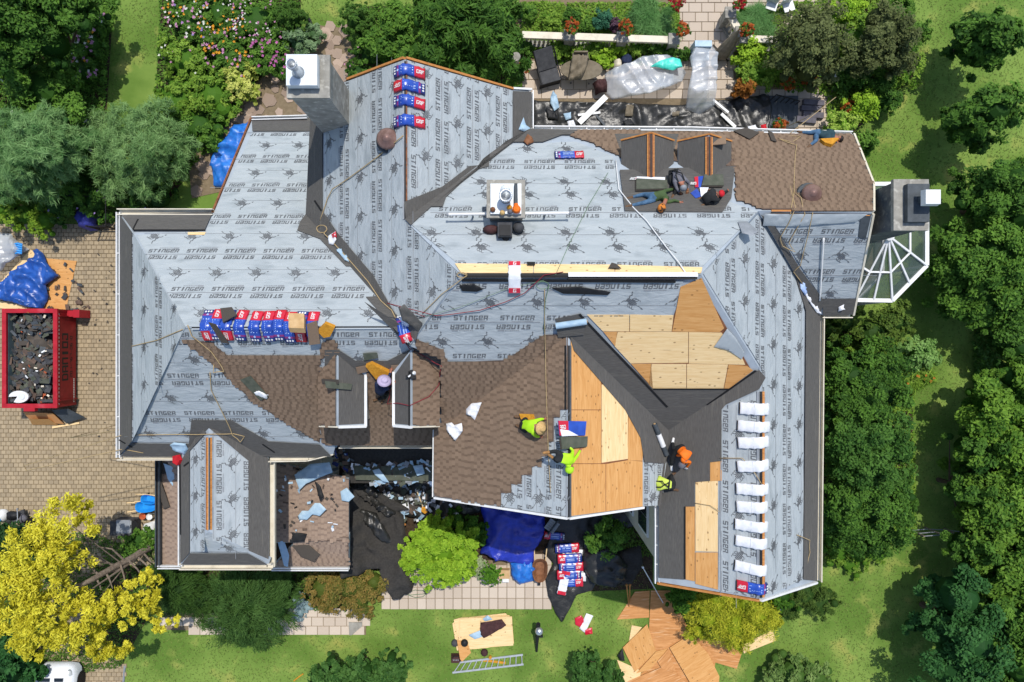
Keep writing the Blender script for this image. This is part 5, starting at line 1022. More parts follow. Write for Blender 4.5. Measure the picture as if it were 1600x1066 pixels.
# ---------------------------------------------------------------- shingle bundles
def bundle(label, p, rz, zf, white=False, flip=False, group=None, L=1.0, Wd=.335, th=.12, lift_=.04, cat='shingle bundle', shape=None):
    """a wrapped pack bent over whatever it lies on; zf(x,y) gives that surface"""
    c, s = math.cos(rz), math.sin(rz); n = 16
    if flip: c, s = -c, -s
    t = thing('shingle_bundle', label, cat, (p[0], p[1], zf(p[0], p[1])), group)
    def S(a, b, h):
        x, y = p[0] + c*a - s*b, p[1] + s*a + c*b; z = sum(zf(x + d*c, y + d*s) for d in (-.09, 0, .09))/3
        return Vector((x, y, z + lift_ + h))
    V = []; F = []; mi = []; cols = ['bl_navy']*2 + ['bl_purple']*1 + ['bl_blue']*8 + ['bl_red']*5
    ms = ['bl_navy', 'bl_purple', 'bl_blue', 'bl_red', 'white_wrap', 'scrap']; r = random.Random(int(p[0]*100))
    for i in range(n+1):
        a = -L/2 + L*i/n; wob = .014*math.sin(i*1.7 + p[1]*5) + .010*math.sin(i*3.9 + p[0]*7)
        for b, h in ((-Wd/2, .0), (-Wd/2 - wob, th*.8), (-Wd/2 + .03, th), (0, th + .01 + wob*.9), (Wd/2 - .03, th), (Wd/2 + wob, th*.8), (Wd/2, .0)): V.append(S(a, b, h))
    for i in range(n):
        for j in range(6):
            F.append((i*7+j, (i+1)*7+j, (i+1)*7+j+1, i*7+j+1)); mi.append(ms.index('white_wrap') if white else ms.index(cols[i]))
    F += [tuple(range(7)), tuple(n*7+j for j in range(6, -1, -1))]; mi += [5, 5]
    F = [tuple(reversed(f)) if not flip and False else f for f in F]
    pyd('wrapper', V, F, [M[k] for k in ms], t, mi, None, True)
    if not white:
        V = []; F = []
        def dec(quads, a0, rot, mat, nm):
            V = []; F = []
            for q in quads:
                b = len(V); V += [S(a0 + x*math.cos(rot) - y*math.sin(rot), x*math.sin(rot) + y*math.cos(rot), th + .022) for x, y in q]; F.append((b, b+1, b+2, b+3))
            pyd(nm, V, F, M[mat], t)
        dec(word('GAF', .21, .12, .1, .15), .345, 0, 'white', 'brand_lettering')
        dec([[(-.2, y), (.17, y), (.17, y + h), (-.2, y + h)] for y, h in ((-.10, .012), (-.012, .03), (.07, .02))] + [[(-.17 + k*.06, .035), (-.14 + k*.06, .035), (-.14 + k*.06, .05), (-.17 + k*.06, .05)] for k in range(5)], -.02, 0, 'bl_cyan', 'printed_band')
        dots = MB(); 
        for k in (-1, 0, 1):
            q = S(-.44, k*.085, th + .022); b = len(V); dots.add([S(-.44 + .032*math.cos(g), k*.085 + .032*math.sin(g), th + .022) for g in [i*1.0472 for i in range(6)]], [(0, 1, 2, 3, 4, 5)])
        dots.build('printed_dots', M['white'], t); dec([[(-.03, -.03), (.03, -.03), (.03, .03), (-.03, .03)]], -.34, .785, 'bl_cyan', 'printed_diamond')
    else:
        b = MB(); b.bar(S(-.08, -Wd/2 + .02, th + .006), S(-.08, Wd/2 - .02, th + .006), .012, .008); b.build('wrap_seam', M['alu'], t)
    return t
def zmax(*keys): return lambda x, y: min(PL[k].z(x, y) for k in keys)
zN = zmax('NWW', 'NWE'); zW = zmax('W1N', 'W1S'); zE = zmax('EW', 'ME'); zS = zmax('SW', 'SE'); zM = zmax('MN', 'MS')
for i, (v, fl, lab) in enumerate(((107, False, 'blue and red wrapped bundle topmost of four on the gable ridge'), (131, True, 'blue bundle with its red end on the left on the gable ridge'), (155, False, 'blue bundle third from the gable end on the ridge'), (186, False, 'blue bundle set apart from the three above it beside the round vent'))):
    p = P(637, v, 10.6); bundle(lab, (p.x, p.y), RNG.uniform(-.05, .05), zN, False, fl, 'wrapped bundles on the gable ridge', L=.98)
ords = ['first', 'second', 'third', 'fourth', 'fifth', 'sixth', 'seventh', 'eighth', 'ninth', 'tenth']
for i, (u, fl) in enumerate(((318, True), (335, False), (352, True), (371, False), (397, False), (415, False), (433, False), (450, False), (468, True), (485, False))):
    p = P(u, 509, 10.6); bundle(f'blue and red bundle {ords[i]} from the left in the row across the long ridge', (p.x + RNG.uniform(-.03, .03), p.y + RNG.uniform(-.05, .05)), math.pi/2 + RNG.uniform(-.05, .05), zW, False, fl, 'wrapped bundles across the long ridge', L=.98)
for i, v in enumerate((640, 668, 693, 730, 767, 795, 825, 851, 892)):
    p = P(1184 - i*.8, v, 10.1); bundle(f'white wrapped bundle {ords[i]} from the top of the row on the tower ridge', (p.x, p.y), RNG.uniform(-.10, .10), zE, True, False, 'white bundles on the tower ridge', L=RNG.uniform(.94, 1.06), Wd=RNG.uniform(.33, .38))
p = P(1180, 922, 10.1); bundle('blue and red bundle at the gable end below the white ones', (p.x, p.y), -.04, zE, False, True, L=.95)
p = PL['MN'].hit(889, 243); bundle('single blue and red bundle lying flat near the shingled edge', (p.x, p.y), .02, PL['MN'].z, False, False, L=1.0, Wd=.3)
p = P(632, 515, 10.5); bundle('torn blue bundle at the crossing of the two ridges', (p.x, p.y), 1.9, zmax('W1N', 'MS'), False, True, L=.85, Wd=.34)
p = P(804, 432, 12.1); b = bundle('white pack with red ends straddling the bare plywood ridge', (p.x, p.y), math.pi/2, zM, True, False, L=.95, Wd=.36)
for a in (-.40, .40):
    mb = MB(); k = Vector((0, a, 0)); q = Vector((p.x, p.y + a, zM(p.x, p.y + a) + .185)); mb.box(q, (.34, .16, .012), M=Matrix.Rotation(math.atan(-.83 if a > 0 else .72), 4, 'X')); mb.build('red_end_print', M['bl_red'], b)
    V = []; F = []
    for z in word('G', .09, .10): n = len(V); V += [q + Vector((x, y, .012 - (.83 if a > 0 else -.72)*y)) for x, y in z]; F.append((n, n+1, n+2, n+3))
    pyd('white_print', V, F, M['white'], b)
# opened packs on the working roofs
def opened(label, key, wrap, body, strip):
    t = thing('opened_bundle', label, 'shingle bundle', PL[key].hit(*body[0])); 
    patch('torn_wrapper', key, wrap, M['bl_blue'], .11, .03, t); patch('red_panel', key, [wrap[0], ((wrap[0][0]*.65 + wrap[1][0]*.35), (wrap[0][1]*.65 + wrap[1][1]*.35)), ((wrap[3][0]*.65 + wrap[2][0]*.35), (wrap[3][1]*.65 + wrap[2][1]*.35)), wrap[3]], M['bl_red'], .116, .01, t)
    for i in range(3):
        patch('shingle', key, [(u + i*.6, v - i*.5) for u, v in body], M['scrap_green' if i == 2 else 'scrap'], .13 + .02*i, .02, t)
    patch('torn_flap', key, strip, M['white_wrap'], .13, .012, t)
    fr = PL[key]; c = fr.st(fr.hit(wrap[0][0]*.75 + wrap[1][0]*.15 + wrap[3][0]*.10, wrap[0][1]*.35 + wrap[3][1]*.65)); V = []; F = []
    for z in word('GAF', .22, .13): n = len(V); e = [(c[0] + .1 + (x if abs(fr.a) < .1 else y), c[1] + (y if abs(fr.a) < .1 else (x if fr.a < 0 else -x))) for x, y in z]; V += [PL[key].at(q, .13) for q in e]; F.append((n, n+1, n+2, n+3))
    o = pyd('brand_lettering', V, F, M['white'], t); return t
opened('opened bundle with shingles fanned below its wrapper, on the ridge by bare plywood', 'SE', [(869,657),(913,658),(911,680),(871,680)], [(870,683),(912,682),(911,698),(872,702)], [(871,670),(885,672),(900,680),(874,681)])
opened('opened bundle with red corner beside the roofer in the red cap', 'MN', [(1084,281),(1100,279),(1100,297),(1085,297)], [(1098,280),(1127,280),(1128,297),(1094,297)], [(1092,298),(1106,298),(1100,312),(1094,312)])
opened('opened bundle with dark shingles under the lying roofer', 'MN', [(992,282),(1000,281),(1000,284),(992,285)], [(992,286),(1040,289),(1040,302),(992,303)], [(994,281),(1038,282),(1038,287),(994,285)])
slab('wrapper_scrap', 'blue and white torn wrapper between the two open bundles', 'wrapper', 'MN', [(1078,305),(1088,298),(1096,310),(1086,313)], 'bl_blue', .02)
# ridge litter
slab('cardboard_box', 'flat tan cardboard box on the last blue bundles of the row', 'box', 'W1N', [(456,503),(480,504),(480,527),(456,526)], 'card', .22, .20)
for i, (poly, m, lab) in enumerate((([(348,490),(366,488),(374,500),(352,512)],'scrap','dark loose shingle over the third blue bundle'), ([(330,497),(341,500),(362,530),(350,528)],'scrap','dark strip lying across the left blue bundles'), ([(482,500),(498,494),(503,530),(486,532)],'shingle','brown shingle strips beside the cardboard box'))):
    slab('loose_shingle', lab, 'shingle', 'W1N' if i == 0 else 'W1S', poly, m, .03, .22)
for i, (key, poly, m, lab) in enumerate((('DLW',[(507,592),(533,593),(533,600),(508,599)],'scrap','grey loose shingle on the left dormer, upper of two'), ('DLE',[(505,595),(548,600),(546,609),(507,606)],'scrap_green','green backed loose shingle on the left dormer, lower of two'), ('W1S',[(557,571),(577,567),(577,577),(560,581)],'shingle','brown shingle left of the foam pad'),('W1S',[(612,568),(628,567),(627,580),(613,578)],'shingle','brown shingle right of the foam pad'),('W1S',[(568,549),(590,548),(592,556),(570,560)],'scrap_green','green backed shingle above the foam pad'),
        ('W1S',[(377,590),(393,584),(421,616),(408,622)],'scrap_green','folded green shingle on the brown slope by the sheet edge'),('W1S',[(680,672),(694,670),(698,688),(684,694)],'scrap_green','green backed shingle at the eave corner beside the dormer'),('MN',[(1145,209),(1165,204),(1185,212),(1170,222)],'scrap','dark shingle lying at the gutter'),('MN',[(1198,208),(1206,212),(1212,226),(1204,224)],'scrap','narrow dark shingle near the rope coil'),
        ('MN',[(1090,240),(1126,241),(1126,255),(1094,258)],'shingle','brown shingles over the second dormer ridge'),('MN',[(955,415),(962,417),(970,424),(950,423)],'scrap','dark flake on the bare plywood ridge'),('MN',[(823,414),(836,414),(836,418),(824,418)],'black','small black patch at the left of the plywood ridge'))):
    slab('loose_shingle', lab, 'shingle', key, poly, m, .025, .10 if i != 9 else .75, group='loose shingles on the roof')
def paper(label, key, poly, mat='white_wrap', seed=1, name='torn_wrapper', cat='wrapper', amp=.17):
    fr = PL[key]; c = fr.hit(sum(p[0] for p in poly)/len(poly), sum(p[1] for p in poly)/len(poly))
    return tarp(name, label, cat, poly, mat, z0=c.z + .08, amp=amp, freq=4, res=.07, seed=seed, dz=lambda x, y: fr.z(x, y) - c.z)
paper('white torn wrapper in the middle of the brown slope', 'SW', [(728,640),(737,630),(753,628),(748,642),(742,656),(735,650),(728,648)], seed=1)
paper('white wrapper with red print on the shingles, larger heap', 'SW', [(697,662),(706,660),(710,664),(722,660),(724,672),(712,688),(704,680),(697,672)], seed=2)
paper('white wrapper hanging on the eave beside the shingles', 'W1S', [(678,706),(684,704),(688,712),(694,702),(700,712),(698,721),(680,720)], seed=3)
paper('white and red wrapper in the valley beside the tan rope', 'NWW', [(511,372),(516,366),(526,363),(528,376),(522,384),(514,382)], seed=4); paper('red wrapper scrap in the valley touching the white one', 'NWW', [(517,366),(526,362),(528,372),(520,374)], 'bl_red', 5)
paper('white wrapper at the upper end of the torn blue bundle', 'W1S', [(624,498),(630,495),(640,505),(640,513),(632,510)], seed=6)
paper('pale blue film strip in the valley', 'W1N', [(524,390),(530,385),(550,405),(548,411),(541,408)], 'lblue', 7); paper('pale blue film over the red cord at the eave corner', 'W1S', [(268,695),(276,690),(294,692),(294,702),(286,712),(272,706)], 'lblue', 8, 'plastic_film', 'film', .16)
slab('red_cap', 'red plastic cap on the gutter corner', 'cap', 'GW', [(277,712),(284,710),(288,718),(284,726),(277,722)], 'redcap', .12)
paper('white wrapper on the brown slope near the sheet edge', 'W1S', [(398,612),(408,610),(420,617),(416,624),(402,620)], seed=9); paper('dark film patch at the wing hip', 'MN', [(1156,345),(1170,344),(1184,362),(1172,370),(1157,366)], 'gray', 10, 'plastic_film', 'film', .05)
paper('long wrinkled white wrapper hanging in the valley by the conservatory wing', 'ME', [(1243,438),(1252,436),(1262,452),(1282,462),(1292,476),(1290,492),(1278,488),(1262,474),(1250,460)], 'white_wrap', 11, amp=.16)
paper('blue plastic film strip within the white valley wrapper', 'ME', [(1245,438),(1253,440),(1264,458),(1258,462),(1248,452)], 'bl_cyan', 12, amp=.2); paper('white glove shaped scrap on the grey eave', 'NES', [(1309,480),(1316,476),(1318,484),(1311,487)], seed=13)
paper('brown leaf shaped scrap at the gable valley end', 'MN', [(818,222),(824,208),(832,216),(834,224),(824,230)], 'rust', 14); paper('pale blue film at the gable gutter corner', 'NWE', [(810,206),(818,185),(822,196),(832,200),(826,208)], 'lblue', 15, amp=.14)
paper('loose underlayment corner folded over the plywood', 'MS', [(1116,542),(1130,514),(1146,528),(1166,552),(1164,562),(1140,548)], 'underlay', 17, 'loose_underlayment', 'underlayment', .05)
paper('wrinkled blue underlayment band along the conservatory wing ridge', 'NES', [(1192,336),(1352,336),(1338,347),(1290,350),(1250,353),(1194,352)], 'underlay', 18, 'loose_underlayment', 'underlayment', .05)
paper('dark folded membrane at the ridge crossing', 'MS', [(626,482),(634,476),(645,488),(660,506),(652,518),(640,508),(628,500)], 'membrane', 19, 'membrane_offcut', 'membrane', .14)
paper('black torn membrane strip along the ridge foot', 'MS', [(718,446),(740,444),(756,452),(745,456),(722,455)], 'black', 20, 'membrane_offcut', 'membrane', .05); paper('long black membrane strip below the white ridge pipe', 'MS', [(860,450),(900,448),(955,456),(950,461),(880,459)], 'black', 21, 'membrane_offcut', 'membrane', .05)
# rolls
def roll(label, key, a, b, r, mat, cat='roll', bands=()):
    A, B = PL[key].hit(*a), PL[key].hit(*b); U_ = PL[key].n*(r + .06); t = thing('membrane_roll', label, cat, A)
    mb = MB(); mb.tube([A + U_, B + U_], r, 14); mb.build('roll_body', M[mat], t, False); c = MB(); d = (B - A).normalized(); c.tube([A + U_ - d*.02, A + U_ + d*.01], r*.45, 10); c.tube([B + U_ - d*.01, B + U_ + d*.02], r*.45, 10); c.build('roll_core', M['card'], t)
    for f0, f1, m in bands: k = MB(); k.tube([(A + U_).lerp(B + U_, f0), (A + U_).lerp(B + U_, f1)], r*1.04, 14); k.build('paper_band', M[m], t)
    return t
roll('pale blue roll of membrane resting across the ridge end', 'MS', (868,505), (916,498), .10, 'lblue'); roll('grey roll with white paper band on the black valley', 'SE', (1018,662), (1037,710), .085, 'flash', bands=((.32, .72, 'white'),))
slab('membrane_offcut', 'folded black membrane under the pale blue roll', 'membrane', 'MS', [(869,511),(914,505),(912,520),(872,524)], 'membrane', .05)
# copper dome vents
for (key, u, v, s), lab in (((('NWW', 607, 220, 1.0)), 'round brown metal roof vent beside the gable ridge'), (('MN', 1264, 305, .95), 'round brown metal roof vent on the brown shingles')):
    p = PL[key].hit(u, v); t = thing('roof_vent', lab, 'roof vent', p); mb = MB(); mb.lathe([(.18*s, -.1), (.18*s, .18), (.34*s, .18), (.35*s, .22), (.28*s, .30), (.14*s, .36), (.13*s, .40), (0, .42)], p, 22); mb.build('dome', M['copper'], t, True); k = MB(); k.lathe([(.42, -.05), (.40, .03)], p, 18); k.build('flashing_collar', M['flash'], t)
# things round the middle chimney
t = thing('pipe', 'long white plastic pipe on the sheet below the middle chimney', 'pipe', PL['MN'].hit(702, 340)); mb = MB(); A, B = PL['MN'].hit(702, 340) + Vector((0, 0, .55)), PL['MN'].hit(888, 338) + Vector((0, 0, .55)); mb.tube([A, B], .045, 10); mb.build('pipe_barrel', M['white'], t); k = MB()
for q in (A, B): k.tube([q - Vector((.03, 0, 0)), q + Vector((.03, 0, 0))], .06, 10)
for f in (.2, .8): q = A.lerp(B, f); k.bar(q, q - Vector((0, 0, .6)), .05, .05)
k.build('pipe_fittings', M['gray'], t)
t = thing('hand_blower', 'orange and black hand blower lying on the chimney cap', 'blower', P(805, 330, 11.7)); mb = MB(); mb.tube([P(806, 287, 11.72), P(806, 318, 11.72)], [.05, .06], 10); mb.build('nozzle', M['flash'], t); mb = MB(); mb.lathe([(.03, -.02), (.11, 0), (.13, .09), (.09, .18), (0, .2)], P(807, 328, 11.63), 12); mb.tube([P(806, 318, 11.72), P(807, 328, 11.72)], [.06, .1], 10); mb.build('motor_housing', M['orange'], t)
t = thing('roofing_kettle', 'black box and bags hanging on a hook below the middle chimney', 'tool box', PL['MN'].hit(790, 360)); z = PL['MN'].hit(790, 362).z
mb = MB(); mb.box(P(789, 360, z + .38), (.44, .42, .36)); mb.build('box_body', M['dkgray'], t); mb = MB(); mb.box(P(789, 360, z + .575), (.34, .32, .04)); mb.build('box_lid', M['black'], t)
mb = MB(); mb.lathe([(.12, 0), (.17, .15), (.15, .36), (.04, .40)], P(810, 357, z), 10, sx=1.1); mb.build('side_bag', M['dkgray'], t, True); mb = MB(); mb.lathe([(.14, 0), (.2, .12), (.15, .28), (.03, .3)], P(768, 360, z), 9, sx=1.4, sy=.8); mb.build('tool_pouch', M['brownbag'], t, True)
mb = MB(); mb.tube([P(790, 368, z + .3), P(791, 379, z + .2), P(790, 388, z + .1)], [.12, .09, .02], 7); mb.build('hanging_cloth', M['black'], t)
for i, (u, v, m) in enumerate(((770,328,'rust'), (785,333,'straw'), (797,331,'greyshirt'), (796,325,'foam'))):
    mb = MB(); mb.lathe([(.06, 0), (.085, .05), (.05, .12), (0, .13)], P(u, v, 11.63), 8); tag(mb.build('work_glove', M[m], None, True), ['brown work glove at the left of the chimney cap','straw coloured glove below the chimney flue','grey glove between the flue and the blower','yellow glove beside the chimney flue'][i], 'glove', 'gloves on the chimney cap')
# nail gun
t = thing('nail_gun', 'black and white nail gun on the right dormer ridge', 'nail gun', PL['DRW'].hit(640, 588)); z = PL['DRW'].hit(640, 588).z
mb = MB(); mb.bar(P(643, 578, z + .12), P(645, 592, z + .12), .09, .12); mb.bar(P(634, 588, z + .1), P(650, 590, z + .1), .07, .09); mb.build('gun_body', M['black'], t); mb = MB(); mb.lathe([(.05, 0), (.07, .05), (.03, .12)], P(647, 583, z + .1), 10); mb.bar(P(638, 589, z + .16), P(642, 586, z + .16), .05, .03); mb.build('magazine', M['white'], t)
# ---------------------------------------------------------------- ropes and hoses follow the roof
def rope(label, pts, r, mat, name='rope', cat='rope', lift_=.09, zs=None):
    Q = []
    for (u0, v0), (u1, v1) in zip(pts, pts[1:]):
        k = max(2, int(math.hypot(u1-u0, v1-v0)/9))
        for i in range(k): f = i/k; Q.append((u0 + (u1-u0)*f, v0 + (v1-v0)*f))
    Q.append(pts[-1]); W = [surf(u, v, lift_ + r) for u, v in Q]
    # smooth heights so the line bridges small steps
    for _ in range(3): W = [W[0]] + [Vector((b.x, b.y, max(b.z, (a.z + c.z)/2))) for a, b, c in zip(W, W[1:], W[2:])] + [W[-1]]
    mb = MB(); mb.tube(W, r, 5); o = mb.build(name, M[mat], None, True); return tag(o, label, cat)
def loop(u, v, ru, rv, n=10, a0=0, turns=1): return [(u + ru*math.cos(a0 + 6.283*turns*i/n), v + rv*math.sin(a0 + 6.283*turns*i/n)) for i in range(n+1)]
rope('tan safety rope from the gable ridge down to the valley', [(630,212),(590,245),(550,275),(520,296),(512,310),(500,345)], .018, 'rope'); rope('tan rope coil and tail in the long valley', loop(503,358,8,6) + [(508,366),(540,400),(575,440),(595,470),(612,485),(622,505)], .018, 'rope')
rope('tan rope crossing the left slope to the eave', [(285,515),(245,532),(185,546)], .016, 'rope'); rope('tan rope from the ridge down over the brown slope', [(293,508),(300,525),(330,550),(352,580),(335,582),(334,570)], .018, 'rope')
rope('tan rope from the slope down across the garage valley', [(328,582),(330,610),(345,640),(365,680),(378,690),(382,682),(365,678),(300,679),(210,680)], .016, 'rope'); rope('pale rope at the corner of the left eave', [(182,664),(196,670),(186,690),(192,702),(224,708)], .016, 'rope')
rope('long tan rope straight down the brown slope ridge', [(851,452),(851,500),(853,600),(856,690),(860,770)], .013, 'rope'); rope('white rope from the dormer to the bare ridge', [(962,250),(967,296),(990,325),(1010,345),(1040,385),(1060,410),(1075,432)], .02, 'white')
rope('thin green line across the upper sheet', [(950,270),(920,320),(890,380),(868,430)], .010, 'greencord', 'cord', 'cord'); rope('red air hose across the sheet below the bare ridge', [(655,496),(700,492),(750,485),(790,472),(820,458),(850,430),(880,425)], .013, 'redcord', 'air_hose', 'hose')
rope('dark red air hose looped over the right dormer', [(622,520),(640,545),(670,560),(690,572),(688,600),(670,620),(640,634),(612,628),(610,590)], .013, 'redcord', 'air_hose', 'hose'); rope('thin green line beside the red hose', [(655,497),(720,480),(790,452),(850,438)], .008, 'greencord', 'cord', 'cord')
rope('tan rope tangle at the gutter of the brown shingles', loop(1222,205,10,5, turns=2) + [(1230,212),(1250,214),(1238,222),(1215,218),(1243,228),(1240,300),(1235,335)], .014, 'rope'); rope('tan rope pair from the vent into the conservatory valley', [(1234,290),(1243,325),(1232,350),(1218,372),(1222,385),(1240,395),(1232,380),(1258,335),(1250,310),(1240,300)], .014, 'rope')
rope('tan rope down the conservatory wing sheet', [(1270,332),(1262,370),(1250,415),(1240,425),(1255,445)], .014, 'rope'); rope('white pole standing on the conservatory wing sheet', [(1287,372),(1284,420),(1281,470)], .03, 'white', 'pole', 'pole', .08)
rope('tan rope from the valley to the last bundle', [(1125,716),(1160,716),(1180,740),(1195,765)], .014, 'rope'); rope('pale rope at the wing gutter edge', [(1245,836),(1262,842),(1264,862),(1261,885)], .014, 'rope'); rope('thin rope over the bare plywood of the wing', [(1085,786),(1110,790),(1125,800)], .01, 'rope'); rope('tan rope at the left end of the bare ridge', [(716,425)] + loop(722,430,8,4) + [(690,460),(660,490)], .014, 'rope'); rope('cord coil near the right of the middle ridge', loop(848,446,10,6) + [(852,470),(850,520)], .012, 'greencord', 'cord', 'cord')
# ================================================================== THINGS ON THE GROUND
# ---- skip full of torn shingles
A, B = P(5, 483, 1.5), P(91, 637, 1.5); x0, x1, y0, y1 = A.x, B.x, B.y, A.y; zb, zt = .22, 1.5
t = thing('dumpster', 'open red dumpster heaped with torn shingles on the paved driveway', 'dumpster', ((x0+x1)/2, (y0+y1)/2, 0))
for nm, a, b in (('side_wall', (x0+.06, y0), (x0+.06, y1)), ('side_wall', (x1-.06, y0), (x1-.06, y1)), ('end_wall', (x0, y0+.06), (x1, y0+.06)), ('end_wall', (x0, y1-.06), (x1, y1-.06))):
    mb = MB(); mb.bar(Vector((*a, (zb+zt)/2)), Vector((*b, (zb+zt)/2)), .08, zt-zb); mb.build(nm, M['red_shaded'], t)
mb = MB(); mb.box(((x0+x1)/2, (y0+y1)/2, zb), (x1-x0-.1, y1-y0-.1, .06)); mb.build('floor_plate', M['steel'], t)
for nm, a, b in (('rim', (x0+.09, y0), (x0+.09, y1)), ('rim', (x1-.09, y0), (x1-.09, y1)), ('rim', (x0, y0+.08), (x1, y0+.08)), ('rim', (x0, y1-.08), (x1, y1-.08))):
    mb = MB(); mb.bar(Vector((*a, zt+.03 + (.004 if a[0] != b[0] else 0))), Vector((*b, zt+.03 + (.004 if a[0] != b[0] else 0))), .19, .10); mb.build(nm, M['red'], t)
mb = MB(); mb.box((x0+.16, (y0+y1)/2, .85), (.05, y1-y0-.3, 1.15)); mb.build('liner', M['steel'], t)
for k in range(6):
    y = y0 + .3 + k*(y1-y0-.6)/5; mb = MB(); mb.bar((x1+.02, y, zb), (x1+.02, y, zt-.05), .05, .07); mb.build('side_rib', M['red_shaded'], t) if k in (0, 5) else None
mb = MB(); mb.box((x1+.22, y1-.18, .62), (.5, .28, .5)); mb.box((x1+.42, y1-.18, .5), (.28, .36, .8)); mb.build('hoist_bracket', M['red'], t)
for x in (x0+.35, x1-.35): mb = MB(); mb.bar((x, y0, .11), (x, y1, .11), .16, .18); mb.build('skid_rail', M['black'], t)
mb = MB(); mb.box(((x0+x1)/2 - .0, y0-.08, zt), (.5, .16, .2)); mb.build('gate_latch', M['red'], t)
V = []; F = []; V2 = []; F2 = []
def side(quads, yc, zc, Vv, Ff):       # lettering reading down the side
    for q in quads:
        n = len(Vv); Vv += [Vector((x1 - .016, yc + x, zc + y)) for x, y in q]; Ff.append((n, n+1, n+2, n+3))
side(word('DANIOJ', 2.15, .42, .0, .14), (y0+y1)/2 + .05, 1.0, V, F); side(word('201-767-0610', 1.9, .17, 0, .2), (y0+y1)/2 + .05, .58, V, F)
pyd('painted_lettering', V, F, M['black'], t)
for k in range(24): n = len(V2); y = y0 + .1 + k*(y1-y0-.2)/24; V2 += [Vector((x1-.018, y, zt-.10)), Vector((x1-.018, y+.09, zt-.10)), Vector((x1-.018, y+.09, zt-.03)), Vector((x1-.018, y, zt-.03))]; F2.append((n, n+1, n+2, n+3))
for k in range(14): n = len(V2); y = y0 + .15 + k*.08; V2 += [Vector((x1-.018, y, .34)), Vector((x1-.018, y+.05, .34)), Vector((x1-.018, y+.05, .42)), Vector((x1-.018, y, .42))]; F2.append((n, n+1, n+2, n+3))
pyd('reflective_tape', V2, F2, M['white'], t)
heap = lambda u, v: P(u, v, 1.0 + .35*noise.noise((u*.06, v*.05, 1)))
fill = MB(); mb = bmesh.new()
hp_ = tarp('debris_bed', None, None, [(18,495),(84,487),(84,628),(20,628)], 'scrap', z0=.75, amp=.45, freq=2.2, res=.22, seed=3); hp_.parent = t; hp_.matrix_parent_inverse = wmat(t).inverted(); hp_['kind'] = 'stuff'
at = hp_.data.attributes.new('tint', 'FLOAT', 'FACE'); at.data.foreach_set('value', [random.random()*.5 for _ in hp_.data.polygons])
scraps('torn_shingles', None, [(22,492),(86,486),(86,628),(24,628)], 420, ['scrap', 'scrap_green', 'lap', 'flash', 'dkgray'], .30, heap, 5, t, .35); scraps('torn_shingles', None, [(40,486),(84,486),(86,628),(50,628)], 26, ['white', 'trim', 'terra'], .12, lambda u, v: heap(u, v) + Vector((0, 0, .36)), 6, t, .1)
t = thing('foam_disc', 'round white torn disc lying on the rubble in the red dumpster', 'disc', P(31, 621, 1.45)); mb = MB(); q = P(31, 620, 1.44)
pts = [(q.x + .42*math.cos(a)*1.05, q.y + .27*math.sin(a)) for a in [i*.3491 for i in range(-6, 10)]]; pts = [(q.x - .05, q.y + .02)] + pts; mb.prism(pts, q.z, q.z + .08); mb.build('disc_body', M['white'], t); mb = MB(); mb.lathe([(.16, .08), (.14, .11), (0, .11)], (q.x + .14, q.y + .02, q.z), 14); mb.build('raised_centre', M['whitemetal'], t)
for i, (pl, z, mt, lab) in enumerate((([(36,644),(82,646),(100,663),(48,658)], .25, 'ply_old', 'weathered board leaning behind the dumpster, nearest its left rail'), ([(46,655),(76,655),(90,664),(50,664)], .12, 'ply_dark', 'tan board end under the leaning board behind the dumpster'), ([(80,641),(106,639),(132,652),(104,662)], .32, 'flash', 'dark board leaning behind the dumpster on the right'),)):
    mb = MB(); q = [P(u, v, z + (.5 if k < 2 else 0)) for k, (u, v) in enumerate(pl)]; mb.add(q + [p - Vector((0, 0, .04)) for p in q], [(3, 2, 1, 0), (4, 5, 6, 7), (0, 1, 5, 4), (1, 2, 6, 5), (2, 3, 7, 6), (3, 0, 4, 7)]); tag(mb.build('board', M[mt]), lab, 'board')
mb = MB(); mb.bar(P(82, 668, .08), P(124, 661, .08), .09, .05); tag(mb.build('timber_batten', M['ply_light']), 'pale batten on the paving behind the dumpster', 'batten')
def sheet(label, poly, z, mat, th=.018, name='plywood_sheet', cat='plywood sheet', group=None, tilt=(0, 0)):
    q = [P(u, v, z) for u, v in poly]; c = sum(q, Vector())/len(q)
    bm = tri2d([(p.x, p.y) for p in q]); fr = Pl(tilt[0], tilt[1], z - tilt[0]*c.x - tilt[1]*c.y)
    bm.verts.ensure_lookup_table(); V = []; uv = []; n = len(bm.verts)
    for i, v in enumerate(bm.verts): v.index = i
    e = (q[1] - q[0]).normalized()
    for v in bm.verts: V.append((v.co.x, v.co.y, fr.z(v.co.x, v.co.y) + th)); d = v.co.xy - q[0].xy; uv.append((d.dot(e.xy), d.x*-e.y + d.y*e.x))
    V += [(a, b, cc - th) for a, b, cc in V]; uv += uv; F = [tuple(l.vert.index for l in f.loops) for f in bm.faces]
    for ed in bm.edges:
        if len(ed.link_faces) == 1:
            for lp in ed.link_faces[0].loops:
                if lp.edge == ed: a, b = lp.vert.index, lp.link_loop_next.vert.index; F.append((b, a, a+n, b+n))
    bm.free(); return tag(pyd(name, V, F, M[mat], None, None, uv), label, cat, group)
sheet('orange plywood sheet on the paving under the blue tarp', [(62,403),(120,408),(103,486),(52,484)], .05, 'ply_dark'); sheet('tan plywood strip between the blue and the clear tarp', [(2,440),(48,390),(58,398),(24,440)], .05, 'ply_light'); sheet('pale plywood strip behind the dumpster top end', [(0,470),(28,476),(42,472),(42,484),(0,482)], .06, 'ply_light')
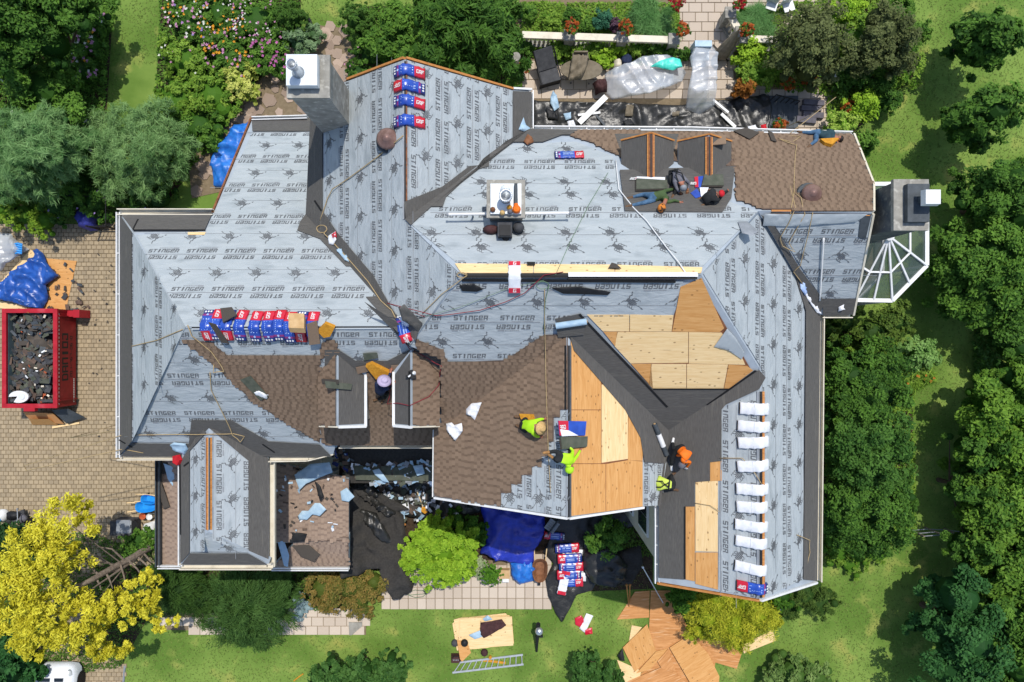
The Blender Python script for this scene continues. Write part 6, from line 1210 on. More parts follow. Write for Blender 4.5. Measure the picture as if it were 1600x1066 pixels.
tarp('blue_tarp', 'big crumpled blue tarp over plywood beside the dumpster', 'tarp', [(52,392),(60,389),(70,396),(76,410),(94,432),(76,446),(79,462),(70,483),(44,480),(28,474),(0,468),(0,446),(20,430),(46,408),(60,402)], 'blue_tarp', .08, .42, 1.3, .09, 1, hump=.08)
tarp('clear_plastic_sheet', 'clear plastic sheet with belongings at the left edge of the driveway', 'plastic sheet', [(-10,362),(20,366),(34,378),(48,390),(36,402),(20,414),(4,424),(-10,420)], 'plastic', .08, .35, 1.8, .12, 2, hump=.3)
t = thing('deck_brush', 'turquoise brush head on a dark pole over the clear plastic', 'brush', P(27, 389, .5)); mb = MB()
for k in range(5): mb.tube([P(21+k*.6, 382 + k*3.6, .55), P(28, 380.5 + k*3.6, .62), P(35 - k*.2, 382.5 + k*3.4, .55)], .05, 6)
mb.build('bristles', M['blueplastic'], t); mb = MB(); mb.tube([P(-10, 394, .5), P(22, 390, .55)], .025, 6); mb.build('pole', M['black'], t)
scraps('shingle_litter', 'torn shingle bits scattered on the paving near the dumpster', [(62,440),(110,400),(140,480),(120,486),(66,486)], 46, ['scrap', 'flash', 'lap'], .22, lambda u, v: P(u, v, .09), 8)
scraps('paving_litter', 'small dark crumbs on the driveway between dumpster and house', [(125,380),(182,400),(182,700),(140,700)], 26, ['scrap'], .09, lambda u, v: P(u, v, .06), 9)
tarp('purple_tarp', 'crumpled violet blue tarp at the iron gate by the house corner', 'tarp', [(126,332),(136,326),(152,329),(160,338),(156,352),(158,360),(144,362),(130,356),(124,344)], 'purple_tarp', .06, .3, 2.4, .1, 3, hump=.5)
tarp('blue_tarp', 'bright blue tarp on the flagstones beside the back roof edge', 'tarp', [(370,196),(392,193),(402,206),(388,230),(376,260),(352,294),(336,292),(333,262),(338,236),(354,222)], 'blue_tarp2', .08, .3, 1.8, .12, 4, hump=.2)
# gate and fence behind it
t = thing('iron_fence', 'black iron fence and gate between the pines and the house corner', 'fence', P(120, 330, 0)); posts = [P(u, v, 0) for u, v in ((72,310),(110,313),(150,314),(188,318),(188,360),(160,360))]
for p in posts: mb = MB(); mb.bar(p, p + Vector((0, 0, 1.25)), .06, .06); mb.build('post', M['black'], t)
for a, b in zip(posts, posts[1:]):
    for z in (.2, 1.15): mb = MB(); mb.bar(a + Vector((0, 0, z)), b + Vector((0, 0, z)), .03, .04); mb.build('rail', M['black'], t)
    k = int((b - a).length/.14); mb = MB()
    for i in range(1, k): q = a.lerp(b, i/k); mb.bar(q, q + Vector((0, 0, 1.2)), .018, .018)
    o = mb.build('bars', M['black'], t); o['kind'] = 'stuff'
t = thing('iron_fence', 'grey wire fence in the wood beyond the wing', 'fence', P(1440, 822, 0)); posts = [P(u, v, 0) for u, v in ((1418,826),(1445,824),(1475,826),(1510,830))]
for p in posts: mb = MB(); mb.bar(p, p + Vector((0, 0, 1.3)), .06, .06); mb.build('post', M['greybark'], t)
for a, b in zip(posts, posts[1:]):
    for z in (.3, .8, 1.25): mb = MB(); mb.bar(a + Vector((0, 0, z)), b + Vector((0, 0, z)), .03, .03); mb.build('rail', M['gray'], t)
# barrows, bins, buckets
def barrow(label, u, v, rz, L, W, mat, z=.1, inner=None):
    c = P(u, v, z); t = thing('wheelbarrow', label, 'wheelbarrow', c); R = Matrix.Rotation(rz, 4, 'Z'); f = lambda x, y, h: R @ Vector((x, y, h)) + c
    V = []; F = []; n = 16
    for sc, h in ((.62, .22), (1.0, .5), (1.05, .52), (.94, .48), (.6, .26)):
        for k in range(n): a = 6.2832*k/n; ex = 2.6; ca, sa = math.cos(a), math.sin(a); V.append(f(L/2*sc*math.copysign(abs(ca)**(2/ex), ca), W/2*sc*(1 - .12*ca)*math.copysign(abs(sa)**(2/ex), sa), h))
    for i in range(4):
        for k in range(n): F.append((i*n+k, i*n+(k+1) % n, (i+1)*n+(k+1) % n, (i+1)*n+k))
    F += [tuple(range(n-1, -1, -1)), tuple(4*n+k for k in range(n))]; pyd('tray', V, F, M[mat], t)
    for s in (-1, 1):
        mb = MB(); mb.tube([f(L*.55, s*.08, .12), f(0, s*W*.34, .2), f(-L*.95, s*W*.42, .45)], .025, 7); mb.build('handle', M['ply_light'], t); mb = MB(); mb.bar(f(-L*.3, s*W*.36, .25), f(-L*.42, s*W*.36, -.06), .04, .04); mb.build('leg', M['black'], t)
    w = MB(); q = f(L*.62, 0, .12); ax = R @ Vector((0, 1, 0)); w.tube([q - ax*.05, q + ax*.05], .17, 14); w.build('wheel', M['black'], t)
    return t
barrow('blue wheelbarrow tipped beside the garage wall, lower of two', 237, 788, .05, .95, .5, 'blueplastic'); barrow('blue wheelbarrow beside the garage wall, upper of two', 241, 777, -.1, .7, .42, 'blueplastic'); barrow('rusty brown wheelbarrow between blue tarp and bundle pile', 843, 886, -1.6, 1.05, .68, 'rust')
def bucket(label, u, v, r, h, mat, name='bucket'):
    t = thing(name, label, name, P(u, v, 0)); mb = MB(); mb.lathe([(r*.8, .03), (r, h), (r*1.06, h), (r*.94, h - .01), (r*.78, .08), (0, .08)], P(u, v, 0), 18); mb.build('pail', M[mat], t, True); k = MB(); q = P(u, v, h); k.tube([q + Vector((r*math.cos(a), r*math.sin(a)*.6 + .02, .01 + .08*math.sin(a))) for a in [i*.35 for i in range(10)]], .008, 5); k.build('bail', M['metal'], t); return t
bucket('orange plastic bucket below the blue wheelbarrows', 229, 804, .15, .36, 'terra'); bucket('white plastic bucket beside the orange one', 239, 805, .14, .34, 'white')
for i, (pl, m, lab) in enumerate((([(226,818),(246,812),(246,834),(228,830)],'white','white sack against the garage wall'), ([(236,832),(246,828),(247,843),(238,842)],'trim','pale sack below the white one'), ([(219,831),(230,828),(234,836),(222,838)],'gray','grey tool case near the sacks'))):
    tarp('sack', lab, 'sack', pl, m, .06, .16, 3, .08, 20+i, hump=.25)
t = thing('storage_bin', 'grey lidded storage bin on the paving under the cypress', 'bin', P(195, 823, 0)); mb = MB(); mb.box(P(197, 822, .45), (.95, .62, .85), taper=1.05); mb.build('bin_body', M['dkgray'], t); mb = MB(); mb.box(P(193, 823, .92), (.62, .60, .08)); mb.build('lid', M['gray'], t)
for s in (-1, 1): mb = MB(); q = P(204, 823 + s*6, .9); mb.box(q, (.06, .18, .05)); mb.build('latch', M['alu'], t)
mb = MB(); mb.bar(P(210, 812, .9), P(215, 820, .85), .05, .06); mb.build('pull_handle', M['black'], t)
# scooter at the left edge
t = thing('motor_scooter', 'white and turquoise scooter parked at the bed edge', 'scooter', P(33, 803, 0)); F3 = lambda u, v, z: P(u, v, z)
mb = MB(); mb.lathe([(.05, .35), (.2, .5), (.24, .7), (.14, .9), (0, .95)], P(21, 800, 0), 14, sx=1.1, sy=1.3); mb.build('front_shield', M['white'], t, True); mb = MB(); mb.lathe([(.1, .86), (.13, .92), (0, .98)], P(20, 805, 0), 10); mb.build('headlight', M['blueplastic'], t, True)
mb = MB(); mb.tube([P(27, 797, .95), P(27.5, 813, .95)], .02, 6); mb.build('handlebar', M['alu'], t); mb = MB(); mb.box(P(31, 803, .3), (.5, .28, .12), .3); mb.build('footboard', M['dkgray'], t)
mb = MB(); mb.lathe([(.05, .5), (.2, .62), (.2, .74), (0, .78)], P(36, 800, 0), 12, sx=1.7); mb.build('seat', M['black'], t, True); mb = MB(); mb.lathe([(.05, .3), (.22, .45), (.2, .62), (0, .68)], P(43, 806, 0), 12, sx=1.6); mb.build('tail_fairing', M['greyshirt'], t, True)
for (u, v) in ((17,806),(46,812)): mb = MB(); q = P(u, v, .22); mb.tube([q - Vector((.02, .05, 0)), q + Vector((.02, .05, 0))], .22, 16); mb.build('wheel', M['black'], t)
for s in (-1, 1): mb = MB(); mb.box(P(27.5, 805 + s*9, 1.02), (.04, .12, .09)); mb.build('mirror', M['metal'], t)
# car nose
cx, cy = P(103, 1099, 0)[:2]; t = thing('car', 'white car nosed in under the golden cypress at the bottom edge', 'car', (cx, cy, 0))
sec = [(2.15, .55, .42, .62), (2.05, .80, .30, .78), (1.85, .90, .25, .88), (1.42, .95, .25, .98), (1.25, .93, .25, 1.02), (-.1, .80, .25, 1.48), (-1.2, .80, .25, 1.50), (-1.9, .90, .25, 1.05), (-2.2, .80, .3, .9)]
V = []; F = []; mi = []; n = 10
for y, w, zl, zh in sec:
    for a, b in ((-1, 0), (-1, .45), (-.97, .72), (-.86, .92), (-.5, 1), (0, 1.02), (.5, 1), (.86, .92), (.97, .72), (1, .45), (1, 0)): V.append((cx + w*a, cy + y, zl + (zh - zl)*b))
for i in range(len(sec)-1):
    for k in range(10): F.append((i*11+k, i*11+k+1, (i+1)*11+k+1, (i+1)*11+k)[::-1]); mi.append(1 if (i == 4 and 2 < k < 7) or (i in (5,) and k in (1, 2, 7, 8)) else 0)
F += [tuple(range(11)), tuple((len(sec)-1)*11+k for k in range(10, -1, -1))]; mi += [0, 0]
pyd('body', V, F, [M['carwhite'], M['carglass']], t, mi, None, True)
for s in (-1, 1):
    mb = MB(); mb.lathe([(0, -.03), (.16, 0), (.10, .05), (0, .06)], (cx + s*.70, cy + 1.75, .82), 12, sx=.8, sy=1.5); mb.build('headlight', M['glass'], t, True)
    mb = MB(); mb.box((cx + s*.30, cy + 1.56, .965), (.40, .16, .03)); mb.build('bonnet_vent', M['carglass'], t)
    mb = MB(); mb.box((cx + s*1.02, cy + .35, 1.0), (.22, .14, .14)); mb.build('door_mirror', M['carwhite'], t)
    for y in (1.35, -1.4): mb = MB(); q = Vector((cx + s*.86, cy + y, .33)); mb.tube([q - Vector((.1, 0, 0)), q + Vector((.1, 0, 0))], .33, 18); mb.build('wheel', M['black'], t)
# cypress dead limbs
t = thing('fallen_trunk', 'bare leaning grey trunk with dead limbs under the golden cypress', 'dead tree', P(240, 851, 0)); mb = MB(); TR = [P(240, 850, .1), P(210, 870, 1.2), P(175, 888, 2.3), P(145, 905, 3.2), P(105, 925, 4.0)]; mb.tube(TR, [.17, .15, .13, .11, .06], 9); mb.build('trunk', M['greybark'], t)
for a, b, c in (((197,878,1.7),(175,858,2.2),(138,852,2.8)),((180,886,2.2),(150,868,2.8),(112,850,3.2)),((212,868,1.1),(228,882,1.2),(236,896,1.2)),((188,882,2.0),(193,898,2.2),(197,914,2.2)),((165,894,2.6),(172,908,2.7),(176,920,2.7)),((155,900,2.9),(135,878,3.0),(130,860,3.2)),((200,875,1.6),(215,890,1.7),(224,904,1.7)),((150,902,3.0),(156,915,3.0),(158,922,3.0)),((138,852,2.8),(136,840,2.9),(133,828,3.0)),((222,862,.8),(236,878,.8),(246,880,.9))):
    mb = MB(); mb.tube([P(*a), P(*b), P(*c)], [.05, .035, .015], 6); mb.build('dead_limb', M['greybark'], t)
# ---- tarps and rubbish in the entrance court
tarp('blue_tarp', 'deep blue tarp hanging below the brown slope eave', 'tarp', [(748,786),(800,792),(850,800),(852,822),(846,842),(834,858),(835,880),(800,876),(772,870),(750,862),(760,840),(756,812)], 'navy_tarp', .25, .35, 1.3, .13, 5, hump=.2); tarp('blue_tarp', 'brighter blue end of tarp spilling on the paved path', 'tarp', [(796,872),(835,868),(836,885),(834,905),(812,912),(800,900)], 'blue_tarp2', .10, .35, 2.0, .1, 6, hump=.25)
tarp('black_cloth', 'big dark felt draped from the porch over the entrance bushes', 'ground cloth', [(545,752),(580,755),(612,782),(634,800),(640,840),(632,870),(650,905),(646,918),(620,930),(606,905),(598,880),(560,885),(546,886)], 'felt', .3, .55, .9, .14, 7, hump=.6, dz=lambda x, y: max(0, (-6.6 - x))*1.1)
tarp('black_cloth', 'black plastic below the entrance roof with rubbish on it', 'ground cloth', [(560,752),(690,745),(760,790),(750,800),(690,812),(640,806),(600,775)], 'black_cloth', .15, .35, 1.4, .14, 8, hump=.1)
tarp('black_cloth', 'black plastic under the bundle pile, its corner on the grass', 'ground cloth', [(856,800),(1000,800),(1004,818),(960,830),(945,860),(948,885),(925,922),(900,930),(892,948),(878,972),(868,958),(856,930),(852,905),(864,880),(848,862),(862,838)], 'black_cloth', .08, .12, 1.2, .14, 9)
tarp('black_cloth', 'black plastic heap right of the bundle pile', 'ground cloth', [(912,838),(935,838),(965,862),(980,880),(976,910),(945,916),(922,905),(908,880)], 'black_cloth', .12, .5, 1.3, .12, 10, hump=.4)
tarp('black_cloth', 'dark cloth in shade against the wing wall', 'ground cloth', [(960,862),(1000,850),(1004,880),(985,912),(958,915)], 'felt', .1, .3, 1.2, .14, 11, hump=.1)
tarp('black_cloth', 'long wrinkled black cloth along the terrace below the gutter', 'ground cloth', [(832,158),(900,160),(960,162),(1060,165),(1120,158),(1200,148),(1206,170),(1200,206),(832,204)], 'black_cloth', .10, .28, 1.2, .13, 12)
tarp('felt_sheet', 'dark pleated felt strip hanging from the entrance roof corner', 'felt', [(545,752),(568,750),(640,795),(606,802),(560,770)], 'felt', .9, .25, 3.2, .1, 13, hump=.2)
zp = lambda u, v: PL['PM'].hit(u, v) if v < 755 and 520 < u < 682 else P(u, v, .45)
scraps('roof_rubbish', 'rubbish strewn over the entrance roof and court', [(545,725),(682,722),(682,790),(640,805),(600,780)], 210, ['scrap', 'scrap_green', 'lblue', 'lblue', 'white_wrap', 'lap', 'gray'], .30, zp, 14)
scraps('roof_rubbish', 'rubbish at the valley corner over the entrance roof', [(505,685),(545,690),(560,745),(520,735)], 40, ['scrap', 'lblue', 'flash', 'lap', 'scrap_green', 'bl_navy'], .22, zp, 15)
scraps('roof_rubbish', 'torn bits scattered on the porch roof', [(432,724),(542,748),(542,835),(432,830)], 46, ['lblue', 'scrap', 'lap', 'white_wrap', 'black'], .14, lambda u, v: PL['PO'].hit(u, v) + Vector((0, 0, .07)), 17)
scraps('roof_rubbish', 'torn bits scattered over the black sheeting below the entrance', [(556,760),(700,750),(740,800),(650,830),(600,850)], 110, ['lblue', 'scrap', 'lap', 'white_wrap', 'gray', 'scrap_green'], .22, lambda u, v: P(u, v, .75), 18)
for i, pl in enumerate(([(548,752),(575,750),(600,772),(588,778)],[(566,768),(588,776),(622,800),(606,806)],[(552,790),(590,800),(618,850),(598,846)])): tarp('black_cloth', ('uppermost folded black strip on the entrance court','middle folded black strip on the entrance court','lowest folded black strip on the entrance court')[i], 'ground cloth', pl, 'black_cloth', 1.0, .3, 2.6, .09, 90+i, hump=.15)
sheet('grey board strip across the entrance roof', [(552,728),(676,730),(678,752),(556,750)], 3.0, 'scrap_green', name='roof_board', cat='board')
def film(label, poly, z, mat='lblue', seed=1, amp=.12, name='plastic_film', cat='film'): return tarp(name, label, cat, poly, mat, z, amp, 3.5, .08, seed)
for i, (pl, z, m, lab) in enumerate((([(582,735),(592,732),(600,742),(608,754),(598,752),(586,742)],3.15,'lblue','pale pointed film on the entrance roof'), ([(460,742),(485,725),(515,722),(520,738),(500,746),(478,756),(468,766)],4.15,'lblue','blue film draped at the top of the porch roof'), ([(492,752),(500,758),(506,776),(500,784),(496,768)],4.1,'black','dark strip hanging on the porch roof'),
        ([(466,806),(472,798),(482,798),(492,786),(500,786),(510,796),(500,806),(488,804),(480,812),(468,812)],4.05,'lblue','blue cut film with a handle shape on the porch roof'), ([(532,768),(542,762),(554,776),(545,784),(534,782)],3.9,'lblue','pale square film at the porch eave'), ([(434,834),(452,830),(480,834),(476,846),(450,848),(436,842)],3.95,'black','black torn shingle strip on the porch roof'),
        ([(430,832),(440,832),(452,868),(450,886),(444,884)],3.6,'lblue','pale downpipe film beside the garage gutter'), ([(628,788),(638,785),(640,796),(634,802)],.7,'white_wrap','white scrap in the entrance court'), ([(645,728),(660,726),(664,740),(652,744)],3.2,'lblue','pale film at the right end of the entrance roof'), ([(256,724),(272,730),(275,748),(270,760),(262,748)],3.3,'lblue','blue film at the top of the lean-to roof'), ([(244,722),(262,722),(268,738),(250,742)],3.25,'felt','dark felt at the top of the lean-to roof'),
        ([(1206,932),(1216,936),(1224,950),(1216,954),(1208,944)],.6,'lblue','pale blue film on the shrub at the wing gable'), ([(456,852),(482,850),(500,866),(490,878),(470,870)],3.55,'scrap','dark stain of loose granules on the porch hip'), ([(250,748),(258,770),(266,792),(256,796),(250,775)],3.35,'scrap','dark torn shingles on the lean-to roof'))):
    film(lab, pl, z, m, 30+i, .06 if z > 3 else .12)
for i, (a, b, z, lab) in enumerate((((608,800),(632,822),.8,'orange brown plank leaning in the entrance court'), ((624,828),(634,842),.7,'short plank near the lime shrub'))):
    mb = MB(); mb.bar(P(*a, z), P(*b, z - .2), .22 if i == 0 else .14, .05); tag(mb.build('timber_plank', M['wood']), lab, 'plank')
t = thing('shovel', 'shovel with a yellow blade behind the lime shrub', 'shovel', P(662, 795, .6)); mb = MB(); mb.tube([P(651, 766, .9), P(661, 793, .7)], .022, 6); mb.build('shaft', M['ply_light'], t); mb = MB(); mb.prism([P(u, v, .7)[:2] for u, v in ((659,792),(664,792),(668,800),(664,803),(658,799))], .68, .71); mb.build('blade', M['foam'], t)
# bundle pile on the black plastic
zf0 = lambda x, y: .16
for i, (u, v, z, fl, w, rz, lab) in enumerate(((886,857,.0,False,False,.05,'lowest visible bundle at the head of the ground pile'), (890,872,.12,True,False,.05,'bundle with its red end on the left, second in the ground pile'), (892,885,.12,False,False,.04,'bundle with its red end on the right, third in the ground pile'), (889,897,.12,True,False,.04,'bundle with its red end on the left, fourth in the ground pile'), (892,910,.0,False,False,.03,'bundle at the foot of the ground pile'))):
    p = P(u, v, .35); bundle(lab, (p.x, p.y), rz, lambda x, y, z=z: .2 + z, w, fl, 'bundles piled on the black plastic', L=1.12, Wd=.42, th=.14)
for k, (u, v) in enumerate(((905,866),(902,888),(906,902))):
    p = P(u, v, .2); bundle(('white edged bundle under the pile, upper right','white edged bundle under the pile, middle','white edged bundle under the pile, lower right')[k], (p.x - .25, p.y), .03, lambda x, y: .08, True, False, 'bundles piled on the black plastic', L=1.05, Wd=.4, th=.12)
p = P(881, 911, .5); b = bundle('white open wrapper with red ends lying across the ground pile', (p.x, p.y), 1.35, lambda x, y: .42, True, False, None, L=1.1, Wd=.4, th=.03)
for s in (-1, 1): mb = MB(); mb.box((p.x + s*.1, p.y + s*.46, .52), (.38, .16, .01), -.2); mb.build('red_end_print', M['bl_red'], b)
p = P(866, 838, .3); bundle('bundle in shade under the eave above the ground pile', (p.x, p.y), -.08, lambda x, y: .15, False, True, None, L=.95, Wd=.34)
t = thing('wrapper_litter', 'white and red torn wrappers on the grass below the pile', 'wrapper', P(912, 973, 0))
for pl, m in (([(898,966),(908,961),(914,970),(906,980),(899,976)],'bl_red'), ([(916,958),(927,962),(914,989),(905,982)],'white_wrap'), ([(912,984),(925,980),(926,990),(915,992)],'bl_red')): o = tarp('torn_flap', None, None, pl, m, .05, .08, 4, .08, 40); o.parent = t; o.matrix_parent_inverse = wmat(t).inverted()
t = thing('ladder_rack', 'grey curved metal bench under the eave beside the blue tarp', 'bench', P(865, 822, 0)); mb = MB()
for k in range(5): mb.box(P(858 + k*2.2, 828 - k*3, .6), (.5, .1, .04), -.6)
mb.build('bench_slats', M['gray'], t); mb = MB(); mb.bar(P(856, 834, .55), P(872, 812, .55), .05, .5); mb.build('bench_frame', M['flash'], t)
mb = MB(); mb.box(P(788, 896, .2), (.5, .4, .34)); tag(mb.build('cardboard_carton', M['card']), 'brown carton beside the clipped ball', 'carton'); mb = MB(); mb.box(P(790, 905, .2), (.3, .22, .24)); mb.box(P(790, 905, .34), (.2, .05, .05)); tag(mb.build('white_case', M['white']), 'small white case on the front path', 'case')
# poles on the grass near the wing
mb = MB(); mb.tube([P(1004, 886, 1.9), P(1036, 942, .1)], .022, 6); mb.lathe([(.05, 0), (.05, .1)], P(1004, 886, 1.85), 8); tag(mb.build('white_pole', M['white']), 'thin white pole leaning against the wing wall', 'pole')
for i, (a, b, m, lab) in enumerate((((979,914),(983,948),'wood','brown tool handle stuck in the grass, left of two'), ((984,914),(984,942),'wood','brown tool handle stuck in the grass, right of two'))): mb = MB(); mb.tube([P(*a, 1.3), P(*b, .05)], .028, 6); mb.lathe([(.05, 0), (.06, .05), (.03, .1)], P(*a, 1.3), 8); tag(mb.build('garden_fork', M[m]), lab, 'tool handle')
# plywood heap
HEAP = [('ply_old',[(998,1004),(1086,990),(1118,1030),(1112,1072),(985,1072)],.028,'broad sheet under the middle of the heap'),('ply_old',[(992,924.5),(1015,923),(1014,965),(964,968)],.03,'weathered sheet of the heap lying furthest toward the bundle pile'),('ply_old',[(1017,923),(1048,923),(1079,991),(1025,1017),(1014,984)],.05,'big sheet of the heap half in the wing shadow'),('ply_light',[(987,977),(1003,980),(982,1006)],.03,'small corner of sheet showing beside the membrane scrap'),('ply_dark',[(1011,975),(1025,1017),(992,1050),(973,1012)],.10,'smooth orange sheet on the left of the heap'),
        ('ply_light',[(964,1031),(1002,1048),(1000,1057),(978,1070)],.05,'pale sheet at the lower left of the heap'),('ply_dark',[(1025,1018),(1044,1013),(1016,1046),(994,1052)],.07,'narrow orange strip between two sheets of the heap'),('ply_old',[(1078,995),(1163,1007),(1151,1045),(1100,1030)],.06,'sheet with pale streaks at the right of the heap'),('ply_light',[(1160,1008),(1207,984),(1212,1001),(1162,1021)],.04,'pale sheet end beyond the golden shrub'),
        ('ply_old',[(978,1066),(1032,1043),(1055,1049),(1085,1080),(980,1085)],.08,'reddish sheet along the bottom edge'),('ply_dark',[(1046,1012),(1079,991),(1107,1022),(1124,1057),(1122,1080),(1086,1080)],.13,'topmost tan sheet of the heap'),('ply_old',[(1027,1033),(1044,1014),(1056,1049),(1034,1045)],.10,'dark worn sheet in the middle of the heap')]
for m, pl, z, lab in HEAP: sheet(lab, pl, z, m, .02, group='plywood sheets heaped on the lawn', tilt=(random.uniform(-.02, .02), random.uniform(-.02, .02)))
tarp('membrane_offcut', 'black membrane scrap on the plywood heap', 'membrane', [(965,1024),(973,1013),(976,1033),(969,1032)], 'black', .16, .1, 3, .1, 50)
# new plywood stack, jacket, ladder, tools
for i, (pl, m) in enumerate((([(707,974),(716,966),(790,958),(800,968),(803,1004),(760,1012),(714,1016)],'ply_light'), ([(709,968),(720,965),(796,961),(803,1005),(720,1014)],'ply_light'), ([(719,966),(800,963),(802,1008),(716,1014)],'ply_light'))): sheet(('bottom sheet of the pale plywood stack on the front lawn','middle sheet of the pale plywood stack on the front lawn','top sheet of the pale plywood stack on the front lawn')[i], pl, .04 + .07*i, m, .05, group='stack of pale plywood on the front lawn')
sheet('narrow tan plywood strip sticking out of the stack', [(714,1000),(730,1002),(736,1020),(722,1034),(719,1030)], .24, 'ply_dark')
tarp('jacket', 'maroon jacket thrown on the pale plywood stack', 'jacket', [(751,972),(784,967),(791,976),(772,988),(756,997),(750,990)], 'brownbag', .28, .12, 3.5, .08, 51, hump=.05); tarp('plastic_film', 'pale blue film under the maroon jacket', 'film', [(732,992),(752,984),(756,994),(742,999)], 'lblue', .28, .08, 4, .08, 52); tarp('plastic_film', 'pale blue film above the maroon jacket', 'film', [(754,967),(762,961),(770,968),(758,971)], 'lblue', .28, .08, 4, .08, 53)
for i, (u, v, m, lab) in enumerate(((726,1004,'black','black pouch on the corner of the plywood stack'), (725,1020,'brownbag','dark boot beside the plywood strip'), (711,1004,'dkgray','dark glove on the grass at the stack'), (757,1019,'brownbag','small brown bag between stack and ladder'))):
    mb = MB(); mb.lathe([(.12, 0), (.16, .06), (.12, .16), (.03, .19)], P(u, v, .28 if i == 0 else .02), 9, sx=1.1, sy=1.2 if i != 1 else 1.7); tag(mb.build('pouch', M[m], None, True), lab, 'pouch')
t = thing('tool_bag', 'maroon tool bag on the grass at the ladder end', 'tool bag', P(712, 1029, 0)); mb = MB(); mb.box(P(712, 1029, .16), (.46, .36, .3), taper=.8); mb.build('bag_body', M['brownbag'], t); mb = MB(); mb.tube([P(706, 1029, .3), P(709, 1026, .42), P(716, 1026, .42), P(718, 1029, .3)], .018, 6); mb.build('strap', M['black'], t); mb = MB(); 
for k in range(4): mb.bar(P(708 + k*2.5, 1030, .3), P(708.6 + k*2.4, 1032, .4), .03, .03)
mb.build('tools', M['alu'], t)
t = thing('ladder', 'aluminium ladder lying on the grass below the plywood stack', 'ladder', P(762, 1037, 0)); a0, a1, b0, b1 = P(718, 1035, .08), P(817, 1023, .08), P(707, 1051, .08), P(818, 1038, .08)
for a, b in ((a0, a1), (b0, b1)): mb = MB(); mb.bar(a, b, .08, .06); mb.build('rail', M['alu'], t)
for k in range(12): f = .02 + k*.96/11; mb = MB(); mb.tube([a0.lerp(a1, f), b0.lerp(b1, f + .0)], .024, 6); mb.build('rung', M['alu'], t)
mb = MB(); mb.bar(P(748, 1031, .03), P(790, 1036, .03), .10, .03); tag(mb.build('timber_batten', M['foam']), 'yellow batten on the grass under the ladder rungs', 'batten'); mb = MB(); mb.lathe([(.07, 0), (.08, .12), (.05, .16), (0, .17)], P(766, 1026, 0), 10); tag(mb.build('spray_can', M['foam']), 'small yellow can on the grass beside the ladder', 'can')
t = thing('leaf_blower', 'black leaf blower with a clear round end standing on the lawn', 'leaf blower', P(840, 1000, 0)); mb = MB(); mb.lathe([(.02, .9), (.16, .95), (.19, 1.05), (.13, 1.16), (0, 1.18)], P(841, 972, 0), 16); mb.build('fan_housing', M['metal'], t, True); mb = MB(); mb.tube([P(841, 975, 1.0), P(840, 990, .7), P(839, 1005, .35), P(838.5, 1018, .05)], [.10, .11, .07, .05], 10); mb.build('blower_tube', M['black'], t); mb = MB(); mb.box(P(846, 994, .5), (.14, .1, .12)); mb.bar(P(841, 985, .8), P(846, 994, .55), .04, .05); mb.build('grip', M['black'], t)
# ---- terrace: balustrade, pots, furniture
def baluster_run(label, a, b, zt, posts):
    A, B = P(*a, zt), P(*b, zt); A.z = B.z = 0; t = thing('balustrade', label, 'balustrade', A.lerp(B, .5)); d = (B - A).normalized(); up = Vector((0, 0, 1))
    mb = MB(); mb.bar(A + up*zt, B + up*zt, .30, .14); mb.build('coping', M['trim'], t); mb = MB(); mb.bar(A + up*.12, B + up*.12, .28, .2); mb.build('plinth', M['stone'], t)
    k = int((B - A).length/.20)
    for i in range(1, k):
        q = A.lerp(B, i/k); mb = MB(); mb.lathe([(.045, .2), (.075, .4), (.035, .62), (.06, .82), (.045, zt - .06)], q, 8); mb.build('baluster', M['trim'], t, True)
    for f in posts:
        q = A.lerp(B, f); mb = MB(); mb.box(q + up*(zt/2 + .04), (.42, .42, zt + .1)); mb.box(q + up*(zt + .13), (.5, .5, .1)); mb.build('pier', M['stone'], t)
baluster_run('long stone balustrade with three piers between terrace beds', (816,55), (1052,63), 1.05, (.31, .66, 1.0)); baluster_run('short stone balustrade right of the terrace gap', (1163,61), (1214,63), 1.05, (0.0,)); baluster_run('stone balustrade climbing along the terrace steps', (1140,22), (1156,52), 1.05, (0.0, 1.0))
def pot(label, u, v, z, col, fl, r=.22):
    t = thing('flower_pot', label, 'flower pot', P(u, v, z)); mb = MB(); mb.lathe([(.12, 0), (.2, .26), (.23, .28), (.18, .26), (0, .24)], P(u, v, z), 14); mb.build('pot', M['terra'], t, True); q = P(u, v, z + .42)
    leaves('foliage', [(q.x, q.y, q.z, r*1.2, r*1.2, r*.8)], 500, .10, col, t, seed=int(u), core=False); leaves('blossom', [(q.x, q.y, q.z + .05, r*1.3, r*1.3, r*.85)], 380, .09, fl, t, seed=int(u)+5, core=False)
    return t
RU = ('8a3a20', 'c0682c'); RD = ('8a1420', 'b83038')
for i, (u, v, z, f, lab) in enumerate(((892,42,1.2,RU,'rust flowered pot on the first balustrade pier'),(977,43,1.2,RU,'rust flowered pot on the middle balustrade pier'),(1066,47,1.2,RU,'rust flowered pot on the end pier at the terrace gap'),(1056,5,1.2,RD,'red flowered pot at the top edge left of the gap'),(1156,8,1.2,RD,'red flowered pot at the top edge right of the gap'),(1166,47,1.2,RU,'rust flowered pot on the short balustrade'),(1232,133,.3,RU,'rust flowered pot at the dark patio slabs'),(1324,168,.3,RU,'rust flowered pot among the yellow green bushes'),(1218,197,.2,RU,'orange flowered pot at the gutter'),(816,108,.3,RU,'orange flowered pot at the terrace end column'))): pot(lab, u, v, z, DG, f, .26 if 'red' in lab else .2)
t = thing('garden_column', 'pale stone column at the left end of the terrace', 'column', P(806, 105, 0)); mb = MB(); mb.lathe([(.2, 0), (.2, .2), (.14, .25), (.13, 1.5), (.18, 1.55), (.2, 1.7), (0, 1.75)], P(806, 112, 0), 14); mb.build('shaft', M['stone'], t)
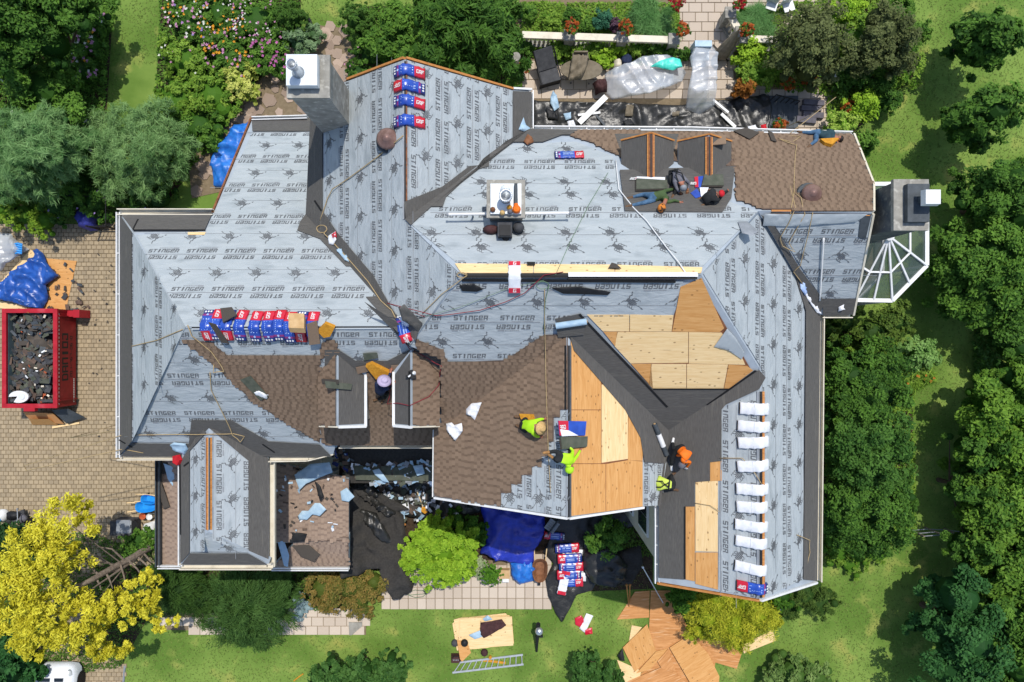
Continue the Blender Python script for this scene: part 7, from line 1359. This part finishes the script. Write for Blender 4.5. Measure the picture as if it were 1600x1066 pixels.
# black covered lounger, tan draped table, plastic covered furniture
def rot_box(mb, u, v, z, size, rz): mb.box(P(u, v, z), size, rz)
t = thing('sun_lounger', 'black mesh lounger standing on the terrace', 'lounger', P(855, 105, 0)); R = .27
mb = MB(); mb.box(P(857, 117, .55), (.95, .75, .10), R); mb.build('seat', M['dkgray'], t); mb = MB(); A_, B_ = P(855, 108, .62), P(848, 76, 1.15); mb.bar(A_, B_, .85, .09); mb.build('backrest', M['dkgray'], t)
for s in (-1, 1): mb = MB(); o_ = Vector((math.cos(R), math.sin(R), 0))*.47*s; mb.tube([P(862, 127, .62) + o_, P(856, 105, .68) + o_, P(849, 76, 1.2) + o_], .035, 6); mb.build('side_rail', M['black'], t)
for u, v in ((846,128),(874,122),(842,104),(866,100)): mb = MB(); mb.bar(P(u, v, .02), P(u, v, .55), .05, .05); mb.build('leg', M['black'], t)
mb = MB(); mb.box(P(859, 131, .3), (.98, .06, .5), R); mb.build('skirt', M['black'], t)
t = thing('draped_table', 'dark table with a tan canvas chair cover draped on it', 'table', P(905, 115, 0)); mb = MB(); mb.lathe([(0, .72), (.95, .72), (.97, .75), (.95, .78), (0, .78)], P(906, 119, 0), 22, sy=.5); mb.build('tabletop', M['tan'], t)
for u, v in ((884,122),(928,124),(892,130),(920,131)): mb = MB(); mb.bar(P(u, v, .02), P(u, v, .74), .06, .06); mb.build('leg', M['black'], t)
o = tarp('canvas_cover', None, None, [(894,86),(918,84),(920,96),(914,112),(908,124),(888,128),(891,106)], 'tan', .82, .28, 2.2, .09, 60, hump=.15); o.parent = t; o.matrix_parent_inverse = wmat(t).inverted(); mb = MB(); mb.box(P(907, 84, 1.1), (.62, .06, .5)); mb.build('chair_back', M['tan'], t)
tarp('clear_plastic_sheet', 'clear plastic sheet over a long table on the terrace', 'plastic sheet', [(944,118),(958,112),(980,108),(1000,97),(1018,96),(1048,94),(1062,96),(1072,114),(1064,130),(1040,144),(1010,154),(985,158),(955,158),(946,148)], 'plastic', .12, .24, .9, .09, 61, hump=.62); tarp('mint_sheet', 'mint green plastic corner on the covered long table', 'plastic sheet', [(1030,97),(1048,92),(1062,94),(1066,106),(1050,112),(1036,110),(1016,104)], 'mint', .88, .14, 2.4, .1, 62, hump=.12)
tarp('clear_plastic_sheet', 'clear plastic sheet over stacked chairs beside the folded parasol', 'plastic sheet', [(1076,72),(1108,70),(1112,90),(1112,110),(1110,140),(1114,168),(1092,180),(1070,172),(1068,150),(1074,120),(1070,102),(1076,90)], 'plastic', .15, .26, .9, .09, 63, hump=.8)
t = thing('covered_chair', 'blue padded chair back under the clear plastic', 'chair', P(1094, 76, 0)); mb = MB(); mb.box(P(1094, 76, .6), (.85, .30, 1.1), taper=.9); mb.build('chair_back', M['lblue'], t); mb = MB(); mb.box(P(1094, 86, .4), (.8, .5, .12)); mb.build('chair_seat', M['lblue'], t)
t = thing('parasol', 'folded tan parasol leaning beside the terrace gap', 'parasol', P(1130, 85, 0)); a, b = P(1124, 90, .2), P(1154, 48, 2.1); mb = MB(); mb.tube([a, a.lerp(b, .15), a.lerp(b, .5), b], [.05, .34, .26, .05], 9); mb.build('folded_canopy', M['tan'], t)
mb = MB(); mb.tube([a.lerp(b, -.1), b.lerp(a, -.08)], .03, 6); mb.build('pole', M['wood_dark'], t)
for u0, v0, u1, v1 in ((1114,70,1138,96),(1138,80,1114,94)): mb = MB(); mb.bar(P(u0, v0, .15), P(u1, v1, .15), .06, .05); mb.build('base_arm', M['black'], t)
for i, (pl, m, lab) in enumerate((([(968,92),(984,88),(986,104),(972,110)],'navy','navy jacket on the terrace behind the covered table'), ([(958,94),(970,96),(970,110),(958,112)],'trim','cream cushion beside the navy jacket'), ([(1148,98),(1156,96),(1158,108),(1150,112)],'lblue','pale blue cushion beside the right terrace bush'), ([(925,132),(946,124),(948,146),(930,150)],'brownbag','dark bundle of tools at the end of the covered table'))): tarp('cloth_heap', lab, 'cloth', pl, m, .15, .3, 3, .08, 70+i, hump=.3)
for i, (a, b, w, z, m, lab) in enumerate((((905,192),(947,151),.26,.45,'white','long white board on the black cloth'), ((903,180),(938,176),.10,.4,'white','short white trim piece crossing the long board'), ((1114,156),(1138,176),.10,.4,'white','white trim piece at the right of the black cloth, upper'), ((1127,178),(1149,199),.14,.4,'white','white trim piece at the right of the black cloth, lower'), ((928,176),(945,196),.10,.36,'flash','grey trim strip on the black cloth'))): mb = MB(); mb.bar(P(*a, z), P(*b, z), w, .06); tag(mb.build('trim_board', M[m]), lab, 'board')
for i, (pl, m, lab) in enumerate((([(860,152),(864,142),(870,150),(874,168),(866,174),(860,162)],'lblue','blue and white film at the left of the black cloth'), ([(880,178),(892,176),(892,186),(884,188)],'lblue','small blue film scrap on the black cloth'), ([(886,190),(896,188),(900,198),(888,199)],'white_wrap','white wrapper at the gutter below the black cloth'), ([(852,168),(868,176),(872,188),(856,186)],'black','black cord heap on the black cloth'), ([(972,190),(985,186),(992,196),(978,200)],'black','black bag at the gutter below the covered table'), ([(1168,198),(1180,196),(1186,206),(1170,206)],'white_wrap','white scrap at the gutter near the dark shingle'), ([(1188,196),(1196,194),(1199,206),(1190,206)],'redcap','pink cloth at the gutter near the patio'), ([(1050,176),(1062,174),(1060,182),(1050,182)],'tan','tan scrap on the black cloth'), ([(978,164),(990,166),(988,182),(976,182)],'tan','brown scrap under the black cloth fold'))): tarp('film_scrap', lab, 'film', pl, m, .4, .14, 3.5, .07, 80+i)
for i, (u, v, w, l, rz, lab) in enumerate(((1271,161,1.02,.26,-.06,'dark stone slab on the patio, top of four'), (1267,170,.98,.25,-.05,'dark stone slab on the patio, second of four'), (1270,180,1.0,.28,-.09,'dark stone slab on the patio, third of four'), (1259,188,.95,.28,-.1,'dark stone slab on the patio, lowest of four'))):
    mb = MB(); q = P(u, v, .14); mb.box(q, (w, l, .2), rz, taper=.94); tag(mb.build('stone_slab', M['slate']), lab, 'stone slab', 'dark slabs by the patio')
t = thing('patio_deck', 'grey boarded deck with a black handrail beside the stone slabs', 'deck', P(1220, 175, 0))
for k in range(6): mb = MB(); mb.bar(P(1203 + k*8, 150, .12), P(1203 + k*8, 200, .12), .23, .06); mb.build('plank', M['flash'], t)
mb = MB(); mb.tube([P(1213, 148, .95), P(1250, 158, .6)], .03, 6); mb.build('handrail', M['black'], t)
for k in range(6): f = k/5; mb = MB(); q = P(1213, 148, .95).lerp(P(1250, 158, .6), f); mb.bar(q, Vector((q.x, q.y, .1)), .03, .03); mb.build('rail_bar', M['black'], t)
t = thing('globe_lamp', 'white globe garden lamp on a post beside the olive tree', 'garden lamp', P(1300, 120, 0)); mb = MB(); mb.tube([P(1300, 121, 0), P(1300, 121, 1.4)], .04, 8); mb.build('post', M['black'], t); mb = MB(); q = P(1305, 118, 1.5); mb.lathe([(.06, -.2)] + [(.19*math.sin(a), -.19*math.cos(a)) for a in (.4, .8, 1.2, 1.6, 2.0, 2.4, 2.8)] + [(0, .19)], P(1300, 121, 1.55), 16); mb.build('globe', M['white'], t, True)
t = thing('hose_reel', 'black and white hose loop beside the clipped ball', 'hose', P(480, 32, 0)); mb = MB(); mb.tube([P(474, 20, .15), P(481, 26, .2), P(486, 36, .2), P(486, 44, .1)], .07, 7); mb.build('black_hose', M['black'], t); mb = MB(); mb.tube([P(487, 40, .2), P(484, 47, .15), P(480, 50, .1)], .06, 7); mb.build('white_hose', M['white'], t)
for i, (u, v, rz, lab) in enumerate(((1232,10,.3,'white garden chair at the top edge, nearest the terrace gap'), (1206,8,-.3,'white garden chair at the top edge, left of the other'), (1302,8,.9,'tan garden chair at the top edge beside the bushes'))):
    t = thing('garden_chair', lab, 'chair', P(u, v, 0)); mb = MB(); mb.box(P(u, v, .45), (.5, .48, .05), rz); mb.build('seat', M['white' if i < 2 else 'tan'], t); mb = MB(); o_ = Matrix.Rotation(rz, 3, 'Z') @ Vector((0, .25, 0)); mb.box(P(u, v, .7) + o_, (.5, .05, .5), rz); mb.build('backrest', M['white' if i < 2 else 'tan'], t)
    for sx in (-.22, .22):
        for sy in (-.2, .2): mb = MB(); q = P(u, v, 0) + Matrix.Rotation(rz, 3, 'Z') @ Vector((sx, sy, 0)); mb.bar(q, q + Vector((0, 0, .44)), .035, .035); mb.build('leg', M['black'], t)
mb = MB(); mb.tube([P(459, 1064, .05), P(468, 1057, .05), P(474, 1053, .05)], .03, 6); tag(mb.build('yellow_hose', M['foam']), 'yellow hose end on the lawn at the bottom edge', 'hose')
mb = MB(); mb.tube([P(*q, .06) for q in loop(652, 928, 14, 6, 14, 0, 2) + [(640,930),(622,925)]], .015, 5); tag(mb.build('garden_hose', M['greencord']), 'thin green hose coil on the front path', 'hose')
mb = MB(); mb.tube([P(195, 1040, .03), P(192, 1075, .03)], .05, 6); tag(mb.build('edging_strip', M['gray']), 'grey edging strip where the driveway meets the lawn', 'edging')
rg_ = random.Random(8)
for i, (pl, lab) in enumerate((([(545,972),(566,972),(566,978),(550,992),(546,992)],'pale curb corner at the end of the side path'),)): sheet(lab, pl, .06, 'stone', .05, 'curb_stone', 'curb')
